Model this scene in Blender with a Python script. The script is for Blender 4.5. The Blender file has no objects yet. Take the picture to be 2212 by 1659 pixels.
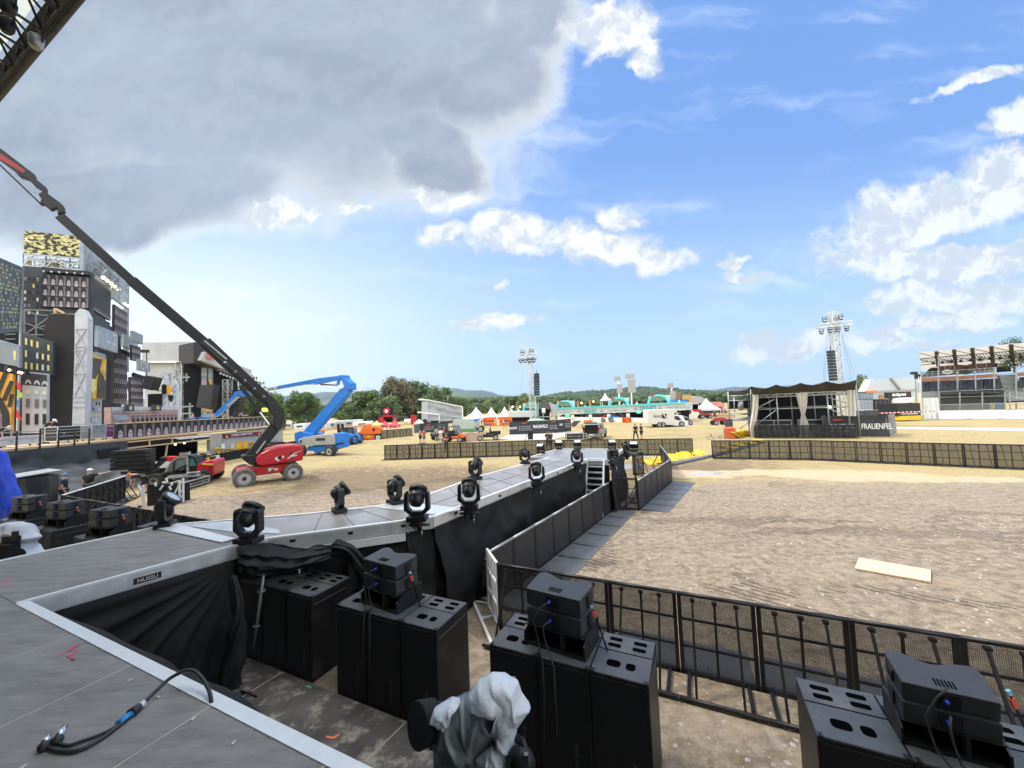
import bpy,bmesh,math,random
from mathutils import Vector,Matrix,noise
random.seed(7)
PI=math.pi
col=bpy.context.scene.collection
sc=bpy.context.scene
#camera
FPX,CXP,CYP,EYE=831.0,1106.0,829.5,4.2
PITCH,ROLL=math.atan(45.5/FPX),math.radians(2.2)
fwd=Vector((0,math.cos(PITCH),math.sin(PITCH)))
up0=Vector((0,-math.sin(PITCH),math.cos(PITCH)))
cr=Vector((1,0,0))*math.cos(ROLL)-up0*math.sin(ROLL)
cu=up0*math.cos(ROLL)+Vector((1,0,0))*math.sin(ROLL)
cam=bpy.data.cameras.new('camera');camo=bpy.data.objects.new('camera',cam);col.objects.link(camo)
cam.sensor_width=36;cam.lens=FPX/2212*36;cam.clip_end=9000;cam.clip_start=0.1
mm=Matrix.Identity(4)
for i in range(3):
 mm[i][0]=cr[i];mm[i][1]=cu[i];mm[i][2]=-fwd[i]
mm[2][3]=EYE
camo.matrix_world=mm
sc.camera=camo
#view
sc.view_settings.view_transform='Standard';sc.view_settings.look='None'
sc.view_settings.exposure=0.78;sc.view_settings.gamma=1
sc.cycles.use_denoising=True
sc.cycles.max_bounces=6;sc.cycles.transparent_max_bounces=16
sc.cycles.volume_bounces=0
def sight(x,y):
 return fwd+cr*((x-CXP)/FPX)+cu*((CYP-y)/FPX)
def G(x,y,h=0.0):
 d=sight(x,y);t=(h-EYE)/d.z
 return Vector((d.x*t,d.y*t,h))
def AY(x,y,Y):
 d=sight(x,y);t=Y/d.y
 return Vector((d.x*t,Y,EYE+d.z*t))
def plane(a,b):
 a=Vector(a);b=Vector(b)
 dx,dy=b.x-a.x,b.y-a.y
 nx,ny=-dy,dx
 def f(x,y):
  d=sight(x,y);t=(a.x*nx+a.y*ny)/(d.x*nx+d.y*ny)
  return Vector((d.x*t,d.y*t,EYE+d.z*t))
 return f
def zf(x0,y0,s):return lambda x,y:((x0+x/s)/1.8228,(y0+y/s)/1.8228)
zA=zf(0,850,2.765);zB=zf(0,1350,2.765);zC=zf(500,1250,2.765);zD=zf(800,1400,3.016)
zE=zf(0,1800,3.16);zT=zf(1400,1300,2.766);zU=zf(2000,1300,2.766);zV=zf(2600,1200,2.5525)
zW=zf(3300,1150,2.37);zX=zf(1200,1700,2.212);z1=zf(0,2000,1.62);z2=zf(900,2050,1.7036)
z3=zf(1850,2100,1.795);z4=zf(2800,2100,1.7955);zN=zf(1900,1700,2.765);zM=zf(450,1750,4.022)
zK=zf(1600,2600,3.687)
#world
SUN_EL,SUN_AZ=math.radians(55),math.radians(-75)
world=bpy.data.worlds.new("World");sc.world=world;world.use_nodes=True
nt=world.node_tree;nt.nodes.clear()
def N(t,**k):
 n=nt.nodes.new(t)
 for a,b in k.items():setattr(n,a,b)
 return n
def Lk(a,b):nt.links.new(a,b)
def mth(op,a,b=None,c=None,clamp=False):
 n=N('ShaderNodeMath',operation=op);n.use_clamp=clamp
 for i,v in enumerate((a,b,c)):
  if v is None:continue
  if isinstance(v,(int,float)):n.inputs[i].default_value=v
  else:Lk(v,n.inputs[i])
 return n.outputs[0]
def mixc(f,a,b):
 n=N('ShaderNodeMix',data_type='RGBA')
 if isinstance(f,(int,float)):n.inputs[0].default_value=f
 else:Lk(f,n.inputs[0])
 for i,v in((6,a),(7,b)):
  if isinstance(v,tuple):n.inputs[i].default_value=(*v,1)
  else:Lk(v,n.inputs[i])
 return n.outputs[2]
tc=N('ShaderNodeTexCoord');sx=N('ShaderNodeSeparateXYZ');Lk(tc.outputs['Generated'],sx.inputs[0])
ay=mth('MAXIMUM',mth('ABSOLUTE',sx.outputs[1]),0.06)
u=mth('DIVIDE',sx.outputs[0],ay);v=mth('DIVIDE',sx.outputs[2],ay)
cxy=N('ShaderNodeCombineXYZ');Lk(u,cxy.inputs[0]);Lk(v,cxy.inputs[1])
def vmath(op,a,b=None,scale=None):
 n=N('ShaderNodeVectorMath',operation=op)
 for i,q in enumerate((a,b)):
  if q is None:continue
  if isinstance(q,tuple):n.inputs[i].default_value=q
  else:Lk(q,n.inputs[i])
 if scale is not None:n.inputs[3].default_value=scale
 return n
def wnoise(vec,scale,detail=6,rough=.6,stretch=None):
 if stretch:
  mp=N('ShaderNodeMapping');Lk(vec,mp.inputs[0]);mp.inputs['Scale'].default_value=stretch;vec=mp.outputs[0]
 n=N('ShaderNodeTexNoise');n.inputs['Scale'].default_value=scale;n.inputs['Detail'].default_value=detail
 n.inputs['Roughness'].default_value=rough;Lk(vec,n.inputs['Vector']);return n
warp=wnoise(cxy.outputs[0],5.0,9,.62)
w1=vmath('SUBTRACT',warp.outputs['Color'],(.5,.5,.5));w2=vmath('SCALE',w1.outputs[0],scale=.16)
pos=vmath('ADD',cxy.outputs[0],w2.outputs[0]).outputs[0]
fine=wnoise(pos,14,8,.6);big=wnoise(pos,3.2,6,.55)
def uv(x,y):
 d=sight(x,y);return d.x/d.y,d.z/d.y
def blob(x,y,rx,ry,ang=0):
 c=uv(x,y)
 mp=N('ShaderNodeMapping',vector_type='TEXTURE');Lk(pos,mp.inputs[0])
 mp.inputs['Location'].default_value=(c[0]+.0,c[1]+.0,0)
 mp.inputs['Rotation'].default_value=(0,0,math.radians(ang-2.2));mp.inputs['Scale'].default_value=(rx/FPX,ry/FPX,1000)
 return vmath('LENGTH',mp.outputs[0]).outputs['Value']
def group(bl):
 o=None
 for b in bl:
  d=blob(*b)
  o=d if o is None else mth('MINIMUM',o,d)
 return mth('SUBTRACT',1.0,o)
fb=mth('MULTIPLY_ADD',fine.outputs['Fac'],1.0,-.5)
bb=mth('MULTIPLY_ADD',big.outputs['Fac'],1.0,-.5)
def sstep(x,lo,hi):
 n=N('ShaderNodeMapRange',interpolation_type='SMOOTHSTEP');Lk(x,n.inputs[0])
 n.inputs[1].default_value=lo;n.inputs[2].default_value=hi;return n.outputs[0]
gA=group([(300,140,980,330,-12),(760,90,470,330,15),(250,420,560,130,8),(-200,200,900,420,0),(930,320,190,120,-50),(1150,20,150,130,0),(230,480,330,75,12),(1040,150,210,200,-30)])
dA=mth('ADD',gA,mth('MULTIPLY_ADD',fb,.25,mth('MULTIPLY',bb,.35)))
mA=sstep(dA,-.08,.26)
inA=sstep(mth('ADD',gA,mth('MULTIPLY_ADD',fb,.12,mth('MULTIPLY',bb,.35))),-.04,.50)
gB=group([(1320,60,130,90,20),(1395,120,50,60,0),(960,425,95,38,0),(1100,505,150,58,4),(1290,520,180,60,-6),(1340,465,60,40,0),(1430,560,90,42,-6),(960,500,70,32,0),(1080,702,110,24,6),(1000,704,50,15,0),(1082,611,30,11,12),(760,440,50,18,0),(1575,572,55,16,5),(620,460,120,26,6)])
dB=mth('ADD',gB,mth('MULTIPLY_ADD',fb,1.0,mth('MULTIPLY',bb,.7)))
mB=sstep(dB,.0,.5)
inB=sstep(dB,.35,1.0)
gC=group([(1960,470,280,85,20),(2160,400,210,90,15),(2100,560,330,55,4),(2060,640,260,45,4),(2200,260,110,50,20),(2100,180,160,22,18),(1640,745,70,34,12),(1735,745,80,34,6),(1900,735,90,26,15),(1980,745,110,14,4),(2080,690,160,26,4),(1600,600,70,16,-6)])
dC=mth('ADD',gC,mth('MULTIPLY_ADD',fb,.95,mth('MULTIPLY',bb,.8)))
mC=mth('MULTIPLY',sstep(dC,-.02,.42),.96)
inC=sstep(dC,.3,.95)
veil=wnoise(pos,2.2,5,.5,(1,5,1))
mV=mth('MULTIPLY',sstep(veil.outputs['Fac'],.5,.8),.35)
left=sstep(u,.25,-1.1)
low=sstep(v,.8,.12)
glow=mth('MULTIPLY',mth('MULTIPLY_ADD',left,.9,.08),low)
sky=N('ShaderNodeTexSky',sky_type='NISHITA');sky.sun_disc=False
sky.sun_elevation=SUN_EL;sky.sun_rotation=SUN_AZ;sky.air_density=1.0;sky.dust_density=.6;sky.ozone_density=2.2;sky.altitude=400
SKYS=.125
skys=vmath('SCALE',sky.outputs[0],scale=1.0).outputs[0]
def k(r,g,b):return(r/SKYS,g/SKYS,b/SKYS)
tint=mixc(.75,skys,k(.115,.25,.56))
hz=sstep(v,.72,.0)
c=mixc(mth('MULTIPLY',hz,.8),tint,k(.335,.485,.62))
c=mixc(glow,c,k(.64,.69,.71))
c=mixc(mV,c,k(.70,.76,.82))
shB=wnoise(pos,9,5,.55)
def puff(scale,off,gain):
 a_=wnoise(pos,scale,6,.55);ps=vmath('ADD',pos,off).outputs[0];b_=wnoise(ps,scale,6,.55)
 return mth('MULTIPLY_ADD',mth('SUBTRACT',a_.outputs['Fac'],b_.outputs['Fac']),gain,.5,True)
pf1=puff(7,(.012,-.035,0),4.0);pf2=puff(17,(.006,-.014,0),3.0)
pff=mth('MULTIPLY_ADD',pf2,.45,mth('MULTIPLY',pf1,.55),True)
cB=mixc(mth('MULTIPLY',sstep(pff,.66,.28),.8),k(.60,.61,.61),k(.37,.42,.49))
cC=mixc(mth('MULTIPLY',sstep(pff,.70,.30),.75),k(.58,.60,.62),k(.34,.40,.485))
darkv=wnoise(cxy.outputs[0],1.5,4,.5,(1,2.4,1))
dk=mixc(sstep(darkv.outputs['Fac'],.25,.75),k(.20,.232,.295),k(.275,.325,.39))
cA=mixc(mth('MULTIPLY',inA,mth('MULTIPLY_ADD',sstep(pf1,.85,.3),.08,.92)),k(.56,.595,.62),dk)
c=mixc(mC,c,cC);c=mixc(mA,c,cA);c=mixc(mB,c,cB)
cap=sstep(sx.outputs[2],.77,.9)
c=mixc(cap,c,k(2.1,2.15,2.25))  # bright overhead sky outside the frame, added as soft fill light
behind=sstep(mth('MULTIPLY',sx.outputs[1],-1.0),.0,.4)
c=mixc(behind,c,k(1.35,1.37,1.38))  # white sky behind the camera, added to brighten camera-facing surfaces
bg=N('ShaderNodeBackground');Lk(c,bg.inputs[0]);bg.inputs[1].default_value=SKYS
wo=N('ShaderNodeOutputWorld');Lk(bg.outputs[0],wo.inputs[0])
#sun (behind thin cloud)
sl=bpy.data.lights.new('sun','SUN');sl.energy=2.1;sl.angle=math.radians(11);sl.color=(1,.95,.87)
so=bpy.data.objects.new('sun',sl);col.objects.link(so)
sd=Vector((math.sin(SUN_AZ)*math.cos(SUN_EL),math.cos(SUN_AZ)*math.cos(SUN_EL),math.sin(SUN_EL)))
so.rotation_euler=(-sd).to_track_quat('-Z','Y').to_euler()
#materials
MATS={}
def mat(name,c,rough=.6,metal=0,var=.12,scale=3,bump=0,bscale=30,c2=None,emit=None,spec=None,dirt=None,coord='Object',alpha=None,stretch=None):
 if name in MATS:return MATS[name]
 m=bpy.data.materials.new(name);m.use_nodes=True;t=m.node_tree;nd=t.nodes;b=nd['Principled BSDF']
 b.inputs['Roughness'].default_value=rough;b.inputs['Metallic'].default_value=metal
 if spec is not None:b.inputs['Specular IOR Level'].default_value=spec
 tcn=nd.new('ShaderNodeTexCoord');vec=tcn.outputs[coord]
 if stretch:
  mp=nd.new('ShaderNodeMapping');mp.inputs['Scale'].default_value=stretch;t.links.new(vec,mp.inputs[0]);vec=mp.outputs[0]
 nz=nd.new('ShaderNodeTexNoise');nz.inputs['Scale'].default_value=scale;nz.inputs['Detail'].default_value=6;nz.inputs['Roughness'].default_value=.6
 t.links.new(vec,nz.inputs['Vector'])
 mr=nd.new('ShaderNodeMapRange');mr.inputs[1].default_value=.3;mr.inputs[2].default_value=.7
 t.links.new(nz.outputs['Fac'],mr.inputs[0])
 mx=nd.new('ShaderNodeMix');mx.data_type='RGBA'
 a1=tuple(min(1,q*(1-var))for q in c);a2=tuple(min(1,q*(1+var))for q in c)if c2 is None else c2
 mx.inputs[6].default_value=(*a1,1);mx.inputs[7].default_value=(*a2,1)
 t.links.new(mr.outputs[0],mx.inputs[0]);cc=mx.outputs[2]
 if dirt:
  dz=nd.new('ShaderNodeTexNoise');dz.inputs['Scale'].default_value=dirt[1];dz.inputs['Detail'].default_value=9;dz.inputs['Roughness'].default_value=.7
  t.links.new(vec,dz.inputs['Vector'])
  r2=nd.new('ShaderNodeMapRange');r2.inputs[1].default_value=dirt[2];r2.inputs[2].default_value=dirt[2]+.12;r2.inputs[4].default_value=dirt[3]
  t.links.new(dz.outputs['Fac'],r2.inputs[0])
  m2=nd.new('ShaderNodeMix');m2.data_type='RGBA';m2.inputs[7].default_value=(*dirt[0],1)
  t.links.new(r2.outputs[0],m2.inputs[0]);t.links.new(cc,m2.inputs[6]);cc=m2.outputs[2]
 t.links.new(cc,b.inputs['Base Color'])
 if bump:
  bn=nd.new('ShaderNodeTexNoise');bn.inputs['Scale'].default_value=bscale;bn.inputs['Detail'].default_value=5
  t.links.new(vec,bn.inputs['Vector'])
  bp=nd.new('ShaderNodeBump');bp.inputs['Strength'].default_value=bump;bp.inputs['Distance'].default_value=.02
  t.links.new(bn.outputs['Fac'],bp.inputs['Height']);t.links.new(bp.outputs[0],b.inputs['Normal'])
 if emit:
  b.inputs['Emission Color'].default_value=(*c,1);b.inputs['Emission Strength'].default_value=emit
 if alpha is not None:
  tr=nd.new('ShaderNodeBsdfTransparent');ms=nd.new('ShaderNodeMixShader');ms.inputs[0].default_value=alpha
  t.links.new(tr.outputs[0],ms.inputs[1]);t.links.new(b.outputs[0],ms.inputs[2]);t.links.new(ms.outputs[0],nd['Material Output'].inputs[0])
 MATS[name]=m;return m
black=mat('black_paint',(.009,.009,.010),.45,0,.3,5,.1,60)
blackcab=mat('black_cabinet',(.010,.010,.011),.42,0,.25,4,.35,160,dirt=((.075,.066,.052),2.6,.52,.6))
blackmatte=mat('black_matte',(.005,.005,.006),.8)
blackplastic=mat('black_plastic',(.014,.015,.017),.38,0,.2,6,.15,120)
grille=mat('speaker_grille',(.004,.004,.005),.75,0,.2,6,.3,300)
cloth_b=mat('black_cloth',(.012,.012,.012),.75,0,.35,2.5,.3,90,spec=.3)
cloth_g=mat('grey_black_tarp',(.038,.042,.045),.6,0,.3,1.2,.3,8)
alu=mat('aluminium',(.62,.64,.65),.42,.55,.15,7)
aluw=mat('white_aluminium_edge',(.74,.755,.76),.45,.1,.06,9)
steel=mat('galvanised_steel',(.40,.42,.41),.42,.6,.2,8)
chrome=mat('bright_metal',(.7,.7,.7),.2,1)
glass=mat('dark_glass',(.04,.05,.055),.08,0)
lens=mat('lamp_lens',(.45,.5,.55),.12,.2)
white=mat('white_paint',(.78,.78,.77),.5,0,.06,3)
whitecloth=mat('white_cloth',(.66,.67,.68),.75,0,.1,2,.3,10)
rubber=mat('rubber',(.035,.033,.032),.85,0,.3,8)
tyre_grey=mat('muddy_rubber',(.17,.165,.15),.9,0,.3,6)
red=mat('red_paint',(.50,.012,.02),.32,0,.12,2)
blue=mat('blue_paint',(.02,.19,.62),.38,0,.12,2)
orange=mat('orange_paint',(.75,.14,.015),.4,0,.1,2)
yellow=mat('yellow_plastic',(.68,.47,.02),.45,0,.1,3)
wood=mat('pale_timber',(.55,.40,.24),.65,0,.15,4,.2,30,stretch=(1,8,1))
ply=mat('plywood_board',(.70,.53,.34),.55,0,.1,3,.1,30,stretch=(9,1,1))
skin=mat('skin',(.55,.34,.25),.6)
teal=mat('teal_paint',(.08,.62,.60),.5)
blue_plug=mat('blue_connector',(.02,.06,.6),.4)
#mesh builder and tagging
ORG={}
class MB:
 def __init__(s):s.v=[];s.f=[];s.m=[];s.ms=[];s.sm=[];s.cm=0;s.T=None
 def mt(s,m):
  if m not in s.ms:s.ms.append(m)
  s.cm=s.ms.index(m);return s
 def add(s,vs,fs,smooth=False):
  o=len(s.v)
  for p in vs:
   p=Vector(p);s.v.append(s.T@p if s.T else p)
  for f in fs:s.f.append([i+o for i in f]);s.m.append(s.cm);s.sm.append(smooth)
  return s
 def box(s,c,d,rz=0,rx=0,ry=0):
  R=Matrix.Rotation(rz,3,'Z')@Matrix.Rotation(ry,3,'Y')@Matrix.Rotation(rx,3,'X');c=Vector(c)
  vs=[c+R@Vector((x*d[0]/2,y*d[1]/2,z*d[2]/2))for z in(-1,1)for y in(-1,1)for x in(-1,1)]
  return s.add(vs,[(0,2,3,1),(4,5,7,6),(0,1,5,4),(2,6,7,3),(0,4,6,2),(1,3,7,5)])
 def beam(s,a,b,w,h=None):
  a=Vector(a);b=Vector(b);h=h or w;d=b-a
  if d.length<1e-6:return s
  q=d.normalized();upv=Vector((0,0,1))if abs(q.z)<.95 else Vector((0,1,0))
  x=q.cross(upv).normalized();z=x.cross(q)
  vs=[p+x*(sx_*w/2)+z*(sz*h/2)for p in(a,b)for sz in(-1,1)for sx_ in(-1,1)]
  return s.add(vs,[(0,2,3,1),(4,5,7,6),(0,1,5,4),(2,6,7,3),(0,4,6,2),(1,3,7,5)])
 def tube(s,pts,r,n=8,cap=True):
  pts=[Vector(p)for p in pts];rs=r if isinstance(r,(list,tuple))else[r]*len(pts)
  vs=[];fs=[];px=None
  for i,p in enumerate(pts):
   d=(pts[min(i+1,len(pts)-1)]-pts[max(i-1,0)]).normalized()
   if px is None:
    px=d.cross(Vector((0,0,1))if abs(d.z)<.9 else Vector((1,0,0))).normalized()
   else:px=(px-d*px.dot(d)).normalized()
   y=d.cross(px)
   for k_ in range(n):
    a=2*PI*k_/n;vs.append(p+(px*math.cos(a)+y*math.sin(a))*rs[i])
  for i in range(len(pts)-1):
   for k_ in range(n):
    fs.append((i*n+k_,i*n+(k_+1)%n,(i+1)*n+(k_+1)%n,(i+1)*n+k_))
  s.add(vs,fs,True)
  if cap:
   o=len(s.v)-len(vs)
   s.f.append([o+k_ for k_ in range(n)][::-1]);s.m.append(s.cm);s.sm.append(False)
   s.f.append([o+(len(pts)-1)*n+k_ for k_ in range(n)]);s.m.append(s.cm);s.sm.append(False)
  return s
 def prism(s,poly,ex):
  poly=[Vector(p)for p in poly];ex=Vector(ex);n=len(poly)
  vs=poly+[p+ex for p in poly]
  fs=[tuple(range(n)),tuple(range(2*n-1,n-1,-1))]+[(i,(i+1)%n,n+(i+1)%n,n+i)for i in range(n)]
  return s.add(vs,fs)
 def quad(s,a,b,c,d):return s.add([a,b,c,d],[(0,1,2,3)])
 def lathe(s,prof,c=(0,0,0),n=20,axis='Z',smooth=True,cap=True):
  c=Vector(c);vs=[];fs=[]
  for r,z in prof:
   for k_ in range(n):
    a=2*PI*k_/n
    q=(r*math.cos(a),r*math.sin(a),z)
    if axis=='Y':q=(q[0],q[2],q[1])
    if axis=='X':q=(q[2],q[0],q[1])
    vs.append(c+Vector(q))
  for i in range(len(prof)-1):
   for k_ in range(n):fs.append((i*n+k_,i*n+(k_+1)%n,(i+1)*n+(k_+1)%n,(i+1)*n+k_))
  s.add(vs,fs,smooth)
  o=len(s.v)-len(vs)
  for j,rr in((0,prof[0][0]),(len(prof)-1,prof[-1][0])):
   if rr>1e-4 and cap:
    s.f.append([o+j*n+k_ for k_ in range(n)]);s.m.append(s.cm);s.sm.append(False)
  return s
 def ball(s,c,r,n=10,sq=(1,1,1)):
  prof=[(max(1e-5,math.sin(PI*i/n))*r,-math.cos(PI*i/n)*r)for i in range(n+1)]
  vs0=len(s.v);s.lathe(prof,(0,0,0),n+2)
  for i in range(vs0,len(s.v)):
   p=s.v[i]if not s.T else s.T.inverted()@s.v[i]
   p=Vector((p.x*sq[0],p.y*sq[1],p.z*sq[2]))+Vector(c)
   s.v[i]=s.T@p if s.T else p
  return s
 def grid(s,f,nu,nv,smooth=True):
  vs=[f(i/nu,j/nv)for j in range(nv+1)for i in range(nu+1)]
  fs=[(j*(nu+1)+i,j*(nu+1)+i+1,(j+1)*(nu+1)+i+1,(j+1)*(nu+1)+i)for j in range(nv)for i in range(nu)]
  return s.add(vs,fs,smooth)
 def build(s,name,m=None,parent=None,loc=None,bevel=0):
  off=Vector((0,0,0))
  if parent is not None:off=ORG.get(parent.name,Vector((0,0,0)))
  elif loc is not None:off=Vector(loc)
  me=bpy.data.meshes.new(name)
  me.from_pydata([p-off for p in s.v],[],s.f)
  if not s.ms:s.ms=[m or black]
  for q in s.ms:me.materials.append(q)
  me.polygons.foreach_set('material_index',s.m);me.polygons.foreach_set('use_smooth',s.sm)
  me.update()
  bm=bmesh.new();bm.from_mesh(me);bmesh.ops.recalc_face_normals(bm,faces=bm.faces);bm.to_mesh(me);bm.free()
  o=bpy.data.objects.new(name,me);col.objects.link(o)
  if parent is not None:o.parent=parent;ORG[o.name]=off
  elif loc is not None:o.location=off;ORG[o.name]=off
  if bevel:
   b=o.modifiers.new('bevel','BEVEL');b.width=bevel;b.segments=2;b.limit_method='ANGLE'
  return o
def mb(m=None):
 q=MB()
 if m:q.mt(m)
 return q
def tag(o,label=None,cat=None,group=None,kind=None):
 if label:o['label']=label
 if cat:o['category']=cat
 if group:o['group']=group
 if kind:o['kind']=kind
 return o
def thing(name,loc,label,cat,group=None,rz=0,local=False):
 o=bpy.data.objects.new(name,None);col.objects.link(o);o.location=loc;o.rotation_euler=(0,0,rz);o.empty_display_size=.2
 ORG[o.name]=Vector((0,0,0))if local else Vector(loc)
 return tag(o,label,cat,group)
def kids(o):return[c_ for c_ in bpy.data.objects if c_.parent==o]
def copy_thing(src,loc,rz,label,scale=None):
 tr={}
 def cp(o,par):
  c_=o.copy();col.objects.link(c_);c_.parent=par;tr[o]=c_
  for ch in kids_of.get(o,[]):cp(ch,c_)
  return c_
 kids_of={}
 for o in bpy.data.objects:
  if o.parent:kids_of.setdefault(o.parent,[]).append(o)
 r=cp(src,None);r.location=loc;r.rotation_euler=(0,0,rz);r['label']=label
 if scale:r.scale=scale
 return r
def lerp(a,b,t):return a+(b-a)*t
def cloth(p0,p1,ztop0,ztop1,zb0,zb1,nx=40,nz=12,amp=.05,freq=9,seed=0,m=None,bulge=0,side=1):
 """hanging cloth from p0 to p1 (xy), folds pushed along the normal"""
 p0=Vector((p0[0],p0[1],0));p1=Vector((p1[0],p1[1],0));d=(p1-p0);n=Vector((d.y,-d.x,0)).normalized()*side
 q=mb(m or cloth_b)
 def f(a,b):
  p=p0+d*a;zt=lerp(ztop0,ztop1,a);zb=lerp(zb0,zb1,a);z=lerp(zb,zt,b)
  L=d.length
  w=noise.noise(Vector((a*L*freq*.12+seed*7.3+b*.8,b*1.4+seed,0)))*amp*1.6
  w+=math.sin(a*L*freq+seed+noise.noise(Vector((a*3,b*2.2,seed)))*3)*amp*.35*(1-b*.75)
  w+=noise.noise(Vector((a*L*2.3,b*5,seed+4)))*amp*.8
  w*=min(1,(1-b)*3+.12)
  return p+n*(w+bulge*(1-b))+Vector((0,0,z))
 q.grid(f,nx,nz);return q
def text(name,body,size,p,rz,m,parent,depth=.01,align='CENTER',bold=0,rx=PI/2,sx_=1,fit=None):
 """lettering standing in a vertical plane, converted to a mesh"""
 cu_=bpy.data.curves.new(name,'FONT');cu_.body=body;cu_.size=size;cu_.extrude=depth;cu_.align_x=align;cu_.align_y='CENTER';cu_.offset=bold;cu_.resolution_u=3
 to=bpy.data.objects.new(name+'_t',cu_);col.objects.link(to)
 dg=bpy.context.evaluated_depsgraph_get();me=bpy.data.meshes.new_from_object(to.evaluated_get(dg));bpy.data.objects.remove(to)
 me.materials.clear();me.materials.append(m)
 if fit:
  xs=[v_.co.x for v_ in me.vertices];ys=[v_.co.y for v_ in me.vertices];cx_,cy_=(min(xs)+max(xs))/2,(min(ys)+max(ys))/2
  kx=fit[0]/(max(xs)-min(xs));ky=fit[1]/(max(ys)-min(ys))
  for v_ in me.vertices:v_.co.x=(v_.co.x-cx_)*kx;v_.co.y=(v_.co.y-cy_)*ky
 M=Matrix.Translation(Vector(p))@Matrix.Rotation(rz,4,'Z')@Matrix.Rotation(rx,4,'X')@Matrix.Diagonal((sx_,1,1,1))
 off=ORG.get(parent.name,Vector((0,0,0)))if parent else Vector((0,0,0))
 me.transform(Matrix.Translation(-off)@M)
 o=bpy.data.objects.new(name,me);col.objects.link(o)
 if parent:o.parent=parent;ORG[o.name]=off
 return o
S=Vector((.905,-.425,0));NN=Vector((.425,.905,0));SA=math.atan2(-.425,.905)
UP=Vector((0,0,1))
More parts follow.
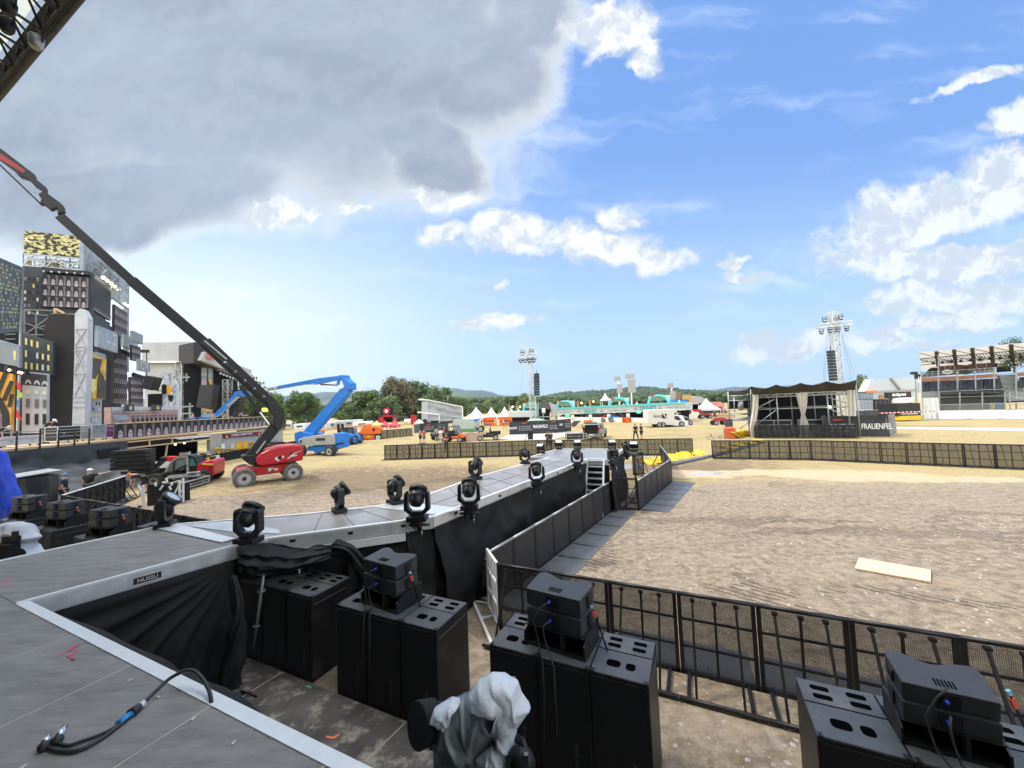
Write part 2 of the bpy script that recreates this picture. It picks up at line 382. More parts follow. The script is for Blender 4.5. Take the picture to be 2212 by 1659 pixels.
#GROUND
def ground_mat():
 m=bpy.data.materials.new('field_ground');m.use_nodes=True;t=m.node_tree;nd=t.nodes;b=nd['Principled BSDF']
 L=t.links.new
 tcn=nd.new('ShaderNodeTexCoord');P0=tcn.outputs['Object']
 def nz(scale,det=6,rough=.6,st=None,rot=0,src=P0):
  v_=src
  if st:
   mp=nd.new('ShaderNodeMapping');mp.inputs['Scale'].default_value=st;mp.inputs['Rotation'].default_value=(0,0,rot);L(v_,mp.inputs[0]);v_=mp.outputs[0]
  n=nd.new('ShaderNodeTexNoise');n.inputs['Scale'].default_value=scale;n.inputs['Detail'].default_value=det;n.inputs['Roughness'].default_value=rough
  L(v_,n.inputs['Vector']);return n
 wn=nz(.35,5,.6);s1=nd.new('ShaderNodeVectorMath');s1.operation='SUBTRACT';L(wn.outputs['Color'],s1.inputs[0]);s1.inputs[1].default_value=(.5,.5,.5)
 s2=nd.new('ShaderNodeVectorMath');s2.operation='SCALE';L(s1.outputs[0],s2.inputs[0]);s2.inputs[3].default_value=5
 s3=nd.new('ShaderNodeVectorMath');s3.operation='ADD';L(P0,s3.inputs[0]);L(s2.outputs[0],s3.inputs[1]);PW=s3.outputs[0]
 def mt_(op,a,b_=None,c_=None,cl=False):
  n=nd.new('ShaderNodeMath');n.operation=op;n.use_clamp=cl
  for i,q in enumerate((a,b_,c_)):
   if q is None:continue
   if isinstance(q,(int,float)):n.inputs[i].default_value=q
   else:L(q,n.inputs[i])
  return n.outputs[0]
 def el(x,y,rx,ry,ang=0):
  mp=nd.new('ShaderNodeMapping');mp.vector_type='TEXTURE';L(PW,mp.inputs[0])
  mp.inputs['Location'].default_value=(x,y,0);mp.inputs['Rotation'].default_value=(0,0,math.radians(ang));mp.inputs['Scale'].default_value=(rx,ry,1e5)
  n=nd.new('ShaderNodeVectorMath');n.operation='LENGTH';L(mp.outputs[0],n.inputs[0]);return mt_('SUBTRACT',1.0,n.outputs['Value'])
 def ss(x,a,b_):
  n=nd.new('ShaderNodeMapRange');n.interpolation_type='SMOOTHSTEP';L(x,n.inputs[0]);n.inputs[1].default_value=a;n.inputs[2].default_value=b_;return n.outputs[0]
 def mx(f,a,b_):
  n=nd.new('ShaderNodeMix');n.data_type='RGBA'
  if isinstance(f,float):n.inputs[0].default_value=f
  else:L(f,n.inputs[0])
  for i,q in((6,a),(7,b_)):
   if isinstance(q,tuple):n.inputs[i].default_value=(*q,1)
   else:L(q,n.inputs[i])
  return n.outputs[2]
 blot=nz(.6,7,.65);finer=nz(5,6,.7);grit=nz(34,4,.7);streak=nz(1.5,7,.65,(.22,1.6,1),.12);streak2=nz(3.5,6,.7,(.3,1.5,1),-.25)
 straw=nz(18,5,.75,(.5,1.2,1),.3)
 grass=mx(ss(straw.outputs['Fac'],.32,.68),(.26,.20,.095),(.49,.39,.19))
 grass=mx(mt_('MULTIPLY',ss(blot.outputs['Fac'],.5,.72),.55),grass,(.21,.155,.095))
 gp=nz(.12,4,.5)
 green=mt_('MULTIPLY',ss(gp.outputs['Fac'],.5,.66),.65)
 sepn=nd.new('ShaderNodeSeparateXYZ');L(P0,sepn.inputs[0])
 green=mt_('MULTIPLY',green,ss(sepn.outputs[1],24,44))
 grass=mx(green,grass,(.20,.20,.075))
 soil=mx(ss(finer.outputs['Fac'],.3,.7),(.165,.127,.09),(.375,.305,.225))
 soil=mx(mt_('MULTIPLY',ss(blot.outputs['Fac'],.48,.7),.55),soil,(.38,.30,.215))
 soil=mx(mt_('MULTIPLY',ss(streak.outputs['Fac'],.55,.72),.6),soil,(.125,.098,.074))
 soil=mx(mt_('MULTIPLY',ss(grit.outputs['Fac'],.6,.7),.6),soil,(.55,.49,.42))
 soil=mx(mt_('MULTIPLY',ss(grit.outputs['Fac'],.42,.34),.6),soil,(.09,.068,.05))
 e1=mt_('MAXIMUM',el(15,3,34,16.5,-14),el(-2,10,12,9,0))
 e1=mt_('MAXIMUM',e1,el(-7,16.5,14,5.0,-8))
 bn_=mt_('MULTIPLY_ADD',blot.outputs['Fac'],.5,-.25)
 ms=ss(mt_('ADD',e1,bn_),-.02,.2)
 c_=mx(ms,grass,soil)
 mud=ss(mt_('ADD',mt_('MAXIMUM',el(-8,24,22,8,-10),el(8,24,14,6,0)),mt_('MULTIPLY_ADD',streak2.outputs['Fac'],2.2,-1.1)),.30,.62)
 c_=mx(mt_('MULTIPLY',mud,.8),c_,(.15,.11,.075))
 sa=ss(mt_('ADD',mt_('MAXIMUM',el(14.5,20.5,8.5,1.6,-16),el(20,18,6,.9,-20)),bn_),.0,.3)
 c_=mx(mt_('MULTIPLY',sa,.9),c_,mx(ss(finer.outputs['Fac'],.3,.7),(.42,.33,.20),(.54,.44,.29)))
 rt=nz(1.0,3,.5,(.05,1.9,1),.22,PW)
 ruts=mt_('MULTIPLY',ss(rt.outputs['Fac'],.6,.68),ss(mt_('MAXIMUM',el(-4,18,18,9,-6),el(17,13,14,7,-15)),0.0,.4))
 c_=mx(mt_('MULTIPLY',ruts,.4),c_,(.12,.09,.065))
 pn=nz(.9,5,.6,(.35,1.3,1),.1)
 pud=ss(mt_('ADD',mt_('MAXIMUM',mt_('MAXIMUM',el(-1.6,19.0,5.0,1.5,18),el(-6.0,15.0,4.5,1.2,10)),mt_('MAXIMUM',el(11.5,21.6,2.0,.5,-12),el(6.2,24.8,5,.8,20))),mt_('MULTIPLY_ADD',pn.outputs['Fac'],2.6,-1.3)),.25,.45)
 c_=mx(mt_('MULTIPLY',pud,.85),c_,(.40,.39,.38))
 tr_h=None
 for(x_,y_,rx_,ry_,an_)in((G(1665,1285).x,G(1665,1285).y,.32,1.3,35),(G(1560,1120).x,G(1560,1120).y,5.0,.4,-8),(G(1900,1150).x,G(1900,1150).y,6,.45,-12),(G(2010,1300).x,G(2010,1300).y,2.4,.3,-20),(G(900,1045).x,G(900,1045).y,5,.45,22),(G(1290,1190).x,G(1290,1190).y,.4,2.4,-30)):
  m_=ss(mt_('ADD',el(x_,y_,rx_,ry_,an_),bn_),.0,.35);tr_h=m_ if tr_h is None else mt_('MAXIMUM',tr_h,m_)
 wv=nd.new('ShaderNodeTexWave');wv.inputs['Scale'].default_value=2.6;wv.inputs['Distortion'].default_value=3.5;wv.inputs['Detail'].default_value=3;wv.bands_direction='DIAGONAL';L(P0,wv.inputs['Vector'])
 wvs=ss(wv.outputs['Fac'],.62,.9);tread=mt_('MULTIPLY',tr_h,wvs)
 c_=mx(mt_('MULTIPLY',tr_h,.10),c_,(.13,.10,.07));c_=mx(mt_('MULTIPLY',tread,.6),c_,(.085,.062,.045))
 L(c_,b.inputs['Base Color'])
 rr=nd.new('ShaderNodeMapRange');L(pud,rr.inputs[0]);rr.inputs[3].default_value=.92;rr.inputs[4].default_value=.12;L(rr.outputs[0],b.inputs['Roughness'])
 b.inputs['Specular IOR Level'].default_value=.3
 h=mt_('ADD',mt_('MULTIPLY',finer.outputs['Fac'],.7),mt_('MULTIPLY',grit.outputs['Fac'],.28));h=mt_('ADD',h,mt_('MULTIPLY',streak.outputs['Fac'],-1.0))
 h=mt_('SUBTRACT',mt_('SUBTRACT',h,mt_('MULTIPLY',ruts,.7)),mt_('MULTIPLY',tread,1.2))
 h=mt_('MULTIPLY',h,mt_('SUBTRACT',1.0,pud))
 bp=nd.new('ShaderNodeBump');bp.inputs['Strength'].default_value=.8;bp.inputs['Distance'].default_value=.09;L(h,bp.inputs['Height']);L(bp.outputs[0],b.inputs['Normal'])
 return m
q=mb(ground_mat());q.quad((-4000,-600,0),(4000,-600,0),(4000,6000,0),(-4000,6000,0))
tag(q.build('ground'),kind='structure')
q=mb(mat('pebble',(.36,.32,.27),.8,0,.3,3,c2=(.62,.58,.52),coord='Object'))
for i in range(11000):
 yy=3+17*random.random()**1.5;xx=random.uniform(-1,1)*(yy*1.4+3)+2
 if xx<-9:continue
 if-7.5<xx<1.5+max(0,yy-11.5)*.55 and yy<19:continue
 r=random.choice((.008,.01,.012,.014,.018,.026))*random.uniform(.7,1.3)
 a=random.random()*PI;ca,sa_=math.cos(a)*r,math.sin(a)*r
 q.add([(xx+ca*1.4,yy+sa_*1.4,0),(xx-sa_,yy+ca,0),(xx-ca*1.3,yy-sa_*1.3,0),(xx+sa_,yy-ca,0),(xx+ca*.2,yy,r*.8)],[(0,1,4),(1,2,4),(2,3,4),(3,0,4)])
tag(q.build('pebbles',loc=(0,0,0)),'small pale pebbles scattered over the brown soil of the field','pebbles',kind='stuff')
q=mb(mat('straw',(.50,.40,.22),.9,0,.3,5,c2=(.66,.55,.34)))
for i in range(16000):
 yy=19+40*random.random()**1.4;xx=random.uniform(-1,1)*yy*1.25
 if noise.noise(Vector((xx*.25,yy*.25,0)))<-.05:continue
 if-2<xx<6 and yy<19.5:continue
 if yy<24 and xx>-14:continue
 a=random.random()*PI;w=random.uniform(.05,.12);h=random.uniform(.01,.025)
 q.add([(xx-math.cos(a)*w,yy-math.sin(a)*w,0),(xx+math.cos(a)*w,yy+math.sin(a)*w,0),(xx+random.uniform(-.05,.05),yy+random.uniform(-.05,.05),h)],[(0,1,2)])
tag(q.build('dry_grass',loc=(0,0,0)),'short dry straw-coloured grass covering the field','grass',kind='stuff')
pathm=mat('pale_path',(.42,.40,.36),.8,0,.1,1.5,.3,10)
q=mb(pathm);q.quad(G(*zW(545,1258))+UP*.012,G(*zW(545,1278))+UP*.012,G(*zW(1900,1305))+UP*.012,G(*zW(1900,1272))+UP*.012)
tag(q.build('path'),kind='structure')
q=mb(pathm)
q.add([G(*p)+UP*.012 for p in(zT(1560,1190),zU(180,1200),zU(480,1195),zU(560,1170),zU(810,1110),zU(700,1105),zU(0,1140),zT(1590,1170))],[tuple(range(8))])
tag(q.build('path'),kind='structure')
#HILLS
def hill(name,Y,pts,m,dep,amp,nx=160,x0=-300,x1=2600):
 ps=sorted(pts)
 def prof(x):
  for(a,b),(c_,d)in zip(ps,ps[1:]):
   if a<=x<=c_:
    t=(x-a)/(c_-a);t=t*t*(3-2*t);return b+(d-b)*t
  return ps[0][1]if x<ps[0][0]else ps[-1][1]
 q=mb(m)
 def f(a,b):
  x=lerp(x0,x1,a);p=AY(x,prof(x),Y);z=max(p.z,.5)
  yy=Y-dep*(1-b)*(1 if b<1 else 1)
  zz=z*(b**.8)+noise.noise(Vector((p.x*.012,b*4,Y)))*amp*b*(1.2-b)*2+noise.noise(Vector((p.x*.05,b*9,3)))*amp*.25*b
  return Vector((p.x*(yy/Y)**.6,yy,zz if b>0 else-1))
 q.grid(f,nx,14)
 o=q.build(name);tag(o,kind='structure');return f
forest=mat('forest_hill',(.028,.050,.022),.95,0,.5,.02,0,c2=(.055,.085,.035))
farhill=mat('far_hill',(.022,.04,.028),.95,0,.4,.006,c2=(.05,.075,.035))
farfield=mat('far_fields',(.04,.065,.03),.95,0,.4,.006,c2=(.13,.15,.07))
hill('hills_far',3000,[(-300,868),(560,862),(640,856),(700,847),(860,845),(950,838),(1040,843),(1100,856),(1180,862),(1300,856),(1450,853),(1530,843),(1580,837),(1640,841),(1700,833),(1830,830),(1900,834),(2600,830)],farhill,1500,40)
hill('hills_fields',1500,[(-300,885),(560,876),(640,872),(700,868),(760,862),(860,852),(1000,850),(1060,858),(1150,868),(1230,866),(1500,856),(1640,853),(1760,851),(2600,850)],farfield,800,18)
fh=hill('hills_wooded',900,[(-300,890),(560,889),(700,886),(900,872),(1040,864),(1150,862),(1225,853),(1290,846),(1340,843),(1400,841),(1470,846),(1540,850),(1600,857),(1680,861),(2600,861)],forest,420,10)
leafd=mat('woodland_leaves',(.016,.036,.014),.9,0,.45,.12,1.0,.9,c2=(.055,.09,.03))
q=mb(leafd);rnd=random.Random(3)
ico=[]
bm=bmesh.new();bmesh.ops.create_icosphere(bm,subdivisions=1,radius=1);icov=[v_.co.copy()for v_ in bm.verts];icof=[tuple(v_.index for v_ in f_.verts)for f_ in bm.faces];bm.free()
for i in range(8200):
 a=rnd.uniform(.27,.82);b=rnd.random()**.7
 if i%3==0:b=1.0
 p=fh(a,b*.999)
 r=rnd.uniform(2.8,5.2)*(.6+.5*p.y/900);kx_,kz_=rnd.uniform(.8,1.2),rnd.uniform(.8,1.25);sd_=rnd.random()*9
 q.add([p+Vector((v_.x*kx_,v_.y,v_.z*kz_))*r*(1+.35*noise.noise(v_*1.7+Vector((sd_,0,0))))for v_ in icov],icof,True)
tag(q.build('woodland',loc=(0,0,0)),'dark green woodland covering the low hills behind the field','woodland',kind='stuff')
leafm=mat('belt_leaves',(.025,.05,.017),.9,0,.45,.3,1.0,1.6,c2=(.09,.135,.042))
q=mb(leafm)
for i in range(2600):
 x=rnd.choice((rnd.uniform(515,1260),rnd.uniform(1080,1720),rnd.uniform(600,900)))
 Y=rnd.uniform(260,420);base=AY(x,870,Y);h=rnd.uniform(5,9.5)*(1.0 if x<1220 else .8)
 for j in range(8):
  r=rnd.uniform(.9,2.1);sd_=rnd.random()*9;c_=Vector((base.x+rnd.gauss(0,2.4),Y+rnd.gauss(0,2),rnd.uniform(.25,1)*h))
  q.add([c_+v_*r*(1+.5*noise.noise(v_*1.9+Vector((sd_,0,0))))for v_ in icov],icof,True)
tag(q.build('tree_belt',loc=(0,0,0)),'belt of small green trees at the far edge of the field','woodland',kind='stuff')
#TREES
bark=mat('tree_bark',(.10,.075,.05),.9,0,.3,3)
def make_tree(seed,H,R,leaf,nleaf,label,loc,group,low=.12):
 rn=random.Random(seed)
 t=thing('tree',(0,0,0),label,'tree',group,local=True)
 tk=mb(bark);tk.tube([(0,0,0),(.1,0,H*.2),(0,.1,H*.45),(.1,0,H*.75)],[R*.075,R*.06,R*.045,R*.015],8)
 cl=[]
 for i in range(46):
  a=rn.random()*2*PI;zz=rn.uniform(low+.06,.97);w=math.sqrt(max(.05,1-((zz-low-(1-low)*.45)/((1-low)*.56))**2))
  rr=R*w*rn.random()**.35*.80;c_=Vector((math.cos(a)*rr,math.sin(a)*rr,zz*H))
  cl.append((c_,R*rn.uniform(.2,.36)))
  if i%3==0:tk.tube([(0,0,max(.18*H,c_.z*.55)),c_*.6+Vector((0,0,c_.z*.22)),c_],[R*.03,R*.018,R*.006],5)
 tk.build('trunk',parent=t)
 q=mb(leaf)
 for i in range(nleaf):
  c_,r=cl[rn.randrange(len(cl))]
  d=Vector((rn.gauss(0,1),rn.gauss(0,1),rn.gauss(0,1))).normalized()
  p=c_+d*r*(rn.random()**.4)*(1+.3*noise.noise(c_+d*2))
  s_=R*rn.uniform(.03,.062)
  n_=(d+Vector((rn.gauss(0,.6),rn.gauss(0,.6),rn.gauss(.3,.6)))).normalized();x_=n_.orthogonal().normalized()*s_;y_=n_.cross(x_)*rn.uniform(.6,1)
  q.add([p-x_-y_*.3,p+y_,p+x_-y_*.2,p-y_*.9],[(0,1,2,3)])
 q.build('crown',parent=t)
 t.location=loc;return t
leafA=mat('leaf_green',(.055,.105,.022),.7,0,.4,.35,0,c2=(.125,.185,.04))
leafB=mat('leaf_brown_green',(.085,.09,.03),.7,0,.4,.4,0,c2=(.18,.155,.06))
leafC=mat('leaf_pale_green',(.09,.14,.035),.7,0,.4,.4,0,c2=(.19,.24,.08))
def gat(x,Y):p=AY(x,880,Y);return(p.x,Y,0)
def hgt(y,x,Y):return AY(x,y,Y).z
tg='trees along the far side of the field'
make_tree(1,hgt(848,648,110),38/FPX*110,leafA,11000,'round green tree seen beside the raised blue boom',gat(650,110),tg,.16)
make_tree(2,hgt(825,860,150),50/FPX*150,leafB,12000,'tallest tree of the clump with a brownish green domed crown',gat(862,150),tg,.02)
tr0=make_tree(3,hgt(852,795,140),46/FPX*140,leafA,11000,'dark green tree at the left of the domed brownish tree',gat(795,140),tg,.02)
def tcopy(x,ytop,Y,wpx,label,src=None):
 H=hgt(ytop,x,Y);s0=src or tr0
 R=wpx/2/FPX*Y;sH=H/hgt(852,795,140);sR=R/(46/FPX*140)
 o=copy_thing(s0,gat(x,Y),random.random()*6,label,(sR,sR,sH));return o
tcopy(910,834,156,110,'dark green tree rising between the domed tree and the slim pale one')
tcopy(750,872,135,70,'low dark tree at the left end of the tree clump')
tcopy(830,862,135,90,'bushy tree in front of the domed brownish tree')
tcopy(930,862,150,90,'bushy dark tree behind the grey trailer stage')
tr1=make_tree(5,hgt(838,962,170),22/FPX*170,leafC,4500,'slim pale green tree right of the big tree clump',gat(962,170),tg,.02)
tcopy(985,862,175,60,'dark tree peeping out behind the right end of the grey trailer stage')
tcopy(545,826,78,72,'green tree between the open stage and the boom knuckle')
tcopy(585,858,100,66,'lower green tree beyond the end of the vase-patterned parapet')
tr2=make_tree(8,hgt(862,1070,210),30/FPX*210,leafC,5000,'pale green tree behind the first white pointed tent',gat(1072,210),tg,.02)
def tc2(x,yt,Y,w,label,s0=None):
 s0=s0 or tr2;H0=hgt(862,1070,210);R0=30/FPX*210
 if s0 is tr0:H0=hgt(852,795,140);R0=46/FPX*140
 return copy_thing(s0,gat(x,Y),random.random()*6,label,((w/2/FPX*Y)/R0,)*2+(hgt(yt,x,Y)/H0,))
tc2(1030,874,220,60,'greyish tree above the ridge between the trailer stage and the pointed tents')
tc2(1110,860,200,70,'broad tree behind the second white pointed tent',tr0)
tc2(1140,855,190,60,'tree behind the foot of the tall lighting tower')
tc2(1190,866,190,80,'wide tree right of the tall lighting tower',tr0)
tc2(1230,872,190,50,'small tree at the edge of the drinks bar arches')
tc2(1290,874,260,50,'small dark tree just behind the first full turquoise arch',tr0)
tc2(1395,876,260,50,'small dark tree behind the drinks bar roof near the white spire tent',tr0)
tc2(1640,868,230,60,'tree behind the beer stalls left of the scaffold tent',tr0)
tc2(1590,872,230,70,'lower tree behind the stalls beside the parked vans')
tc2(1868,818,100,34,'tree whose tip shows between the scaffold tent and the clear-roofed tent')
#STAGE, RUNWAY
DECK=2.0
deckm=mat('stage_deck_board',(.23,.215,.203),.5,0,.3,2.2,.3,90,dirt=((.36,.35,.33),6.0,.55,.6),stretch=(1,4,1))
runm=mat('runway_board',(.21,.20,.195),.3,0,.2,1.0,.08,60,c2=(.29,.265,.25),dirt=((.36,.36,.36),1.7,.54,.6))
A0=Vector((-6.17,4.84,0));LFT=Vector((-8.6,5.98,0))
stage=thing('stage',(0,0,0),'dark grey stage deck with a white front edge in the foreground','stage')
f0=A0-S*9;f1=A0+S*15
q=mb(deckm);bk=NN*-11
q.prism([f0+UP*DECK,f1+UP*DECK,f1+bk+UP*DECK,f0+bk+UP*DECK],(0,0,-.12));q.build('deck',parent=stage)
q=mb(aluw)
q.beam(A0+UP*(DECK-.02)+NN*.04,f1+UP*(DECK-.02)+NN*.04,.10,.06)
q.beam(f0+UP*(DECK-.02)+NN*.04,LFT+UP*(DECK-.02)+NN*.04,.10,.06);q.build('edge_trim',parent=stage)
q=mb(mat('seam_line',(.50,.46,.38),.7))
for k_ in range(-2,7):
 a=A0+S*(.45+1.245*k_);q.box(a-NN*5.5+UP*(DECK+.001),(.008,11,.006),SA)
q.build('panel_seam',parent=stage)
q=cloth(A0-NN*.05,f1-NN*.05,DECK-.14,DECK-.14,0.02,.02,160,14,.07,5,3,cloth_b,.05,-1);q.build('skirt',parent=stage)
q=mb(mat('pink_chalk',(.62,.16,.22),.9))
def scr(pts,w=.012):
 for a,b in zip(pts,pts[1:]):
  a=G(*z1(*a),DECK+.006);b=G(*z1(*b),DECK+.006);d=(b-a);n=Vector((-d.y,d.x,0)).normalized()*w;q.quad(a-n,a+n,b+n*.5,b-n*.5)
scr([(485,870),(400,925),(360,948)]);scr([(500,868),(440,905),(490,900),(450,945)]);scr([(430,935),(470,960),(460,972),(490,950)])
q.build('chalk_mark',parent=stage);q=mb(mat('pink_chalk',(.62,.16,.22),.9))
scr([(0,470),(60,440),(40,445),(85,432)]);scr([(0,485),(50,478),(20,465)])
q.build('chalk_mark',parent=stage)
for p in((830,1098),(1010,1205),(1232,1343),(1490,1497),(150,1648)):
 q=mb(mat('paper_scrap',(.6,.58,.5),.8));c_=G(*z1(*p),DECK+.006);q.box(c_,(.03,.015,.006),random.random()*3);q.build('paper_scrap',parent=stage)
rs=random.Random(5);q=mb(mat('deck_scuff',(.36,.35,.33),.8))
for k_ in range(70):
 c_=A0+S*rs.uniform(-3,7)-NN*rs.uniform(.2,4)+UP*(DECK+.0025);a=rs.uniform(-.5,.5)+1.2;l_=rs.uniform(.04,.22);d_=Vector((math.cos(a),math.sin(a),0))*l_;n2=Vector((-d_.y,d_.x,0)).normalized()*rs.uniform(.001,.004);q.quad(c_-n2,c_+n2,c_+d_+n2*.3,c_+d_-n2*.3)
tag(q.build('scuffs',parent=stage),kind='stuff')
RH=14.0
ra=G(0,215,RH);rb=G(178,0,RH);rd=(rb-ra).normalized();rn_=Vector((-rd.y,rd.x,0));
if rn_.y<0:rn_=-rn_
roof=thing('stage_roof',(0,0,0),'dark truss-built stage roof whose front eave crosses the top left corner','roof')
e0=ra-rd*9;e1=ra+rd*34
roofm=mat('roof_sheet',(.075,.07,.065),.8,0,.2,2)
q=mb(roofm);q.prism([e0-rn_*5.8+UP*1.5,e1-rn_*5.8+UP*1.5,e1-rn_*24+UP*1.6,e0-rn_*24+UP*1.6],(0,0,.1));
q.build('roof_sheet',parent=roof)
trm=mat('translucent_roof_edge',(.50,.52,.46),.7,0,.25,2);tn_=trm.node_tree;tl_=tn_.nodes.new('ShaderNodeBsdfTranslucent');tl_.inputs[0].default_value=(.40,.43,.38,1);m_s=tn_.nodes.new('ShaderNodeMixShader');m_s.inputs[0].default_value=.75
tn_.links.new(tn_.nodes['Principled BSDF'].outputs[0],m_s.inputs[1]);tn_.links.new(tl_.outputs[0],m_s.inputs[2]);tn_.links.new(m_s.outputs[0],tn_.nodes['Material Output'].inputs[0])
q=mb(trm);q.quad(e0-rn_*.1+UP*1.25,e1-rn_*.1+UP*1.25,e1-rn_*6+UP*1.45,e0-rn_*6+UP*1.45);q.build('roof_edge_sheet',parent=roof)
dkst=mat('dark_steel',(.05,.047,.043),.6,.3,.3,5)
q=mb(dkst);q.tube([e0+UP*.1,e1+UP*.1],.07,12);q.quad(e0+UP*.1,e1+UP*.1,e1-rn_*.22+UP*.5,e0-rn_*.22+UP*.5);q.beam(e0+UP*.25,e1+UP*.25,.10,.12);q.build('eave_beam',parent=roof)
q=mb(dkst)
for k_ in range(40):
 a=e0+rd*(k_*1.1)
 for j in range(8):
  b=a-rn_*(.16+j*.55)+UP*(.1*j);z1_=.55+.12*(j%2);q.beam(b+UP*.02,b+rd*1.1+UP*.02,.055);q.beam(b+UP*z1_,b+rd*1.1+UP*z1_,.05)
  q.beam(b,b+rd*.55+UP*z1_,.045);q.beam(b+rd*1.1,b+rd*.55+UP*z1_,.045)
  q.beam(b,b-rn_*.62+UP*.1,.05);q.beam(b+rd*.55,b+rd*1.1-rn_*.62+UP*.1,.04);q.beam(b,b-rn_*.4+rd*.4+UP*z1_,.04)
q.build('truss',parent=roof)
q=mb(blackmatte)
q.prism([e0-rn_*13-UP*12,e1-rn_*13-UP*12,e1-rn_*13+UP,e0-rn_*13+UP],rn_*.2);q.build('unseen_back_drape',parent=roof)  # unseen drape behind the camera, added to keep stage-facing sides dark
for(x,y,l_)in((15,45,'black moving lamp hanging at the frame edge under the stage roof'),(78,80,'pale spotlight hanging under the eave of the stage roof'),(18,5,'uppermost black lamp hanging under the stage roof')):
 p=G(x,y,RH-.2);t=thing('roof_lamp',p,l_,'lamp','lamps hanging under the stage roof',local=True)
 q=mb(steel if 'pale' in l_ else black);q.lathe([(.08,-.28),(.125,-.2),(.145,0),(.12,.05)],(0,0,-.02),18);q.build('lamp_body',parent=t)
 q=mb(black);q.beam((-.17,0,-.15),(-.17,0,.2),.03);q.beam((.17,0,-.15),(.17,0,.2),.03);q.beam((-.17,0,.2),(.17,0,.2),.03);q.build('yoke',parent=t)
def g2(p,h=DECK):a=G(*p,h);return Vector((a.x,a.y,0))
Rr=[Vector((-6.17,4.84,0)),g2((500,1180)),g2((580,1163)),g2((935,1117)),Vector((2.81,15.12,0)),Vector((3.56,14.78,0)),Vector((4.94,17.70,0))]
Ll=[Vector((2.18,18.84,0)),Vector((.62,16.22,0)),Vector((1.40,15.87,0)),g2(zX(1480,400)),g2((921,1070)),g2((867,1085)),g2((807,1095)),g2((658,1111)),g2((357,1135)),LFT]
rw=thing('runway',(0,0,0),'long grey catwalk with aluminium edges running out from the stage to a square platform','catwalk')
poly=Rr+Ll
q=mb(runm);q.prism([p+UP*DECK for p in poly],(0,0,-.08));q.build('deck',parent=rw)
q=mb(deckm);q.prism([p+UP*(DECK+.005)for p in(Rr[0],Rr[1],g2(z1(1410,228)),g2(z1(995,138)),Ll[-2],Ll[-1])],(0,0,-.004));q.build('dark_panel',parent=rw)
q=mb(aluw);
for pts in(Rr,Ll):
 for a,b in zip(pts,pts[1:]):q.beam(a+UP*(DECK-.0),b+UP*(DECK-.0),.06,.035)
q.beam(Rr[-1]+UP*DECK,Ll[0]+UP*DECK,.06,.035)
q.build('edge_trim',parent=rw)
q=mb(alu)
for a,b in zip(Rr,Rr[1:]):
 if(b-a).length>.5:q.beam(a+UP*(DECK-.12),b+UP*(DECK-.12),.05,.20)
for a,b in zip(Ll,Ll[1:]):q.beam(a+UP*(DECK-.1),b+UP*(DECK-.1),.04,.16)
q.build('side_rail',parent=rw)
q=mb(aluw)
a,b=Rr[2],Rr[3];q.beam(a+UP*(DECK-.30)+Vector((.05,-.03,0)),a.lerp(b,.8)+UP*(DECK-.30)+Vector((.05,-.03,0)),.05,.14)
q.build('lower_rail',parent=rw)
q=mb(mat('seam_dark',(.10,.10,.10),.8))
def seg(a,b,n):
 for k_ in range(1,n):
  t=k_/n;pa=a[0].lerp(a[1],t);pb=b[0].lerp(b[1],t);d=(pb-pa);q.beam(pa+d*.03+UP*(DECK+.003),pb-d*.03+UP*(DECK+.003),.012,.006)
seg((Rr[2],Rr[3]),(Ll[-3],Ll[-4]),4);seg((Rr[3],Rr[4]),(Ll[4],Ll[2]),8)
q.beam((Rr[3]+Ll[4])/2+UP*(DECK+.003),(Rr[4]+Ll[2])/2+UP*(DECK+.003),.012,.006)
q.build('panel_seam',parent=rw)
q=mb(mat('bright_plate',(.48,.52,.54),.35,.2,.1,3,dirt=((.36,.38,.39),5,.55,.5)))
q.add([g2(p)+UP*(DECK+.008)for p in(z1(1130,108),z1(1470,85),z1(1782,140),z1(1782,165),z1(1500,158))],[(0,1,2,3,4)])
q.add([g2(p)+UP*(DECK+.008)for p in(zX(600,658),zX(880,612),zX(1400,672),zX(1130,722))],[(0,1,2,3)])
q.build('metal_plate',parent=rw)
pt=mat('perforated_plate',(.74,.75,.75),.4,.2)
ndp=pt.node_tree;vo=ndp.nodes.new('ShaderNodeTexVoronoi');vo.inputs['Scale'].default_value=13;vo.inputs['Randomness'].default_value=.05
tcp=ndp.nodes.new('ShaderNodeTexCoord');mpp=ndp.nodes.new('ShaderNodeMapping');mpp.inputs['Scale'].default_value=(1.0,1.6,1);mpp.inputs['Rotation'].default_value=(0,0,.45);ndp.links.new(tcp.outputs['Object'],mpp.inputs[0]);ndp.links.new(mpp.outputs[0],vo.inputs['Vector'])
cr_=ndp.nodes.new('ShaderNodeMapRange');cr_.inputs[1].default_value=.3;cr_.inputs[2].default_value=.36;ndp.links.new(vo.outputs['Distance'],cr_.inputs[0])
mx_=ndp.nodes.new('ShaderNodeMix');mx_.data_type='RGBA';mx_.inputs[6].default_value=(.09,.09,.09,1);mx_.inputs[7].default_value=(.74,.75,.75,1)
ndp.links.new(cr_.outputs[0],mx_.inputs[0]);ndp.links.new(mx_.outputs[2],ndp.nodes['Principled BSDF'].inputs['Base Color'])
q=mb(pt);q.prism([g2(p)+UP*(DECK+.03)for p in(z1(995,138),z1(1130,108),z1(1500,205),z1(1410,228))],(0,0,-.02));q.build('tread_plate',parent=rw)
pc=(Rr[0].lerp(Rr[1],.53));an=math.atan2((Rr[1]-Rr[0]).y,(Rr[1]-Rr[0]).x)
nrm=Vector((math.sin(an),-math.cos(an),0))
q=mb(black);q.box(pc+UP*(DECK-.125)+nrm*.03,(.30,.01,.085),an);sg=q.build('name_plate',parent=rw)
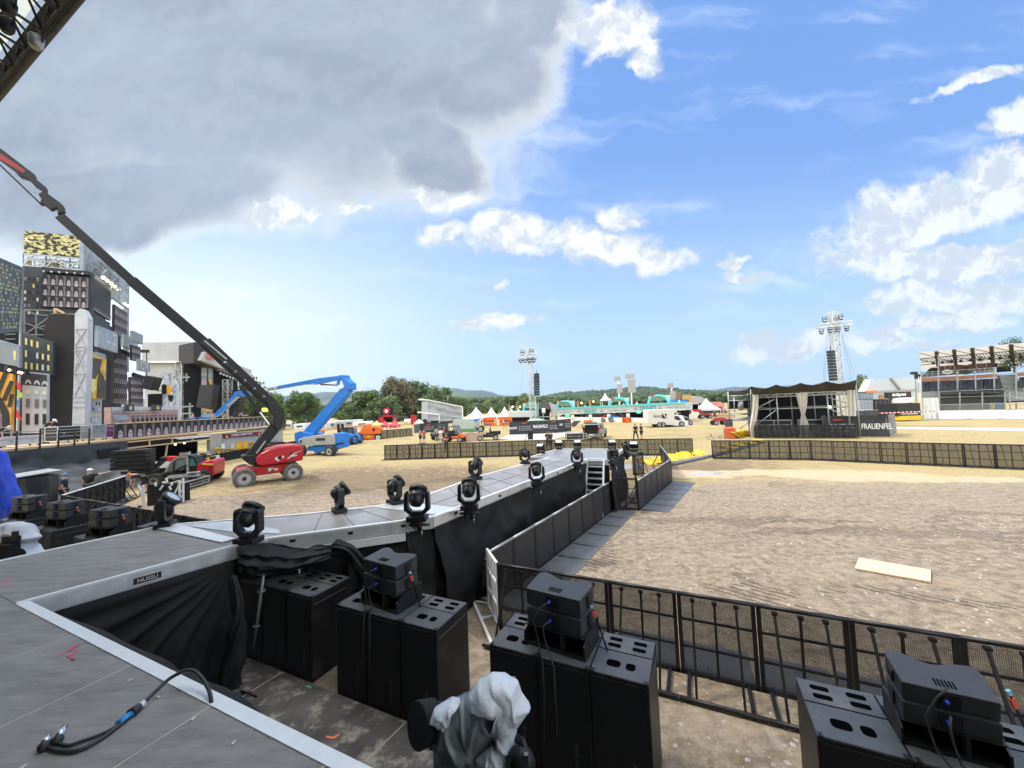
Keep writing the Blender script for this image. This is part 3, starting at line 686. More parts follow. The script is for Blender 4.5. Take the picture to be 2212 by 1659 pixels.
text('lettering','NUSSLI',.075,pc+UP*(DECK-.125)+nrm*.038,an,white,sg,.002,fit=(.22,.05))
q=mb(blackmatte)
for a,b,n in((Rr[2],Rr[3],3),(Rr[3],Rr[4],5)):
 dn=Vector(((b-a).y,-(b-a).x,0)).normalized()
 for k_ in range(n):
  c_=a.lerp(b,(k_+.4)/n);q=mb(blackmatte);q.box(c_+dn*.03+UP*(DECK-.09),(.09,.012,.05),math.atan2((b-a).y,(b-a).x));q.build('slot',parent=rw)
q=mb(steel)
for a,b,n in((Rr[2],Rr[3],3),(Rr[3],Rr[4],5),(Ll[4],Ll[2],6)):
 for k_ in range(n):
  c_=a.lerp(b,(k_+.5)/n);c_=c_.lerp(Vector((0,14,0))if b.y>9 else c_+Vector((-.2,.4,0)),.02);q=mb(steel);q.tube([c_,c_+UP*1.85],.024,6);q.build('support_leg',parent=rw)
def skirt(a,b,zt0=1.86,zt1=1.86,amp=.06,off=.06,seed=0,nx=None,zb=.0,bulge=.1):
 d=(b-a).normalized();nn_=Vector((d.y,-d.x,0))
 c_=cloth(a+nn_*off,b+nn_*off,zt0,zt1,zb,zb,nx or max(10,int((b-a).length*16)),22,amp,4,seed,cloth_b,bulge,1)
 return c_.build('skirt',parent=rw)
skirt(Rr[3],Rr[3].lerp(Rr[4],.46),1.80,1.84,.15,seed=1,bulge=.3);skirt(Rr[3].lerp(Rr[4],.46),Rr[4],1.84,1.88,.08,seed=2,bulge=.04)
skirt(Rr[2].lerp(Rr[3],.45),Rr[3],1.42,1.62,.11,seed=4,off=.0,bulge=.25)
skirt(Rr[5],Rr[6],1.85,1.88,.09,seed=5,bulge=.1)
skirt(Rr[2]+Vector((-.1,.25,0)),Rr[3]+Vector((-.1,.15,0)),1.9,1.9,.03,seed=21);skirt(Rr[3]+Vector((-.5,-.12,0)),Rr[3]+Vector((.25,.35,0)),1.75,1.8,.10,seed=22,bulge=.22);skirt(Ll[2],Ll[4],1.85,1.85,.05,seed=6);skirt(Ll[4],Ll[7],1.85,1.85,.05,seed=7);skirt(Ll[7],Ll[8],1.85,1.85,.05,seed=8)
skirt(Rr[4]+NN*.12,Rr[5]+NN*.12,1.9,1.9,.03,seed=15,bulge=0)
dtop=[Rr[0]+Vector((.02,-.01,0)),Rr[1]+Vector((.04,-.03,0))];dbot=[A0+Vector((.25,-.12,0)),Vector((-4.40,6.12,0))]
def drapef(a,b):
 p=dbot[0].lerp(dbot[1],a).lerp(dtop[0].lerp(dtop[1],a),b);z=lerp(.02,1.80,b);nn_=Vector((.8,-.6,0));r_=math.atan2(1-b,1.02-a)
 w=math.sin(r_*26+noise.noise(Vector((a*2,b*2,5)))*4)*.055*min(1,(1-a)*1.5+.25)*min(1,(1-b)*5+.1)+noise.noise(Vector((a*3,b*3,1)))*.12*(1-b)
 return p+nn_*(w+.05)+UP*z
dr=mb(cloth_b);dr.grid(drapef,90,50)
tag(dr.build('drape',loc=(-5,5.5,0)),'large black drape gathered at its upper right corner below the white stage edge','drape','loose black cloths by the stage')
dq=mb(cloth_b)
def swag(pts,w,seed,n=40,name_label=None):
 q_=mb(cloth_b)
 pts=[Vector(p)for p in pts]
 def c(t):
  k_=min(int(t*(len(pts)-1)),len(pts)-2);f_=t*(len(pts)-1)-k_
  p0=pts[max(k_-1,0)];p1=pts[k_];p2=pts[k_+1];p3=pts[min(k_+2,len(pts)-1)]
  return .5*((2*p1)+(p2-p0)*f_+(2*p0-5*p1+4*p2-p3)*f_**2+(3*p1-p0-3*p2+p3)*f_**3)
 vs=[]
 for i in range(n+1):
  t=i/n;p=c(t);d=(c(min(1,t+.02))-c(max(0,t-.02))).normalized();x_=d.cross(UP).normalized();y_=x_.cross(d)
  ww=w[0]+(w[1]-w[0])*t if isinstance(w,tuple)else w
  ww*=1+.35*noise.noise(Vector((t*5,seed,0)))
  for j in range(32):
   a=2*PI*j/32;r=ww*(1+.22*math.sin(4*a+seed+t*3)+.16*math.sin(7*a-t*5)+.4*noise.noise(Vector((math.cos(a),math.sin(a),t*4+seed))))
   vs.append(p+(x_*math.cos(a)*.6+y_*math.sin(a))*r)
 q_.add(vs,[(i*32+j,i*32+(j+1)%32,(i+1)*32+(j+1)%32,(i+1)*32+j)for i in range(n)for j in range(32)],True)
 return q_
def PZ(z,Y):return AY(*z,Y)
rt_=[PZ(z2(60,170),6.5),PZ(z2(250,150),6.75),PZ(z2(480,175),7.05),PZ(z2(700,160),7.25)];rb_=[PZ(z2(75,350),6.35),PZ(z2(230,360),6.45),PZ(z2(450,325),6.7),PZ(z2(710,255),7.05)]
def rolled(a,b):
 k_=min(int(a*3),2);f2=a*3-k_;t_=rt_[k_].lerp(rt_[k_+1],f2);b_=rb_[k_].lerp(rb_[k_+1],f2);p=b_.lerp(t_,b)
 pin=min(1,a*5+.15)*min(1,(1-a)*4+.15);w=math.sin(b*17+a*5+noise.noise(Vector((a*4,b*3,2)))*3)*.055*pin+noise.noise(Vector((a*9,b*6,7)))*.07
 return p+Vector((.25,-.9,0))*(w+.16*math.sin(PI*b)*pin)
q=mb(cloth_b);q.grid(rolled,80,40);o=q.build('rolled_drape',loc=(-4,6.6,1.5))
tag(o,'black cloth rolled and tied up beneath the lamp and the aluminium rail','drape','loose black cloths by the stage')
o=swag([PZ(z2(700,190),7.0),PZ(z2(800,210),6.9),PZ(z2(900,330),6.8),PZ(z2(960,460),6.8)],(.10,.17),5,70).build('knotted_drape',loc=(-2.5,6.9,1))
tag(o,'knotted black cloth hanging down between two subwoofer stacks','drape','loose black cloths by the stage')
o=swag([PZ(z1(1480,440),6.1),PZ(z1(1520,650),5.9),PZ(z1(1500,900),5.8),PZ(z1(1460,1140),5.75)],(.07,.17),9).build('hanging_fold',loc=(-4.4,6,0))
tag(o,'hanging end of the black drape beside the steel pole','drape','loose black cloths by the stage')
outp=[G(*z1(*p),1.5)for p in((330,690),(520,800),(840,905),(1160,1055),(1245,1140),(1360,1185),(1500,1205),(1650,1300),(1782,1480))]+[G(620,1659,1.5),G(760,1760,1.5)]
def fallen(a,b):
 k_=min(int(a*10),9);o_=outp[k_].lerp(outp[k_+1],a*10-k_);t_=(o_-A0).dot(S);e_=A0+S*t_+NN*.10+UP*1.93;w_=noise.noise(Vector((a*9,b*3,2)))*.05+math.sin(a*40+b*3)*.012
 if b<.5:f2=b*2;p=e_.lerp(o_,f2);p.z+=.10*math.sin(PI*f2)-.02
 else:f2=b*2-1;p=o_+Vector((0,0,-1.45*f2))-NN*.15*f2
 return p+NN*w_*min(1,b*3)
q=mb(cloth_b);q.grid(fallen,90,24)
o=q.build('fallen_cloth',loc=(-3,3.2,1))
tag(o,'black cloth bulging outward just below the white stage edge','drape','loose black cloths by the stage')
st=thing('stairs',(2.9,14.2,0),'steep aluminium stairs with open treads leading up to the catwalk platform','stairs')
ta=Vector((2.80,15.04,DECK-.02));tb=Vector((3.38,14.78,DECK-.02));dn=Vector((-.30,-.64,-1.96))
for a in(ta,tb):
 q=mb(aluw);q.beam(a,a+dn,.05,.10);q.build('stringer',parent=st)
for k_ in range(9):
 t=(k_+.1)/9.3;a=ta+dn*t;b=tb+dn*t
 q=mb(alu);d=(b-a);w_=Vector((-.08,-.16,0));q.prism([a-w_,b-w_,b+w_*.3,a+w_*.3],(0,0,-.035));q.build('tread',parent=st)
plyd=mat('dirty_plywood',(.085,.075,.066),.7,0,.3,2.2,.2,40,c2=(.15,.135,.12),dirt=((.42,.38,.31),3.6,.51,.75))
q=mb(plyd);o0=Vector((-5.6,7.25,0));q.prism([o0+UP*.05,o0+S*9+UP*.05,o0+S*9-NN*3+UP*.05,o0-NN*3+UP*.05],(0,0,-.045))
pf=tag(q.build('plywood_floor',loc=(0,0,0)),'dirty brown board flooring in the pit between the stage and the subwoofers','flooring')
q=mb(mat('seam_line',(.5,.46,.38)))
for p in((z2(360,1015),z2(80,1190)),(z2(1180,1360),z2(920,1615))):
 a=G(*p[0],.055);b=G(*p[1],.055);q.beam(a,b,.014,.008)
q.build('panel_seam',parent=pf)
for pts,m_,l_ in(([z2(510,1110),z2(535,1105),z2(557,1115),z2(550,1127),z2(532,1117)],mat('green_tape',(.1,.6,.2)),'small corner mark of green tape on the pit flooring'),([z2(650,1443),z2(700,1450),z2(740,1430),z2(745,1440),z2(705,1465),z2(660,1460)],mat('orange_tape',(.9,.25,.12)),'small corner mark of orange tape on the pit flooring')):
 q=mb(m_);q.prism([G(*p,.056)for p in pts],(0,0,.003));tag(q.build('tape_mark',loc=G(*pts[0],.056)),l_,'tape')
q=mb(steel);pa=Vector((-4.66,6.9,.05));pb=AY(*z2(235,360),6.55)
q.tube([pa,pb],.024,10)
for t in(.38,.8):c_=pa.lerp(pb,t);q.tube([c_-UP*.012,c_+UP*.012],.062,14)
tag(q.build('scaffold_pole',loc=pa),'galvanised steel scaffold pole with ring collars standing in the pit','pole')
#SUBWOOFERS AND FRONT FILLS
seamm=mat('groove_black',(.003,.003,.0035),1,spec=0)
dustm=mat('dust_line',(.10,.092,.075),.8)
def make_sub():
 t=thing('subwoofer',(0,0,0),'x','loudspeaker','black subwoofer cabinets in front of the stage',local=True)
 W,D_,H_=.612,.76,1.3
 q=mb(blackcab);q.box((W/2,D_/2,H_/2),(W,D_,H_));q.build('cabinet',parent=t,bevel=.008)
 q=mb(mat('dust_sheen_lid',(.07,.073,.078),.45,0,.2,3,.2,200,dirt=((.15,.135,.11),3.0,.53,.6)));q.box((W/2,D_/2,H_+.001),(W-.016,D_-.016,.004));q.build('lid',parent=t)  # lighter top colour: dust plus the sky's reflection painted in
 q=mb(grille);q.box((W/2,-.004,H_/2),(W-.05,.012,H_-.08));q.build('grille',parent=t)
 q=mb(seamm);q.box((W/2,D_*.56,H_+.003),(W-.02,.012,.006));q.build('lid_seam',parent=t)
 def slot(cx,cy,w,h):
  z=H_+.0065;n=5;pts=[]
  r=min(w,h)*.35
  for(sx_,sy_,a0)in((1,1,0),(-1,1,90),(-1,-1,180),(1,-1,270)):
   for k_ in range(n):
    a=math.radians(a0+90*k_/(n-1));pts.append((cx+sx_*(w/2-r)+math.cos(a)*r,cy+sy_*(h/2-r)+math.sin(a)*r,z))
  q=mb(seamm);q.prism(pts,(0,0,-.003));q.build('handle_slot',parent=t)  # flat black plate; its colour stands for the shade inside a hole
 slot(W*.36,D_*.27,.15,.11);slot(W*.66,D_*.27,.10,.11)
 slot(W*.28,D_*.70,.15,.065);slot(W*.28,D_*.86,.15,.065);slot(W*.74,D_*.70,.15,.065);slot(W*.74,D_*.86,.15,.065)
 for cx in(.03,W-.03):
  q=mb(steel if False else blackplastic);q.box((cx,.02,H_+.006),(.035,.05,.012));q.lathe([(.01,0),(.01,.01)],(cx,.02,H_+.008),8);q.build('corner_bracket',parent=t)
 q=mb(dustm);q.box((W+.0015,D_*.48,H_-.13),(.004,D_*.85,.018));q.build('side_rail',parent=t)
 text('lettering','STAGE SENSE',.055,(W*.73,-.012,.33),0,mat('faded_print',(.07,.08,.09),.7),t,.001,rx=PI/2)
 return t
sub0=make_sub()
for c_ in kids(sub0):
 if c_.name.startswith('lettering'):
  bb_=Vector((.44,-.012,.33));c_.data.transform(Matrix.Translation(bb_)@Matrix.Rotation(-PI/2,4,'Y')@Matrix.Translation(-Vector((.612*.73,-.012,.33))))
used0=False
def stack(fl,n,desc,which=('left','middle','right')):
 global used0
 fl=Vector((fl[0],fl[1],0))
 for k_ in range(n):
  loc=fl+S*(.618*k_);w=which[k_]if n==3 else(('left','right')[k_]if n==2 else '')
  lab=f'{w} black subwoofer cabinet of the {desc}'
  if not used0:
   sub0.location=loc;sub0.rotation_euler=(0,0,SA);sub0['label']=lab;used0=True
  else:copy_thing(sub0,loc,SA,lab)
P1=Vector((-3.27,6.22,0))-S*1.854
P2=Vector((-2.78,5.97,0));P3=Vector((-.40,4.86,0));P4=Vector((2.47,3.43,0))
stack(P1,3,'stack beside the steel scaffold pole');stack(P2,3,'stack left of the grey rain cover')
stack(P3,3,'stack behind the grey rain cover');stack(P4,3,'stack in the bottom right corner')
Ls=[Vector((-15.9,12.0,0)),Vector((-13.53,10.96,0)),Vector((-11.25,9.93,0)),Vector((-9.35,9.12,0))]
stack(Ls[0],2,'stack nearest the blue tarpaulin');stack(Ls[1],2,'stack behind the white rain cover');stack(Ls[2],2,"stack touching the catwalk's left edge")
stack(Ls[3],2,"stack behind the catwalk's first left lamp")
def make_fill():
 t=thing('fill_speaker',(0,0,0),'x','loudspeaker','front fill loudspeakers on the subwoofers',local=True)
 def prof(z,k_=1):return[(x*k_,y*k_,z)for x,y in((-.35,-.22),(.35,-.22),(.37,.12),(.36,.20),(.30,.225),(.18,.205),(.06,.15),(-.02,.135),(-.10,.155),(-.2,.215),(-.30,.235),(-.36,.20),(-.37,.12))]
 q=mb(mat('fill_cabinet',(.034,.037,.042),.42,0,.15,4,.25,160));q.prism(prof(0),(0,0,.20));q.build('cabinet',parent=t,bevel=.012)
 q=mb(blackmatte);q.box((0,-.225,.10),(.16,.01,.15));q.build('connector_panel',parent=t)
 for k_ in range(6):
  q=mb(seamm);q.box((-.07+k_*.028,-.12,.2015),(.013,.09,.004));q.build('vent_slot',parent=t)
 q=mb(blue_plug);q.tube([(-.03,-.225,.11),(-.03,-.275,.11)],.016,8);q.build('connector',parent=t)
 q=mb(black)
 for sx_ in(-1,1):
  q=mb(black);q.box((sx_*.372,.0,.10),(.015,.10,.13));q.build('rigging_plate',parent=t)
 return t
fill0=make_fill()
riser_c=[0]
def make_riser():
 t=thing('speaker_riser',(0,0,0),'x','speaker stand','low black risers under the front fill loudspeakers',local=True)
 q=mb(black);q.box((0,0,.012),(.80,.52,.024));q.box((0,0,.222),(.74,.48,.014));q.build('base_plate',parent=t)
 for sx_ in(-1,1):
  q=mb(black);q.prism([(sx_*.39,-.25,.02),(sx_*.39,.25,.02),(sx_*.39,.25,.26),(sx_*.39,-.12,.22),(sx_*.39,-.25,.15)],(-sx_*.02,0,0));q.build('side_plate',parent=t)
 q=mb(blackmatte);q.box((0,.22,.12),(.74,.02,.2));q.box((.1,-.20,.12),(.03,.1,.2));q.build('brace',parent=t)
 return t
riser0=make_riser()
fu=[False]
def mon(c_,rz,desc,ups=2,tilt=0,cab_h=1.3,sc_=1.0):
 sc_=.80 if c_[0]>3 else 1.0
 c_=Vector((c_[0],c_[1],cab_h+.004))
 if not fu[0]:riser0.location=c_;riser0.rotation_euler=(0,0,rz);riser0['label']=f'black riser on the {desc}'
 else:copy_thing(riser0,c_,rz,f'black riser on the {desc}')
 if sc_<1:bpy.data.objects[[o.name for o in col.objects if o.name.startswith('speaker_riser')][-1]].scale=(sc_,)*3
 z=.235*sc_
 for k_ in range(ups):
  lab=f"{('lower', 'upper')[k_]} black front fill loudspeaker on the {desc}"
  l_=c_+UP*z
  if not fu[0]and k_==0:fill0.location=l_;fill0.rotation_euler=(0,0,rz);fill0['label']=lab;o=fill0
  else:o=copy_thing(fill0,l_,rz,lab)
  o.rotation_euler=(tilt*(k_+1),0,rz);o.scale=(sc_,)*3
  z+=.225*sc_
 fu[0]=True
 R=Matrix.Rotation(rz,3,'Z');
 q=mb(rubber);b0=c_+R@Vector((-.03,-.27,.345));q.tube([b0+UP*.22,c_+R@Vector((-.12,-.33,.5)),c_+R@Vector((-.2,-.34,.34)),c_+R@Vector((-.15,-.33,.1)),c_+R@Vector((-.05,-.45,.01)),c_+R@Vector((.0,-.52,-.25)),c_+R@Vector((-.02,-.53,-.8))],.008,6)
 q.tube([b0,c_+R@Vector((-.07,-.36,.32)),c_+R@Vector((-.06,-.36,.2)),c_+R@Vector((-.02,-.34,.05)),c_+R@Vector((.12,-.5,.01)),c_+R@Vector((.14,-.53,-.7))],.008,6)
 tag(q.build('speaker_cable',loc=c_),f'black speaker cables on the {desc}','cable','cables of the front fill loudspeakers')
 q=mb(black);a=c_+R@Vector((.40,.0,.50));b=c_+R@Vector((.55,.05,.0));q.beam(a,b,.02,.006)
 q.mt(mat('light_blue_tape',(.3,.6,.75)));q.beam(a.lerp(b,.0),a.lerp(b,.07),.032,.02);q.mt(mat('red_tag',(.8,.12,.08)));q.beam(a.lerp(b,.12),a.lerp(b,.26),.036,.022)
 tag(q.build('ratchet_strap',loc=a),f'red-tagged black strap on the {desc}','strap','straps of the front fill loudspeakers')
def top_c(P,k_=.93,d=.42):return P+S*k_+NN*d
RZ=SA-.10
mon(top_c(P2,.72,.40),RZ,'stack left of the grey rain cover',tilt=.03)
mon(top_c(P3,.80,.40),RZ,'stack behind the grey rain cover',tilt=.03)
mon(top_c(P4,.93,.36),SA-.05,'stack in the bottom right corner',tilt=.09)
mon(top_c(Ls[0],.70),SA+.25,'stack nearest the blue tarpaulin');mon(top_c(Ls[1],.62),SA+.25,'stack behind the white rain cover');mon(top_c(Ls[2],.72),SA+.25,"stack touching the catwalk's left edge");mon(top_c(Ls[3],.85),SA+.25,"stack behind the catwalk's first left lamp",ups=1)
#CROWD BARRIERS
BW=1.05
perf=mat('perforated_sheet',(.020,.018,.016),.55,0,.3,3,0)
def perfmat(name,base,a0,dots=None):
 m=mat(name,base,.5,0,.3,3,alpha=a0)
 if dots:
  t=m.node_tree;tcn=t.nodes.new('ShaderNodeTexCoord');v_=t.nodes.new('ShaderNodeTexVoronoi');v_.inputs['Scale'].default_value=dots;v_.inputs['Randomness'].default_value=0
  t.links.new(tcn.outputs['Object'],v_.inputs['Vector']);r=t.nodes.new('ShaderNodeMapRange');r.inputs[1].default_value=.38;r.inputs[2].default_value=.5;r.inputs[3].default_value=a0-.25;r.inputs[4].default_value=min(1,a0+.3)
  t.links.new(v_.outputs['Distance'],r.inputs[0])
  for n in t.nodes:
   if n.type=='MIX_SHADER':t.links.new(r.outputs[0],n.inputs[0])
 return m
mesh_n=perfmat('barrier_mesh',(.05,.046,.042),.34,55)
mesh_f=perfmat('barrier_mesh_far',(.02,.018,.017),.50)
mesh_solid=perfmat('barrier_mesh_dark',(.022,.021,.022),.93)
def make_barrier(meshm,topm,name='crowd_barrier',brace=True):
 t=thing(name,(0,0,0),'x','crowd barrier',local=True)
 q=mb(black)
 q.box((.03,0,.6),(.055,.05,1.2));q.box((BW-.03,0,.6),(.055,.05,1.2));q.box((BW/2,0,.03),(BW,.05,.06));
 q.box((BW/2,-.005,.42),(BW-.1,.03,.03));q.box((BW/2,-.005,.82),(BW-.1,.03,.03));q.build('frame',parent=t)
 q=mb(topm);q.tube([(0,0,1.19),(BW,0,1.19)],.032,8);q.build('top_rail',parent=t)
 q=mb(meshm);q.box((BW/2,.012,.62),(BW-.08,.004,1.12));q.build('mesh_panel',parent=t)
 if brace:
  for x in(.22,.52,.80):
   q=mb(black);y=-.60 if x!=.52 else-.02;q.beam((x,-.03,1.14),(x,y,.06),.032,.032);q.box((x,-.04,1.13),(.07,.05,.04));q.build('strut',parent=t)
  q=mb(black);q.tube([(0,-.62,.05),(BW,-.62,.05)],.03,8);q.box((.12,-.3,.03),(.05,.6,.03));q.box((.9,-.3,.03),(.05,.6,.03));q.build('foot_frame',parent=t)
 return t
def run(src,a,b,grp,labf,n=None,flip=False,start=0):
 a=Vector((a[0],a[1],0));b=Vector((b[0],b[1],0));L_=(b-a).length;n=n or max(1,round(L_/BW));d=(b-a)/n;rz=math.atan2(d.y,d.x)
 out=[]
 for k_ in range(n):
  loc=a+d*k_ if not flip else a+d*(k_+1);r=rz if not flip else rz+PI
  lab=labf(start+k_,n)
  if src.get('used'):o=copy_thing(src,loc,r,lab)
  else:src['used']=1;src.location=loc;src.rotation_euler=(0,0,r);src['label']=lab;o=src
  o['group']=grp;o.scale=((d.length/BW)*.995,1,.94 if src is bm_ else 1);out.append(o)
 return out
def pos_word(k_,n,l_='left end',r_='right end'):
 w=['first','second','third','fourth','fifth','sixth','seventh','eighth','ninth','tenth','eleventh','twelfth','thirteenth','fourteenth','fifteenth']
 if k_<=n//2:return(w[k_]if k_<15 else f'{k_ + 1}th')+' from its '+l_
 j=n-1-k_
 return('last' if j==0 else w[j]+' from')+(' at its ' if j==0 else ' its ')+r_
bm_=None;bn=make_barrier(mesh_n,black);nb0=Vector((-.42,7.50,0));
run(bn,nb0,nb0+S*10.5,'sections of the near barrier',lambda k_,n:f'black barrier section of the near run behind the subwoofers, {pos_word(k_, n)}',10)
bm_=make_barrier(mesh_solid,steel,brace=True)
m0=Vector((-.66,8.26,0));m1=Vector((3.74,15.16,0));m2=Vector((4.66,14.95,0));m3=Vector((7.97,19.9,0))
run(bm_,m0,m1,'dark barrier sections beside the catwalk',lambda k_,n:f'solid dark barrier section along the catwalk, {pos_word(k_, n, "near end", "gate end")}',8,flip=True)
run(bm_,m2,m3,'dark barrier sections beyond the gate',lambda k_,n:f'solid dark barrier section between the gate and the yellow ramps, {pos_word(k_, n, "gate end", "far end")}',6,flip=True)
gt=thing('barrier_gate',m1,'open mesh gate panel in the dark barrier beside the aluminium stairs','gate')
q=mb(black);
for t in(0.02,.5,.98):c_=m1.lerp(m2,t);q.box(c_+UP*.6,(.06,.05,1.2),math.atan2(-.25,1.04))
q.beam(m1+UP*1.19,m2+UP*1.19,.06);q.beam(m1+UP*.04,m2+UP*.04,.06);q.beam(m1+UP*.45,m2+UP*.45,.025);q.beam(m1+UP*.82,m2+UP*.82,.025);q.build('frame',parent=gt)
q=mb(perfmat('gate_mesh',(.03,.03,.03),.45));q.quad(m1+UP*.05,m2+UP*.05,m2+UP*1.17,m1+UP*1.17);q.build('mesh_panel',parent=gt)
cp=thing('corner_barrier',m0,'narrow bright aluminium corner barrier with a triangular foot','crowd barrier')
q=mb(aluw);d=(nb0-m0)
for t in(0,.5,1):q.box(m0+d*t+UP*.6,(.05,.05,1.2),math.atan2(d.y,d.x))
for z in(.05,.42,.82,1.2):q.beam(m0+UP*z,nb0+UP*z,.045)
q.build('frame',parent=cp)
q=mb(perfmat('pale_mesh',(.55,.55,.53),.75));q.quad(m0+UP*.05,nb0+UP*.05,nb0+UP*1.17,m0+UP*1.17);q.build('mesh_panel',parent=cp)
q=mb(aluw);fa=G(*z2(1640,540),.03);fb_=G(*z2(1770,840),.03);fc=G(*z2(1760,560),.03);fd=G(*z2(1860,760),.03)
q.beam(fa,fb_,.05);q.beam(fa,fc,.04);q.beam(fb_,fd,.05);q.beam(fa.lerp(fb_,.45),fc.lerp(fd,.4),.04);q.build('foot_frame',parent=cp)
q=mb(black);q.beam(nb0+UP*1.1+Vector((-.25,.5,0)),fa+Vector((.1,.3,0)),.035);q.build('strut',parent=cp)
bf=make_barrier(mesh_f,black)
fa0=Vector((-11.06,32.9,0));fa1=Vector((2.0,32.1,0));fa2=Vector((13.3,28.9,0))
run(bf,fa0,fa1,'barrier sections of the far left run',lambda k_,n:f'black barrier section, far run left of the platform, {pos_word(k_, n)}')
run(bf,fa1,fa2,'barrier sections of the far middle run',lambda k_,n:f'black barrier section of the far run behind the catwalk platform, {pos_word(k_, n)}')
fb0=Vector((13.7,27.0,0));fb1=Vector((19.0,24.9,0));fb2=Vector((27.5,18.2,0))
run(bf,fb0,fb1,'barrier sections right of the yellow ramps',lambda k_,n:f'black barrier section right of the yellow ramps before the bend, {pos_word(k_, n)}')
run(bf,fb1,fb2,'barrier sections at the right edge',lambda k_,n:f'black barrier section of the right run after the bend, {pos_word(k_, n)}')
run(bf,(-20.5,56.6),(-15.9,60.6),'barrier sections beside the orange lift',lambda k_,n:f'dark barrier section beside the orange lift, {pos_word(k_, n)}')
e0_=G(*zN(1640,470));e1_=G(*zN(1760,455));run(bf,e0_,e1_,'barriers behind the platform',lambda k_,n:'short open barrier section standing right of the catwalk platform',1)
run(bm_,G(*zN(1945,330)),m3,'barriers at the yellow ramps',lambda k_,n:'dark barrier return section at the far corner beside the yellow ramps',1)
ml0=Vector((-18.74,16.05,0));ml1=Vector((-20.98,20.9,0));ml2=Vector((-8.1,10.95,0))
bl=make_barrier(mat('black_panel',(.013,.014,.015),.5),aluw)
run(bl,ml0,ml1,'solid barrier sections in front of the two workers',lambda k_,n:f'solid black barrier by the two capped workers, {pos_word(k_, n, "near end", "far end")}',flip=False)
bl2=make_barrier(mat('black_panel',(.013,.014,.015),.5),black)
run(bl2,ml0,ml2,'solid barrier sections behind the left subwoofers',lambda k_,n:f'solid black barrier behind the left subwoofers, {pos_word(k_, n)}')
bl3=bl2
lb0=G(*zN(40,465));lb1=G(*zN(420,330))
run(bl2,(-1.5,14.3),(.9,17.2),'barrier sections left of the catwalk',lambda k_,n:f'black barrier left of the catwalk near the platform, {pos_word(k_, n, "near end", "far end")}',3,flip=True)
run(bl2,(-1.5,14.3),(-.95,13.75),'barrier return left of the catwalk',lambda k_,n:'short barrier return folding towards the catwalk on its left side',1)
run(bl2,(-6.9,9.6),(-2.9,11.7),'low barrier line along the left runway edge',lambda k_,n:f'dark barrier top just showing over the left catwalk edge, {pos_word(k_, n)}',4,flip=True)
#GROUND MATS, PLANK, RAMPS
matm=mat('ground_mat_plastic',(.085,.09,.098),.55,0,.2,3,.15,40,dirt=((.22,.21,.19),4,.58,.5))
def strip(a0,a1,b0,b1,n,labf,cat,grp,nm='ground_plate'):
 for k_ in range(n):
  t0,t1=k_/n+.004,(k_+1)/n-.004
  q=mb(matm);q.prism([a0.lerp(a1,t0)+UP*.035,a0.lerp(a1,t1)+UP*.035,b0.lerp(b1,t1)+UP*(.012),b0.lerp(b1,t0)+UP*(.012)],(0,0,-.012))
  q.prism([a0.lerp(a1,t0)+UP*.038,a0.lerp(a1,t0+.012/n*3)+UP*.038,b0.lerp(b1,t0+.012/n*3)+UP*.016,b0.lerp(b1,t0)+UP*.016],(0,0,-.002))
  tag(q.build(nm,loc=a0.lerp(a1,(t0+t1)/2)),labf(k_,n),cat,grp)
a0_=m0+(m1-m0)*.0+S*.06;a1_=m1+S*.06;b0_=G(*zX(1e9,0))if False else m0+S*.95;b1_=Vector((3.55,15.05,0))+S*.75
strip(a0_,a1_,m0+S*1.0,m1+S*.85,8,lambda k_,n:f'grey plastic ground plate beside the dark barrier, {pos_word(k_, n, "near end", "gate end")}','ground plate','ground plates in front of the gate')
strip(m2+S*.06,m3+S*.06,m2+S*1.05,m3+S*1.1,6,lambda k_,n:f'grey plastic ground plate beyond the gate, {pos_word(k_, n, "gate end", "far end")}','ground plate','ground plates beyond the gate')
strip(nb0+NN*.06,nb0+NN*.06+S*10.4,nb0+NN*.85,nb0+NN*.85+S*10.4,10,lambda k_,n:f'grey ground plate behind the near barrier mesh, {pos_word(k_, n)}','ground plate','ground plates behind the near barrier')
q=mb(ply);q.prism([G(*p,.05)for p in(z4(1015,245),z4(1045,170),z4(1553,258),z4(1552,340))],(0,0,-.035))
tag(q.build('wooden_board',loc=G(*z4(1280,250))),'pale plywood board lying alone on the brown soil','board')
ya,yb=G(*zN(1850,370)),Vector((14.6,29.3,0))
def ramp(c_,rz,w,l_,tilt,lab,grp='yellow ramp plates'):
 q=mb(yellow);q.T=Matrix.Translation(Vector((c_.x,c_.y,.10)))@Matrix.Rotation(rz,4,'Z')@Matrix.Rotation(tilt,4,'X')@Matrix.Rotation(.08,4,'Y')
 q.box((0,0,0),(w,l_,.05));q.box((0,0,.03),(w*.86,l_*.8,.012));q.box((-w*.25,0,.04),(.04,l_*.9,.01));q.box((w*.25,0,.04),(.04,l_*.9,.01));q.T=None
 tag(q.build('cable_ramp',loc=c_),lab,'cable ramp',grp)
nr=9;yd=(yb-ya).normalized();yr=math.atan2(yd.y,yd.x)
for k_ in range(nr):
 c_=ya.lerp(yb,(k_+.5)/nr)+Vector((-.25+random.uniform(-.1,.1),.35+random.uniform(-.12,.12),0))
 ramp(c_,yr-.45+random.uniform(-.15,.15),.70,.95,.22+random.uniform(0,.16),f'yellow ramp plate in the row between the two barriers, {pos_word(k_, nr, "near end", "far end")}')
for k_ in range(4):
 c_=Vector((17.5,31.9,0)).lerp(Vector((22.5,35.3,0)),k_/3);ramp(c_,yr-.3,1.1,1.2,.15,f'yellow ramp plate seen through the right barrier, {pos_word(k_, 4, "near end", "far end")}','yellow ramp plates behind the right barrier')
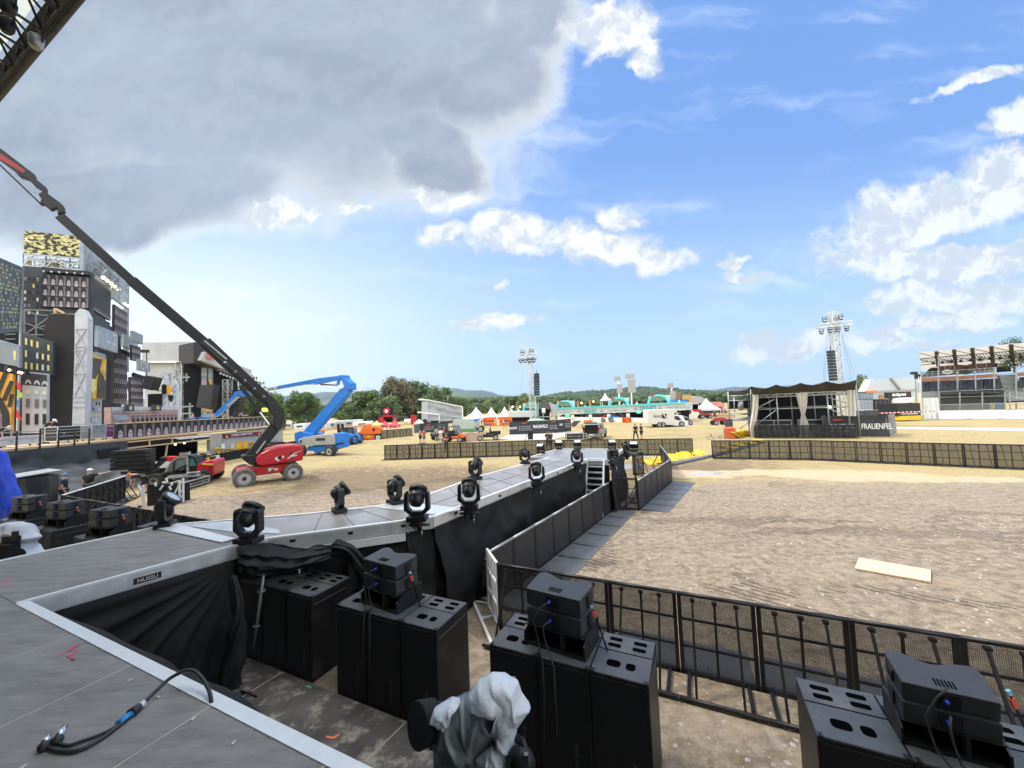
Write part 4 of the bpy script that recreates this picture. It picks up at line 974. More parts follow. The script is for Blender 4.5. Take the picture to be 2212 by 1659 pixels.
for k_ in range(4):
 c_=G(*zV(750+35*k_,1345-8*k_));q=mb(yellow);q.T=Matrix.Translation(c_+UP*.35)@Matrix.Rotation(.5+.1*k_,4,'Z')@Matrix.Rotation(.55,4,'Y');q.box((0,0,0),(1.2,.7,.05));q.box((0,0,.03),(1.1,.55,.01));q.T=None
 tag(q.build('cable_ramp',loc=c_),f'yellow ramp plate piled up beside the red bin, {pos_word(k_, 4)}','cable ramp','yellow ramp plates by the red bin')
q=mb(matm)
for(a,b,w)in((ya+Vector((.7,-.3,0)),yb+Vector((.9,-.5,0)),.5),(yb+Vector((.9,-.5,0)),Vector((22.4,34.9,0)),.5)):
 q.beam(a+UP*.03,b+UP*.03,w,.05)
for k_ in range(5):
 q.tube([ya+Vector((.6+.12*k_,-.4,.07)),ya.lerp(yb,.5)+Vector((.75+.1*k_,-.55,.07)),yb+Vector((.6+.12*k_,-.5,.07))],.025,6)
tag(q.build('cable_run',loc=ya),'grey cables lying on a strip beside the yellow ramps','cable run')
#MOVING LAMPS
def make_lamp():
 t=thing('moving_lamp',(0,0,0),'x','stage lamp','moving lamps clamped along the catwalk',local=True)
 q=mb(black);q.box((0,0,.045),(.36,.26,.09));q.box((0,0,.10),(.20,.18,.03))
 for k_ in range(5):q.box((-.14+k_*.018,-.133,.045),(.008,.01,.06));q.box((.07+k_*.018,-.133,.045),(.008,.01,.06))
 q.build('base',parent=t,bevel=.008)
 q=mb(blackplastic)
 yk=[(-.235,.50),(-.20,.55),(-.165,.50),(-.165,.25),(-.10,.175),(.10,.175),(.165,.25),(.165,.50),(.20,.55),(.235,.50),(.245,.20),(.12,.105),(-.12,.105),(-.245,.20)]
 q.prism([(x,-.065,z)for x,z in yk],(0,.13,0));q.build('yoke',parent=t,bevel=.012)
 h=mb(black);h.lathe([(.05,-.17),(.10,-.155),(.125,-.10),(.135,-.02),(.137,.0),(.146,.0),(.146,.035),(.14,.035),(.158,.12),(.172,.12),(.174,.17),(.17,.17),(.17,.185),(.148,.185)],(0,0,0),26,'Y')
 for k_ in range(10):
  a=2*PI*k_/10;h.box((math.cos(a)*.132,-.05,math.sin(a)*.132),(.02,.09,.02),0,0,-a)
 ho=h.build('head',parent=t,bevel=0);ho.location=(0,0,.43);ho.rotation_euler=(.9,0,0)
 q=mb(lens);q.lathe([(.147,.176),(.12,.188),(.05,.196),(.001,.197)],(0,0,0),20,'Y');q.build('lens',parent=ho)
 q=mb(black);q.box((0,0,-.05),(.14,.30,.06));q.beam((-.1,0,-.02),(-.1,.1,-.26),.05);q.tube([(-.22,.02,-.09),(.22,.02,-.09)],.026,8);q.box((.04,0,-.14),(.06,.10,.14));q.build('clamp',parent=t)
 q=mb(chrome);q.tube([(.09,-.05,-.12),(.10,-.07,-.22),(.09,-.07,-.28)],.011,6);q.box((.09,-.06,-.16),(.035,.035,.045));q.build('clamp_bolt',parent=t)
 return t
lamp0=make_lamp();lu=[False]
def lamp(c_,rz,tilt,lab,sc_=1.0):
 if not lu[0]:o=lamp0;o.location=c_;o.rotation_euler=(0,0,rz);o['label']=lab;lu[0]=True
 else:o=copy_thing(lamp0,c_,rz,lab)
 o.scale=(sc_,)*3
 for ch in bpy.data.objects:
  if ch.parent==o and ch.name.startswith('head'):ch.rotation_euler=(tilt,0,0)
LZ=DECK-.0
def lp(px,py):p=G(px,py,DECK);p.z=DECK;return p
lamp(lp(537,1172),-.15,.85,'nearest black moving lamp above the gathered drape, drum tilted away',1.05)
lamp(lp(902,1124),-.05,.95,'black moving lamp at the bend of the catwalk, second nearest on its right side',1.05)
lamp(lp(1014,1100),-.02,.85,'black moving lamp just right of the bend lamp on the near side of the catwalk')
lamp(lp(1160,1047),.05,.9,'black moving lamp halfway along the right edge of the catwalk',.92)
lamp(lp(1247,1007),.05,.9,'black moving lamp just left of the aluminium stairs',.88)
lamp(lp(*zN(1425,345)),.35,-1.2,'black lamp just right of the top of the aluminium stairs with its ribbed side shown',.88)
lamp(lp(*zN(1568,255)),.9,1.0,'black lamp leaning at the right corner of the catwalk platform',.88)
lamp(lp(357,1138),-1.15,.85,'black lamp with its pale lens facing up right beside the perforated plate',1.05)
lamp(lp(733,1106),-.95,.55,'black lamp on the left catwalk edge left of the bend, lens hidden')
lamp(lp(853,1088),-.75,.55,'black lamp on the left catwalk edge opposite the bend lamp')
lamp(lp(1027,1035),-.7,.5,'black lamp halfway along the left edge of the catwalk')
lamp(lp(*zN(465,350)),.5,.7,'black lamp at the inner left corner where the platform widens',.88)
def make_wash():
 t=thing('wash_light',(0,0,0),'x','stage lamp','square wash lights around the catwalk platform',local=True)
 q=mb(black);q.box((0,0,.04),(.34,.26,.08));q.build('base',parent=t,bevel=.01)
 q=mb(black);q.box((-.19,0,.2),(.03,.10,.28));q.box((.19,0,.2),(.03,.10,.28));q.box((0,0,.08),(.38,.10,.03));q.build('yoke',parent=t)
 h=mb(blackplastic);h.box((0,0,0),(.34,.20,.26));ho=h.build('head',parent=t,bevel=.02);ho.location=(0,0,.30);ho.rotation_euler=(.55,0,0)
 q=mb(mat('pale_lens',(.62,.64,.66),.25,0,.05));q.box((0,-.01,.135),(.30,.18,.012));q.build('lens',parent=ho)
 return t
wash0=make_wash();wl=[(zN(830,190),'leftmost of the four on the far edge'),(zN(1035,190),'second from the left of the four on the far edge'),(zN(1410,190),'third from the left of the four on the far edge'),(zN(1650,215),'at the far right corner'),(zN(635,235),'on the left side of')]
for i,(p,l_)in enumerate(wl):
 c_=lp(*p);lab=(f'square wash light, {l_}' if 'of the four' in l_ else 'square wash light at the far right corner of the catwalk platform')if 'of the four' in l_ or 'corner' in l_ else 'square wash light with a pale lens beside the left edge of the catwalk platform'
 o=wash0 if i==0 else copy_thing(wash0,c_,0,lab);o.location=c_;o['label']=lab;o.rotation_euler=(0,0,(0,0,0,-.4,-.6)[i]);o.scale=(.92,)*3
 q=mb(black);q.box(c_-UP*.12,(.3,.5,.05));q.beam(c_-UP*.14,Vector((c_.x,c_.y,.0)),.06);tag(q.build('lamp_post',loc=c_),f'short black post carrying the wash light {l_.replace("on the left side of", "left of")} the platform' if 'left side' in l_ else f'short black post under the wash light, {l_.replace(chr(32) + chr(111) + chr(110) + " the far edge", "")}','post','posts under the wash lights')
def inflate(q,f,outline,depth,toward,seed=0,rings=9,amp=.03,ctr=None,sub=3,freq=6):
 sub*=3;rings*=3
 pts=[]
 for i in range(len(outline)):
  a=Vector((*outline[i],0));b=Vector((*outline[(i+1)%len(outline)],0))
  for k_ in range(sub):pts.append(a.lerp(b,k_/sub))
 W_=[f(p.x,p.y)for p in pts];c_=f(*ctr)if ctr else sum(W_,Vector())/len(W_);n=len(W_)
 tw=Vector(toward).normalized();vs=[]
 for side in(1,-1):
  for r in range(rings+1):
   s_=r/rings
   for p in W_:
    o=c_+(p-c_)*s_;h=depth*math.sqrt(max(0,1-s_**2.4));nv=noise.noise(o*freq+Vector((seed,0,0)))*amp-(1-abs(noise.noise(o*freq*1.3+Vector((0,seed,3))))*3)*amp*.45+(1-min(1,abs(noise.noise(Vector((o.x*freq*2.2,o.y,o.z*freq*1.1))+Vector((9,seed,3))))*5))*amp*.55
    vs.append(o+tw*side*(h+nv*(1 if s_<1 else 0)))
 fs=[]
 for sd in(0,1):
  o=sd*(rings+1)*n
  for r in range(rings):
   for i in range(n):fs.append((o+r*n+i,o+r*n+(i+1)%n,o+(r+1)*n+(i+1)%n,o+(r+1)*n+i))
 q.add(vs,fs,True);return q
grey_nylon=mat('grey_nylon',(.17,.19,.20),.45,0,.35,3,.4,12,c2=(.30,.33,.35))
pale_nylon=mat('pale_rain_cover',(.62,.66,.70),.45,0,.12,4,.5,14)
cc=thing('covered_camera',AY(*zK(1100,900),3.3),'broadcast camera wrapped in a grey and white rain cover at the bottom centre','camera')
def fy(Y):return lambda x,y:AY(x,y,Y)
def fyo(Y,pts):return[zK(*p)for p in pts]
TW=Vector((0,-1,.15))
q=mb(grey_nylon);inflate(q,fy(3.3),fyo(0,[(300,800),(480,640),(690,590),(840,560),(930,440),(1050,330),(1230,225),(1450,250),(1600,300),(1680,500),(1770,690),(1670,820),(1590,980),(1600,1150),(1690,1300),(1580,1480),(1520,1600),(1540,1900),(1500,2300),(500,2300),(440,1900),(420,1563),(370,1220),(240,1100),(220,950)]),.26,TW,3,12,.07,zK(1000,1150),3,3.2);q.build('rain_cover',parent=cc)
q=mb(pale_nylon);inflate(q,fy(3.12),fyo(0,[(900,500),(1040,320),(1230,208),(1460,240),(1625,305),(1680,470),(1805,680),(1690,820),(1610,960),(1590,1180),(1500,1385),(1430,1390),(1330,1250),(1290,1100),(1200,1020),(1350,800),(1150,720),(990,650),(880,660)]),.17,TW,5,10,.035,zK(1330,560),3,4);q.build('cover_hood',parent=cc)
q=mb(pale_nylon);inflate(q,fy(3.15),fyo(0,[(340,880),(400,710),(680,568),(780,610),(690,700),(640,900),(560,990),(430,920)]),.12,TW,8,7,.02,zK(550,780),3,5);q.build('cover_sleeve',parent=cc)
q=mb(pale_nylon);inflate(q,fy(3.05),fyo(0,[(1000,1440),(1240,1240),(1340,1290),(1480,1300),(1570,1400),(1500,1530),(1500,1700),(1050,1700)]),.08,TW,11,7,.04,zK(1250,1480),3,5);q.build('cover_skirt',parent=cc)
q=mb(blackmatte);a=AY(*zK(520,830),3.35);b=AY(*zK(150,950),3.2);d=(b-a)
q.tube([a,a+d*.35,a+d*.36,a+d*.95,a+d],[.11,.12,.15,.16,.155],18);q.build('lens_hood',parent=cc)
q=mb(black);a=AY(*zK(1560,1110),3.1);q.tube([a,AY(*zK(1680,1180),3.05),AY(*zK(1740,1350),3.0)],.03,8);a=AY(*zK(1660,1500),3.0)
q.ball(a,.1,10,(1.1,.9,1.2));q.build('viewfinder',parent=cc);q=mb(chrome);q.box(AY(*zK(1740,1420),2.94),(.03,.03,.06));q.build('viewfinder_knob',parent=cc)
q=mb(black);g_=AY(*zK(1000,1800),3.3);q.tube([Vector((g_.x,3.3,0)),Vector((g_.x,3.3,1.1))],.12,12);q.lathe([(.45,0),(.45,.05),(.1,.12)],(g_.x,3.3,0),16);q.build('pedestal',parent=cc)
zL=zf(0,1950,5.53)
wh_film=mat('white_film_cover',(.70,.71,.74),.35,0,.12,4,.4,12,alpha=.88)
c2=thing('covered_camera',AY(*zL(300,1000),8.6),'camera under a whitish translucent rain cover at the left edge','camera')
q=mb(wh_film);inflate(q,fy(8.6),[zL(*p)for p in[(-150,900),(-150,750),(0,680),(150,590),(380,570),(600,630),(690,780),(770,930),(640,1050),(680,1170),(800,1330),(850,1700),(100,1700),(50,1350),(130,1150),(0,1050)]],.30,TW,21,10,.05,zL(380,950),3,3);q.build('rain_cover',parent=c2)
q=mb(black);q.box(AY(*zL(250,960),8.27),(.32,.05,.13),.1);q.box(AY(*zL(330,880),8.25),(.10,.05,.18));q.build('camera_body',parent=c2)
q=mb(blackmatte);q.tube([AY(*zL(350,1300),8.5),AY(*zL(280,1345),8.1)],[.14,.17],16);q.box(AY(*zL(60,1200),8.2),(.5,.2,.25));q.build('lens_hood',parent=c2)
q=mb(black);g_=AY(*zL(350,1500),8.6);q.tube([Vector((g_.x,8.6,0)),Vector((g_.x,8.6,1.2))],.12,10);q.build('pedestal',parent=c2)
#CABLE ON THE DECK
t=thing('cable',G(*z1(600,1450),DECK),'black twin cable with blue tape and metal plugs lying on the deck','cable')
def dk(p,z=.015):a=G(*z1(*p),DECK);return Vector((a.x,a.y,DECK+z))
def smooth(pts,n=6):
 out=[]
 for k_ in range(len(pts)-1):
  p0=pts[max(k_-1,0)];p1=pts[k_];p2=pts[k_+1];p3=pts[min(k_+2,len(pts)-1)]
  for j in range(n):
   f_=j/n;out.append(.5*((2*p1)+(p2-p0)*f_+(2*p0-5*p1+4*p2-p3)*f_**2+(3*p1-p0-3*p2+p3)*f_**3))
 return out+[pts[-1]]
cab=mat('cable_rubber',(.022,.024,.026),.5)
q=mb(cab);q.tube(smooth([dk((910,1275),.03),dk((1000,1205),.05),dk((1100,1150),.09),dk((1220,1140),.13),dk((1310,1185),.08),dk((1350,1250),.0),dk((1345,1300),-.25)]),.014,8);q.build('single_lead',parent=t)
q=mb(cab);q.tube(smooth([dk((830,1340),.02),dk((760,1395)),dk((640,1460)),dk((500,1510)),dk((430,1530)),dk((370,1515))]),.011,8)
q.tube(smooth([dk((835,1345),.02),dk((750,1410)),dk((640,1490)),dk((500,1560)),dk((380,1565)),dk((300,1540))]),.013,8);q.build('twin_lead',parent=t)
q=mb(mat('blue_tape',(.03,.26,.62),.5));q.tube([dk((755,1395),.018),dk((840,1330),.02)],.026,10);q.build('tape',parent=t)
q=mb(cab);q.tube([dk((835,1335),.024),dk((885,1292),.024)],[.038,.03],10);q.build('cable_joint',parent=t)
q=mb(alu);q.tube([dk((885,1292),.026),dk((925,1268),.03)],.025,10);q.build('collar',parent=t)
for a,b in(((280,1545),(305,1500)),((365,1505),(415,1435))):
 q=mb(cab);q.ball(dk(a,.025),.034,8);q.build('plug_boot',parent=t)
 q=mb(chrome);q.tube([dk(a,.03),dk(b,.05)],[.028,.018],10);q.build('plug',parent=t)
q=mb(cab);q.tube(smooth([G(*z2(80,1140),.07),G(*z2(130,1155),.1),G(*z2(160,1165),.07),G(*z2(190,1178),.07)]),.012,6);q.tube([G(*z2(95,1155),.07),G(*z2(150,1150),.09)],.01,6)
tag(q.build('loose_strap',loc=G(*z2(130,1155))),'small tangle of black strap on the pit flooring','strap')
#PEOPLE
def cmat(name,c):return mat('cloth_'+name,c,.85,0,.15,6)
def person(loc,heading,label,top=(.02,.02,.022),bottom=(.02,.02,.022),cap=None,hair=(.06,.04,.03),shorts=True,pose='stand',H=1.76,group=None,bare=False,z=0):
 """local frame faces +Y. pose bends the joints."""
 loc=Vector(loc);loc.z=z or loc.z
 t=thing('person',loc,label,'person',group,heading,local=True);k=H/1.76
 J=dict(pel=(0,0,.95),wst=(0,.005,1.10),che=(0,.0,1.30),nec=(0,.0,1.47),hed=(0,.02,1.60),cro=(0,.01,1.69),sl=(-.18,0,1.42),sr=(.18,0,1.42),el=(-.25,-.03,1.14),er=(.25,-.03,1.14),wl=(-.25,.08,.90),wr=(.25,.08,.90),hl=(-.10,0,.90),hr=(.10,0,.90),kl=(-.12,.03,.50),kr=(.12,.03,.50),al=(-.13,-.03,.09),ar=(.13,-.03,.09),tl=(-.15,.13,.04),tr=(.15,.13,.04))
 J={a:Vector(b)for a,b in J.items()}
 upb=['wst','che','nec','hed','cro','sl','sr','el','er','wl','wr']
 def lean(a,keys=upb):
  R=Matrix.Rotation(-a,3,'X');o=J['pel']
  for u_ in keys:J[u_]=o+R@(J[u_]-o)
 if pose=='bend':
  lean(1.25);J['el']=J['sl']+Vector((-.03,.05,-.28));J['er']=J['sr']+Vector((.03,.05,-.28));J['wl']=J['el']+Vector((.02,.05,-.25));J['wr']=J['er']+Vector((-.02,.05,-.25))
  for s_ in 'lr':J['k'+s_].y-=.03;
  J['kl'].x=-.18;J['kr'].x=.18;J['al'].x=-.22;J['ar'].x=.22;J['tl'].x=-.24;J['tr'].x=.24
 elif pose=='stoop':
  lean(.7);J['el']=J['sl']+Vector((-.04,.06,-.27));J['er']=J['sr']+Vector((.04,.06,-.27));J['wl']=J['el']+Vector((.03,.16,-.18));J['wr']=J['er']+Vector((-.03,.16,-.18))
 elif pose=='point':
  J['er']=Vector((.44,.08,1.44));J['wr']=Vector((.69,.14,1.50))
 elif pose=='cross':
  J['el']=Vector((-.26,.05,1.17));J['er']=Vector((.26,.05,1.17));J['wl']=Vector((.0,.20,1.22));J['wr']=Vector((-.02,.22,1.17))
 elif pose=='reach':
  lean(.25);J['el']=J['sl']+Vector((-.05,.24,-.12));J['er']=J['sr']+Vector((.05,.24,-.12));J['wl']=J['el']+Vector((.06,.22,.04));J['wr']=J['er']+Vector((-.06,.22,.04))
 elif pose=='phone':
  J['el']=Vector((-.25,.05,1.15));J['wl']=Vector((-.12,.24,1.27));J['er']=Vector((.27,.05,1.16));J['wr']=Vector((.12,.24,1.25))
 elif pose=='walk':
  J['kl']=Vector((-.11,.16,.52));J['al']=Vector((-.12,.28,.10));J['tl']=Vector((-.13,.44,.06));J['ar']=Vector((.12,-.30,.14));J['tr']=Vector((.13,-.16,.04));J['kr']=Vector((.11,-.04,.50))
  J['wr']=Vector((.24,.16,.93));J['wl']=Vector((-.24,-.14,.92))
 elif pose=='wide':
  for s_,g_ in(('l',-1),('r',1)):J['k'+s_].x=g_*.2;J['a'+s_].x=g_*.28;J['t'+s_].x=g_*.32
 elif pose=='sit':
  for s_,g_ in(('l',-1),('r',1)):J['k'+s_]=Vector((g_*.14,.42,.92));J['a'+s_]=Vector((g_*.14,.45,.5));J['t'+s_]=Vector((g_*.14,.6,.45))
  J['wl']=Vector((-.15,.35,1.08));J['wr']=Vector((.15,.35,1.08))
 def hand(w,e,s_):
  d=(w-e).normalized();side=Vector((0,1,0)).cross(d);side=side.normalized()if side.length>.1 else Vector((1,0,0));out=[]
  palm=w+d*.085
  fwd_=d.cross(side).normalized()
  for k_,(o_,l_)in enumerate(((-.03,.065),(-.01,.08),(.01,.075),(.03,.06))):
   b_=palm+fwd_*o_;out.append((b_-d*.02,b_+d*l_*.5,b_+d*l_*.9+side*.02))
  b_=w+d*.03+fwd_*.03;out.append((b_,b_+fwd_*.04+d*.02,b_+fwd_*.05+d*.055))
  return palm,out
 def skinned(name,chains,m,subd=1):
  me=bpy.data.meshes.new(name);vs=[];es=[];idx={};rad=[]
  roots=[]
  for ch in chains:
   pv=None;first=None
   for key,p,r in ch:
    if key in idx:i=idx[key]
    else:i=len(vs);idx[key]=i;vs.append(p*k);rad.append(r*k);
    if pv is None and key not in[c_[0][0]for c_ in chains[:chains.index(ch)]]and len(vs)-1==i:roots.append(i)
    if pv is not None and(pv,i)not in es:es.append((pv,i))
    pv=i
  me.from_pydata(vs,es,[]);o=bpy.data.objects.new(name,me);col.objects.link(o);o.parent=t
  o.modifiers.new('skin','SKIN');sv=me.skin_vertices[0].data
  for i,r in enumerate(rad):sv[i].radius=(r,r);sv[i].use_root=i in roots
  sb=o.modifiers.new('sub','SUBSURF');sb.levels=subd;sb.render_levels=subd
  me.materials.append(m)
  me.polygons.foreach_set('use_smooth',[])
  o.modifiers['skin'].use_smooth_shade=True
  return o
 g_=lambda a,r:(a,J[a],r)
 pl,fl=hand(J['wl'],J['el'],'l');pr_,fr=hand(J['wr'],J['er'],'r')
 ch=[[g_('pel',.125),g_('wst',.12),g_('che',.145),g_('nec',.055),g_('hed',.088),g_('cro',.075)],[g_('che',.145),g_('sl',.062),g_('el',.042),g_('wl',.026),('pl',pl,.034)],[g_('che',.145),g_('sr',.062),g_('er',.042),g_('wr',.026),('pr',pr_,.034)],[g_('pel',.125),g_('hl',.09),g_('kl',.058),g_('al',.042),g_('tl',.035)],[g_('pel',.125),g_('hr',.09),g_('kr',.058),g_('ar',.042),g_('tr',.035)]]
 for n_,fs_ in(('L',fl),('R',fr)):
  for i,f_ in enumerate(fs_):ch.append([(f'{n_}{i}{j}',p,.009)for j,p in enumerate(f_)])
 face=(J['cro']-J['nec']).normalized();fw=Vector((0,1,0))-face*face.y;fw.normalize()
 ch.append([('n0',J['hed']+fw*.06,.02),('n1',J['hed']+fw*.105-face*.01,.012)])
 skinned('body',ch,skin)
 tm=cmat('%02x%02x%02x'%tuple(int(c_*255)for c_ in top),top);bm_2=cmat('%02x%02x%02x'%tuple(int(c_*255)for c_ in bottom),bottom)
 if not bare:
  ml=lambda a,b,f_:J[a].lerp(J[b],f_)
  skinned('shirt',[[('p',J['pel']+(J['wst']-J['pel'])*.05,.145),('w',J['wst'],.145),('c',J['che'],.165),('n',ml('che','nec',.8),.07)],[('c',J['che'],.165),('sl',J['sl'],.082),('al',ml('sl','el',.75),.062)],[('c',J['che'],.165),('sr',J['sr'],.082),('ar',ml('sr','er',.75),.062)]],tm)
 f_=.85 if shorts else 1
 ml=lambda a,b,f2:J[a].lerp(J[b],f2)
 lg=[[('p',J['pel'],.142)]]
 for s_ in 'lr':
  c_=[('p',J['pel'],.142),('h'+s_,J['h'+s_],.108)]
  c_+=[('k'+s_,ml('h'+s_,'k'+s_,.95),.085)]if shorts else[('k'+s_,J['k'+s_],.078),('a'+s_,ml('k'+s_,'a'+s_,.93),.066)]
  lg.append(c_)
 skinned('trousers' if not shorts else 'shorts',lg[1:],bm_2)
 for s_ in 'lr':
  q=mb(rubber);a=J['a'+s_]*k;b=J['t'+s_]*k;q.tube([a+Vector((0,-.04,-.02)),a+Vector((0,0,-.03)),b],[.05,.055,.045],8);q.build('shoe',parent=t)
 q=mb(cmat('hair' if cap is None else 'cap%02x%02x%02x'%tuple(int(c_*255)for c_ in cap),cap or hair))
 q.ball(Vector(),.118*k,8,(.92,1.02,.75));R=Vector((0,0,1)).rotation_difference(face).to_matrix()
 q.v=[R@(p if p.z>-.02 else Vector((p.x,p.y,-.02)))+(J['hed']+face*.045)*k for p in q.v]
 if cap:
  c_=(J['hed']+face*.04)*k;q.prism([c_+fw*.09*k+Vector((-.07,0,0)),c_+fw*.18*k+Vector((-.05,0,0)),c_+fw*.18*k+Vector((.05,0,0)),c_+fw*.09*k+Vector((.07,0,0))],face*.012)
 q.build('cap' if cap else 'hair',parent=t)
 return t
BK=(.018,.018,.020);WH=(.72,.72,.72)
def ft(p,h=0):a=G(*p,h);return Vector((a.x,a.y,h))
#BIG STAGE SCENERY (left)
def sub2212(*p):return p
def pan(q,C,thick=.15,nrm=None):
 n_=(C[1]-C[0]).cross(C[3]-C[0]).normalized()
 if n_.dot(Vector((0,0,EYE))-C[0])<0:n_=-n_
 q.prism(C,-n_*thick);return n_
def bil(C,u_,v_):return C[0].lerp(C[1],u_).lerp(C[3].lerp(C[2],u_),v_)
def cell(q,C,u0,v0,u1,v1,n_,o=.02):q.quad(bil(C,u0,v0)+n_*o,bil(C,u1,v0)+n_*o,bil(C,u1,v1)+n_*o,bil(C,u0,v1)+n_*o)
vd=mat('print_black',(.018,.016,.018),.6);vg=mat('print_grey',(.16,.145,.15),.7,0,.35,2,stretch=(4,4,1));vp=mat('print_lilac',(.42,.37,.42),.7,0,.25,5)
yw=mat('print_window_yellow',(.70,.66,.25),.6,0,.25,3);ypale=mat('print_window_pale',(.62,.64,.52),.6,0,.2,3)
slate=mat('print_slate',(.048,.055,.065),.7,0,.35,1.2);pbl=mat('print_pale_blue',(.30,.37,.44),.7,0,.25,.8,c2=(.42,.50,.57));pbl2=mat('print_greyblue',(.25,.29,.33),.7,0,.2,.8)
lwh=mat('print_white_building',(.50,.53,.57),.7,0,.12,2);ora=mat('print_orange',(.72,.38,.06),.6,0,.25,1.5);gold=mat('print_gold',(.62,.42,.06),.5,0,.5,1.4)
gridm=mat('print_grid',(.035,.040,.045),.7,0,.2,30);lit=mat('lit_lamp',(1,.75,.45),.5,emit=4)
def vases(q,C,nu,nv,n_):
 q.mt(vd);pan(q,C,.2)
 for i in range(nu):
  for j in range(nv):
   u0,u1=i/nu,(i+1)/nu;v0,v1=j/nv,(j+1)/nv;w=u1-u0;h=v1-v0
   q.mt(vg);q.add([bil(C,u0+w*.58,v0+h*.06)+n_*.01,bil(C,u0+w*.98,v0+h*.06)+n_*.01,bil(C,u0+w*.93,v0+h*.5)+n_*.01,bil(C,u0+w*.95,v0+h*.97)+n_*.01,bil(C,u0+w*.66,v0+h*.97)+n_*.01,bil(C,u0+w*.68,v0+h*.5)+n_*.01],[(0,1,2,3,4,5)])
   q.mt(vp);q.add([bil(C,u0+w*(.08+.25-.25*math.cos(a)),v0+h*(.96 if k_ in(0,8)else .78-.36*math.sin(a)))+n_*.015 for k_,a in enumerate([PI*x/8 for x in range(9)])],[tuple(range(9))])
   q.mt(vg);q.quad(bil(C,u0+w*.1,v0+h*.62)+n_*.02,bil(C,u0+w*.16,v0+h*.58)+n_*.02,bil(C,u0+w*.56,v0+h*.72)+n_*.02,bil(C,u0+w*.56,v0+h*.76)+n_*.02)
def windows(q,C,nu,nv,n_,ms,prob=.6,wf=.5,hf=.6,seed=1,m0_=(.05,.05)):
 rn=random.Random(seed)
 for i in range(nu):
  for j in range(nv):
   if rn.random()>prob:continue
   q.mt(rn.choice(ms));u0=m0_[0]+(1-2*m0_[0])*(i+.5-wf/2)/nu;u1=u0+(1-2*m0_[0])*wf/nu;v0=m0_[1]+(1-2*m0_[1])*(j+.5-hf/2)/nv;v1=v0+(1-2*m0_[1])*hf/nv
   cell(q,C,u0,v0,u1,v1,n_,.012)
def quadp(f,pts,zz):return[f(*zz(*p))for p in pts]
def nrm_of(C):
 n_=(C[1]-C[0]).cross(C[3]-C[0]).normalized();return n_ if n_.dot(Vector((0,0,EYE))-C[0])>0 else-n_
def truss(q,a,b,h=.4,w=.4,bay=.6,r=.03,upv=UP):
 a=Vector(a);b=Vector(b);d=(b-a).normalized();s_=d.cross(upv).normalized();u_=s_.cross(d).normalized();L_=(b-a).length;n=max(1,round(L_/bay))
 cs=[s_*w/2*i+u_*h/2*j for i,j in((1,1),(-1,1),(-1,-1),(1,-1))]
 for c_ in cs:q.beam(a+c_,b+c_,r*1.5)
 for k_ in range(n):
  p0=a+d*(L_*k_/n);p1=a+d*(L_*(k_+1)/n)
  for i in range(4):
   c0,c1=cs[i],cs[(i+1)%4]
   if k_%2:q.beam(p0+c0,p1+c1,r)
   else:q.beam(p0+c1,p1+c0,r)
   q.beam(p0+c0,p0+c1,r)
fA=plane((-40.6,32),(-37,33.4));fB=plane((-37,33.4),(-42.6,43));fL=plane((-39.9,30),(-40.6,31.8));fC=plane((-34.6,26),(-31.0,27.4));fK=plane((-34.6,28),(-31,28.9))
fBk=plane((-46,33),(-46,46))
Cb_=[fBk(*p)for p in((-60,690),(45,640),(110,560),(190,600),(232,700),(262,720),(262,960),(-60,960))]
q=mb(mat('set_backing_dark',(.05,.056,.065),.8,0,.3,.5));q.prism(Cb_,(-.3,0,0));t=thing('set_backing',(-46,40,0),'dark backing wall and bracing behind the painted panels of the big set','scenery');q.build('backing_cloth',parent=t)
q=mb(dkst)
for k_ in range(9):a=fBk(0+30*k_,700);b=fBk(0+30*k_,950);q.beam(a+Vector((.5,0,0)),b+Vector((.5,0,0)),.15);q.beam(a+Vector((.5,0,0)),fBk(30+30*k_,850)+Vector((.5,0,0)),.1)
q.build('bracing',parent=t)
C=quadp(fL,[(-200,370),(248,562),(205,1260),(-200,1300)],zA);n_=nrm_of(C)
t=thing('scenery_tower',(C[3].x,C[3].y,0),'blue-grey painted tower full of small yellow windows at the far left edge','scenery')
q=mb(mat('print_bluegrey',(.115,.15,.19),.7,0,.3,.6));pan(q,C,.4);windows(q,C,30,17,n_,[yw,ypale,yw],.42,.62,.62,4);q.build('painted_panel',parent=t)
q=mb(steel);q.beam(C[1],Vector((C[1].x,C[1].y,0)),.12);q.beam(C[0]-n_*.6,Vector((C[0].x,C[0].y,0))-n_*.6,.12);q.build('frame_leg',parent=t)
C1=quadp(fA,[(260,160),(945,232),(945,455),(258,405)],zA);n1=nrm_of(C1)
t=thing('scenery_tower',(C1[3].x,C1[3].y,0),'tall black tower with a yellow patterned top panel, open truss storey and window print','scenery')
goldp=mat('gold_pattern',(.65,.58,.16),.6,0,.2,4);g_n=goldp.node_tree;vv=g_n.nodes.new('ShaderNodeTexNoise');vv.inputs['Scale'].default_value=2.6;vv.inputs['Detail'].default_value=2.5;tcn=g_n.nodes.new('ShaderNodeTexCoord');mp=g_n.nodes.new('ShaderNodeMapping');mp.inputs['Scale'].default_value=(1,1,1.8);g_n.links.new(tcn.outputs['Object'],mp.inputs[0]);g_n.links.new(mp.outputs[0],vv.inputs[0])
r_=g_n.nodes.new('ShaderNodeValToRGB');r_.color_ramp.interpolation='CONSTANT';r_.color_ramp.elements[0].color=(.03,.028,.025,1);r_.color_ramp.elements[1].position=.49;r_.color_ramp.elements[1].color=(.48,.44,.15,1)
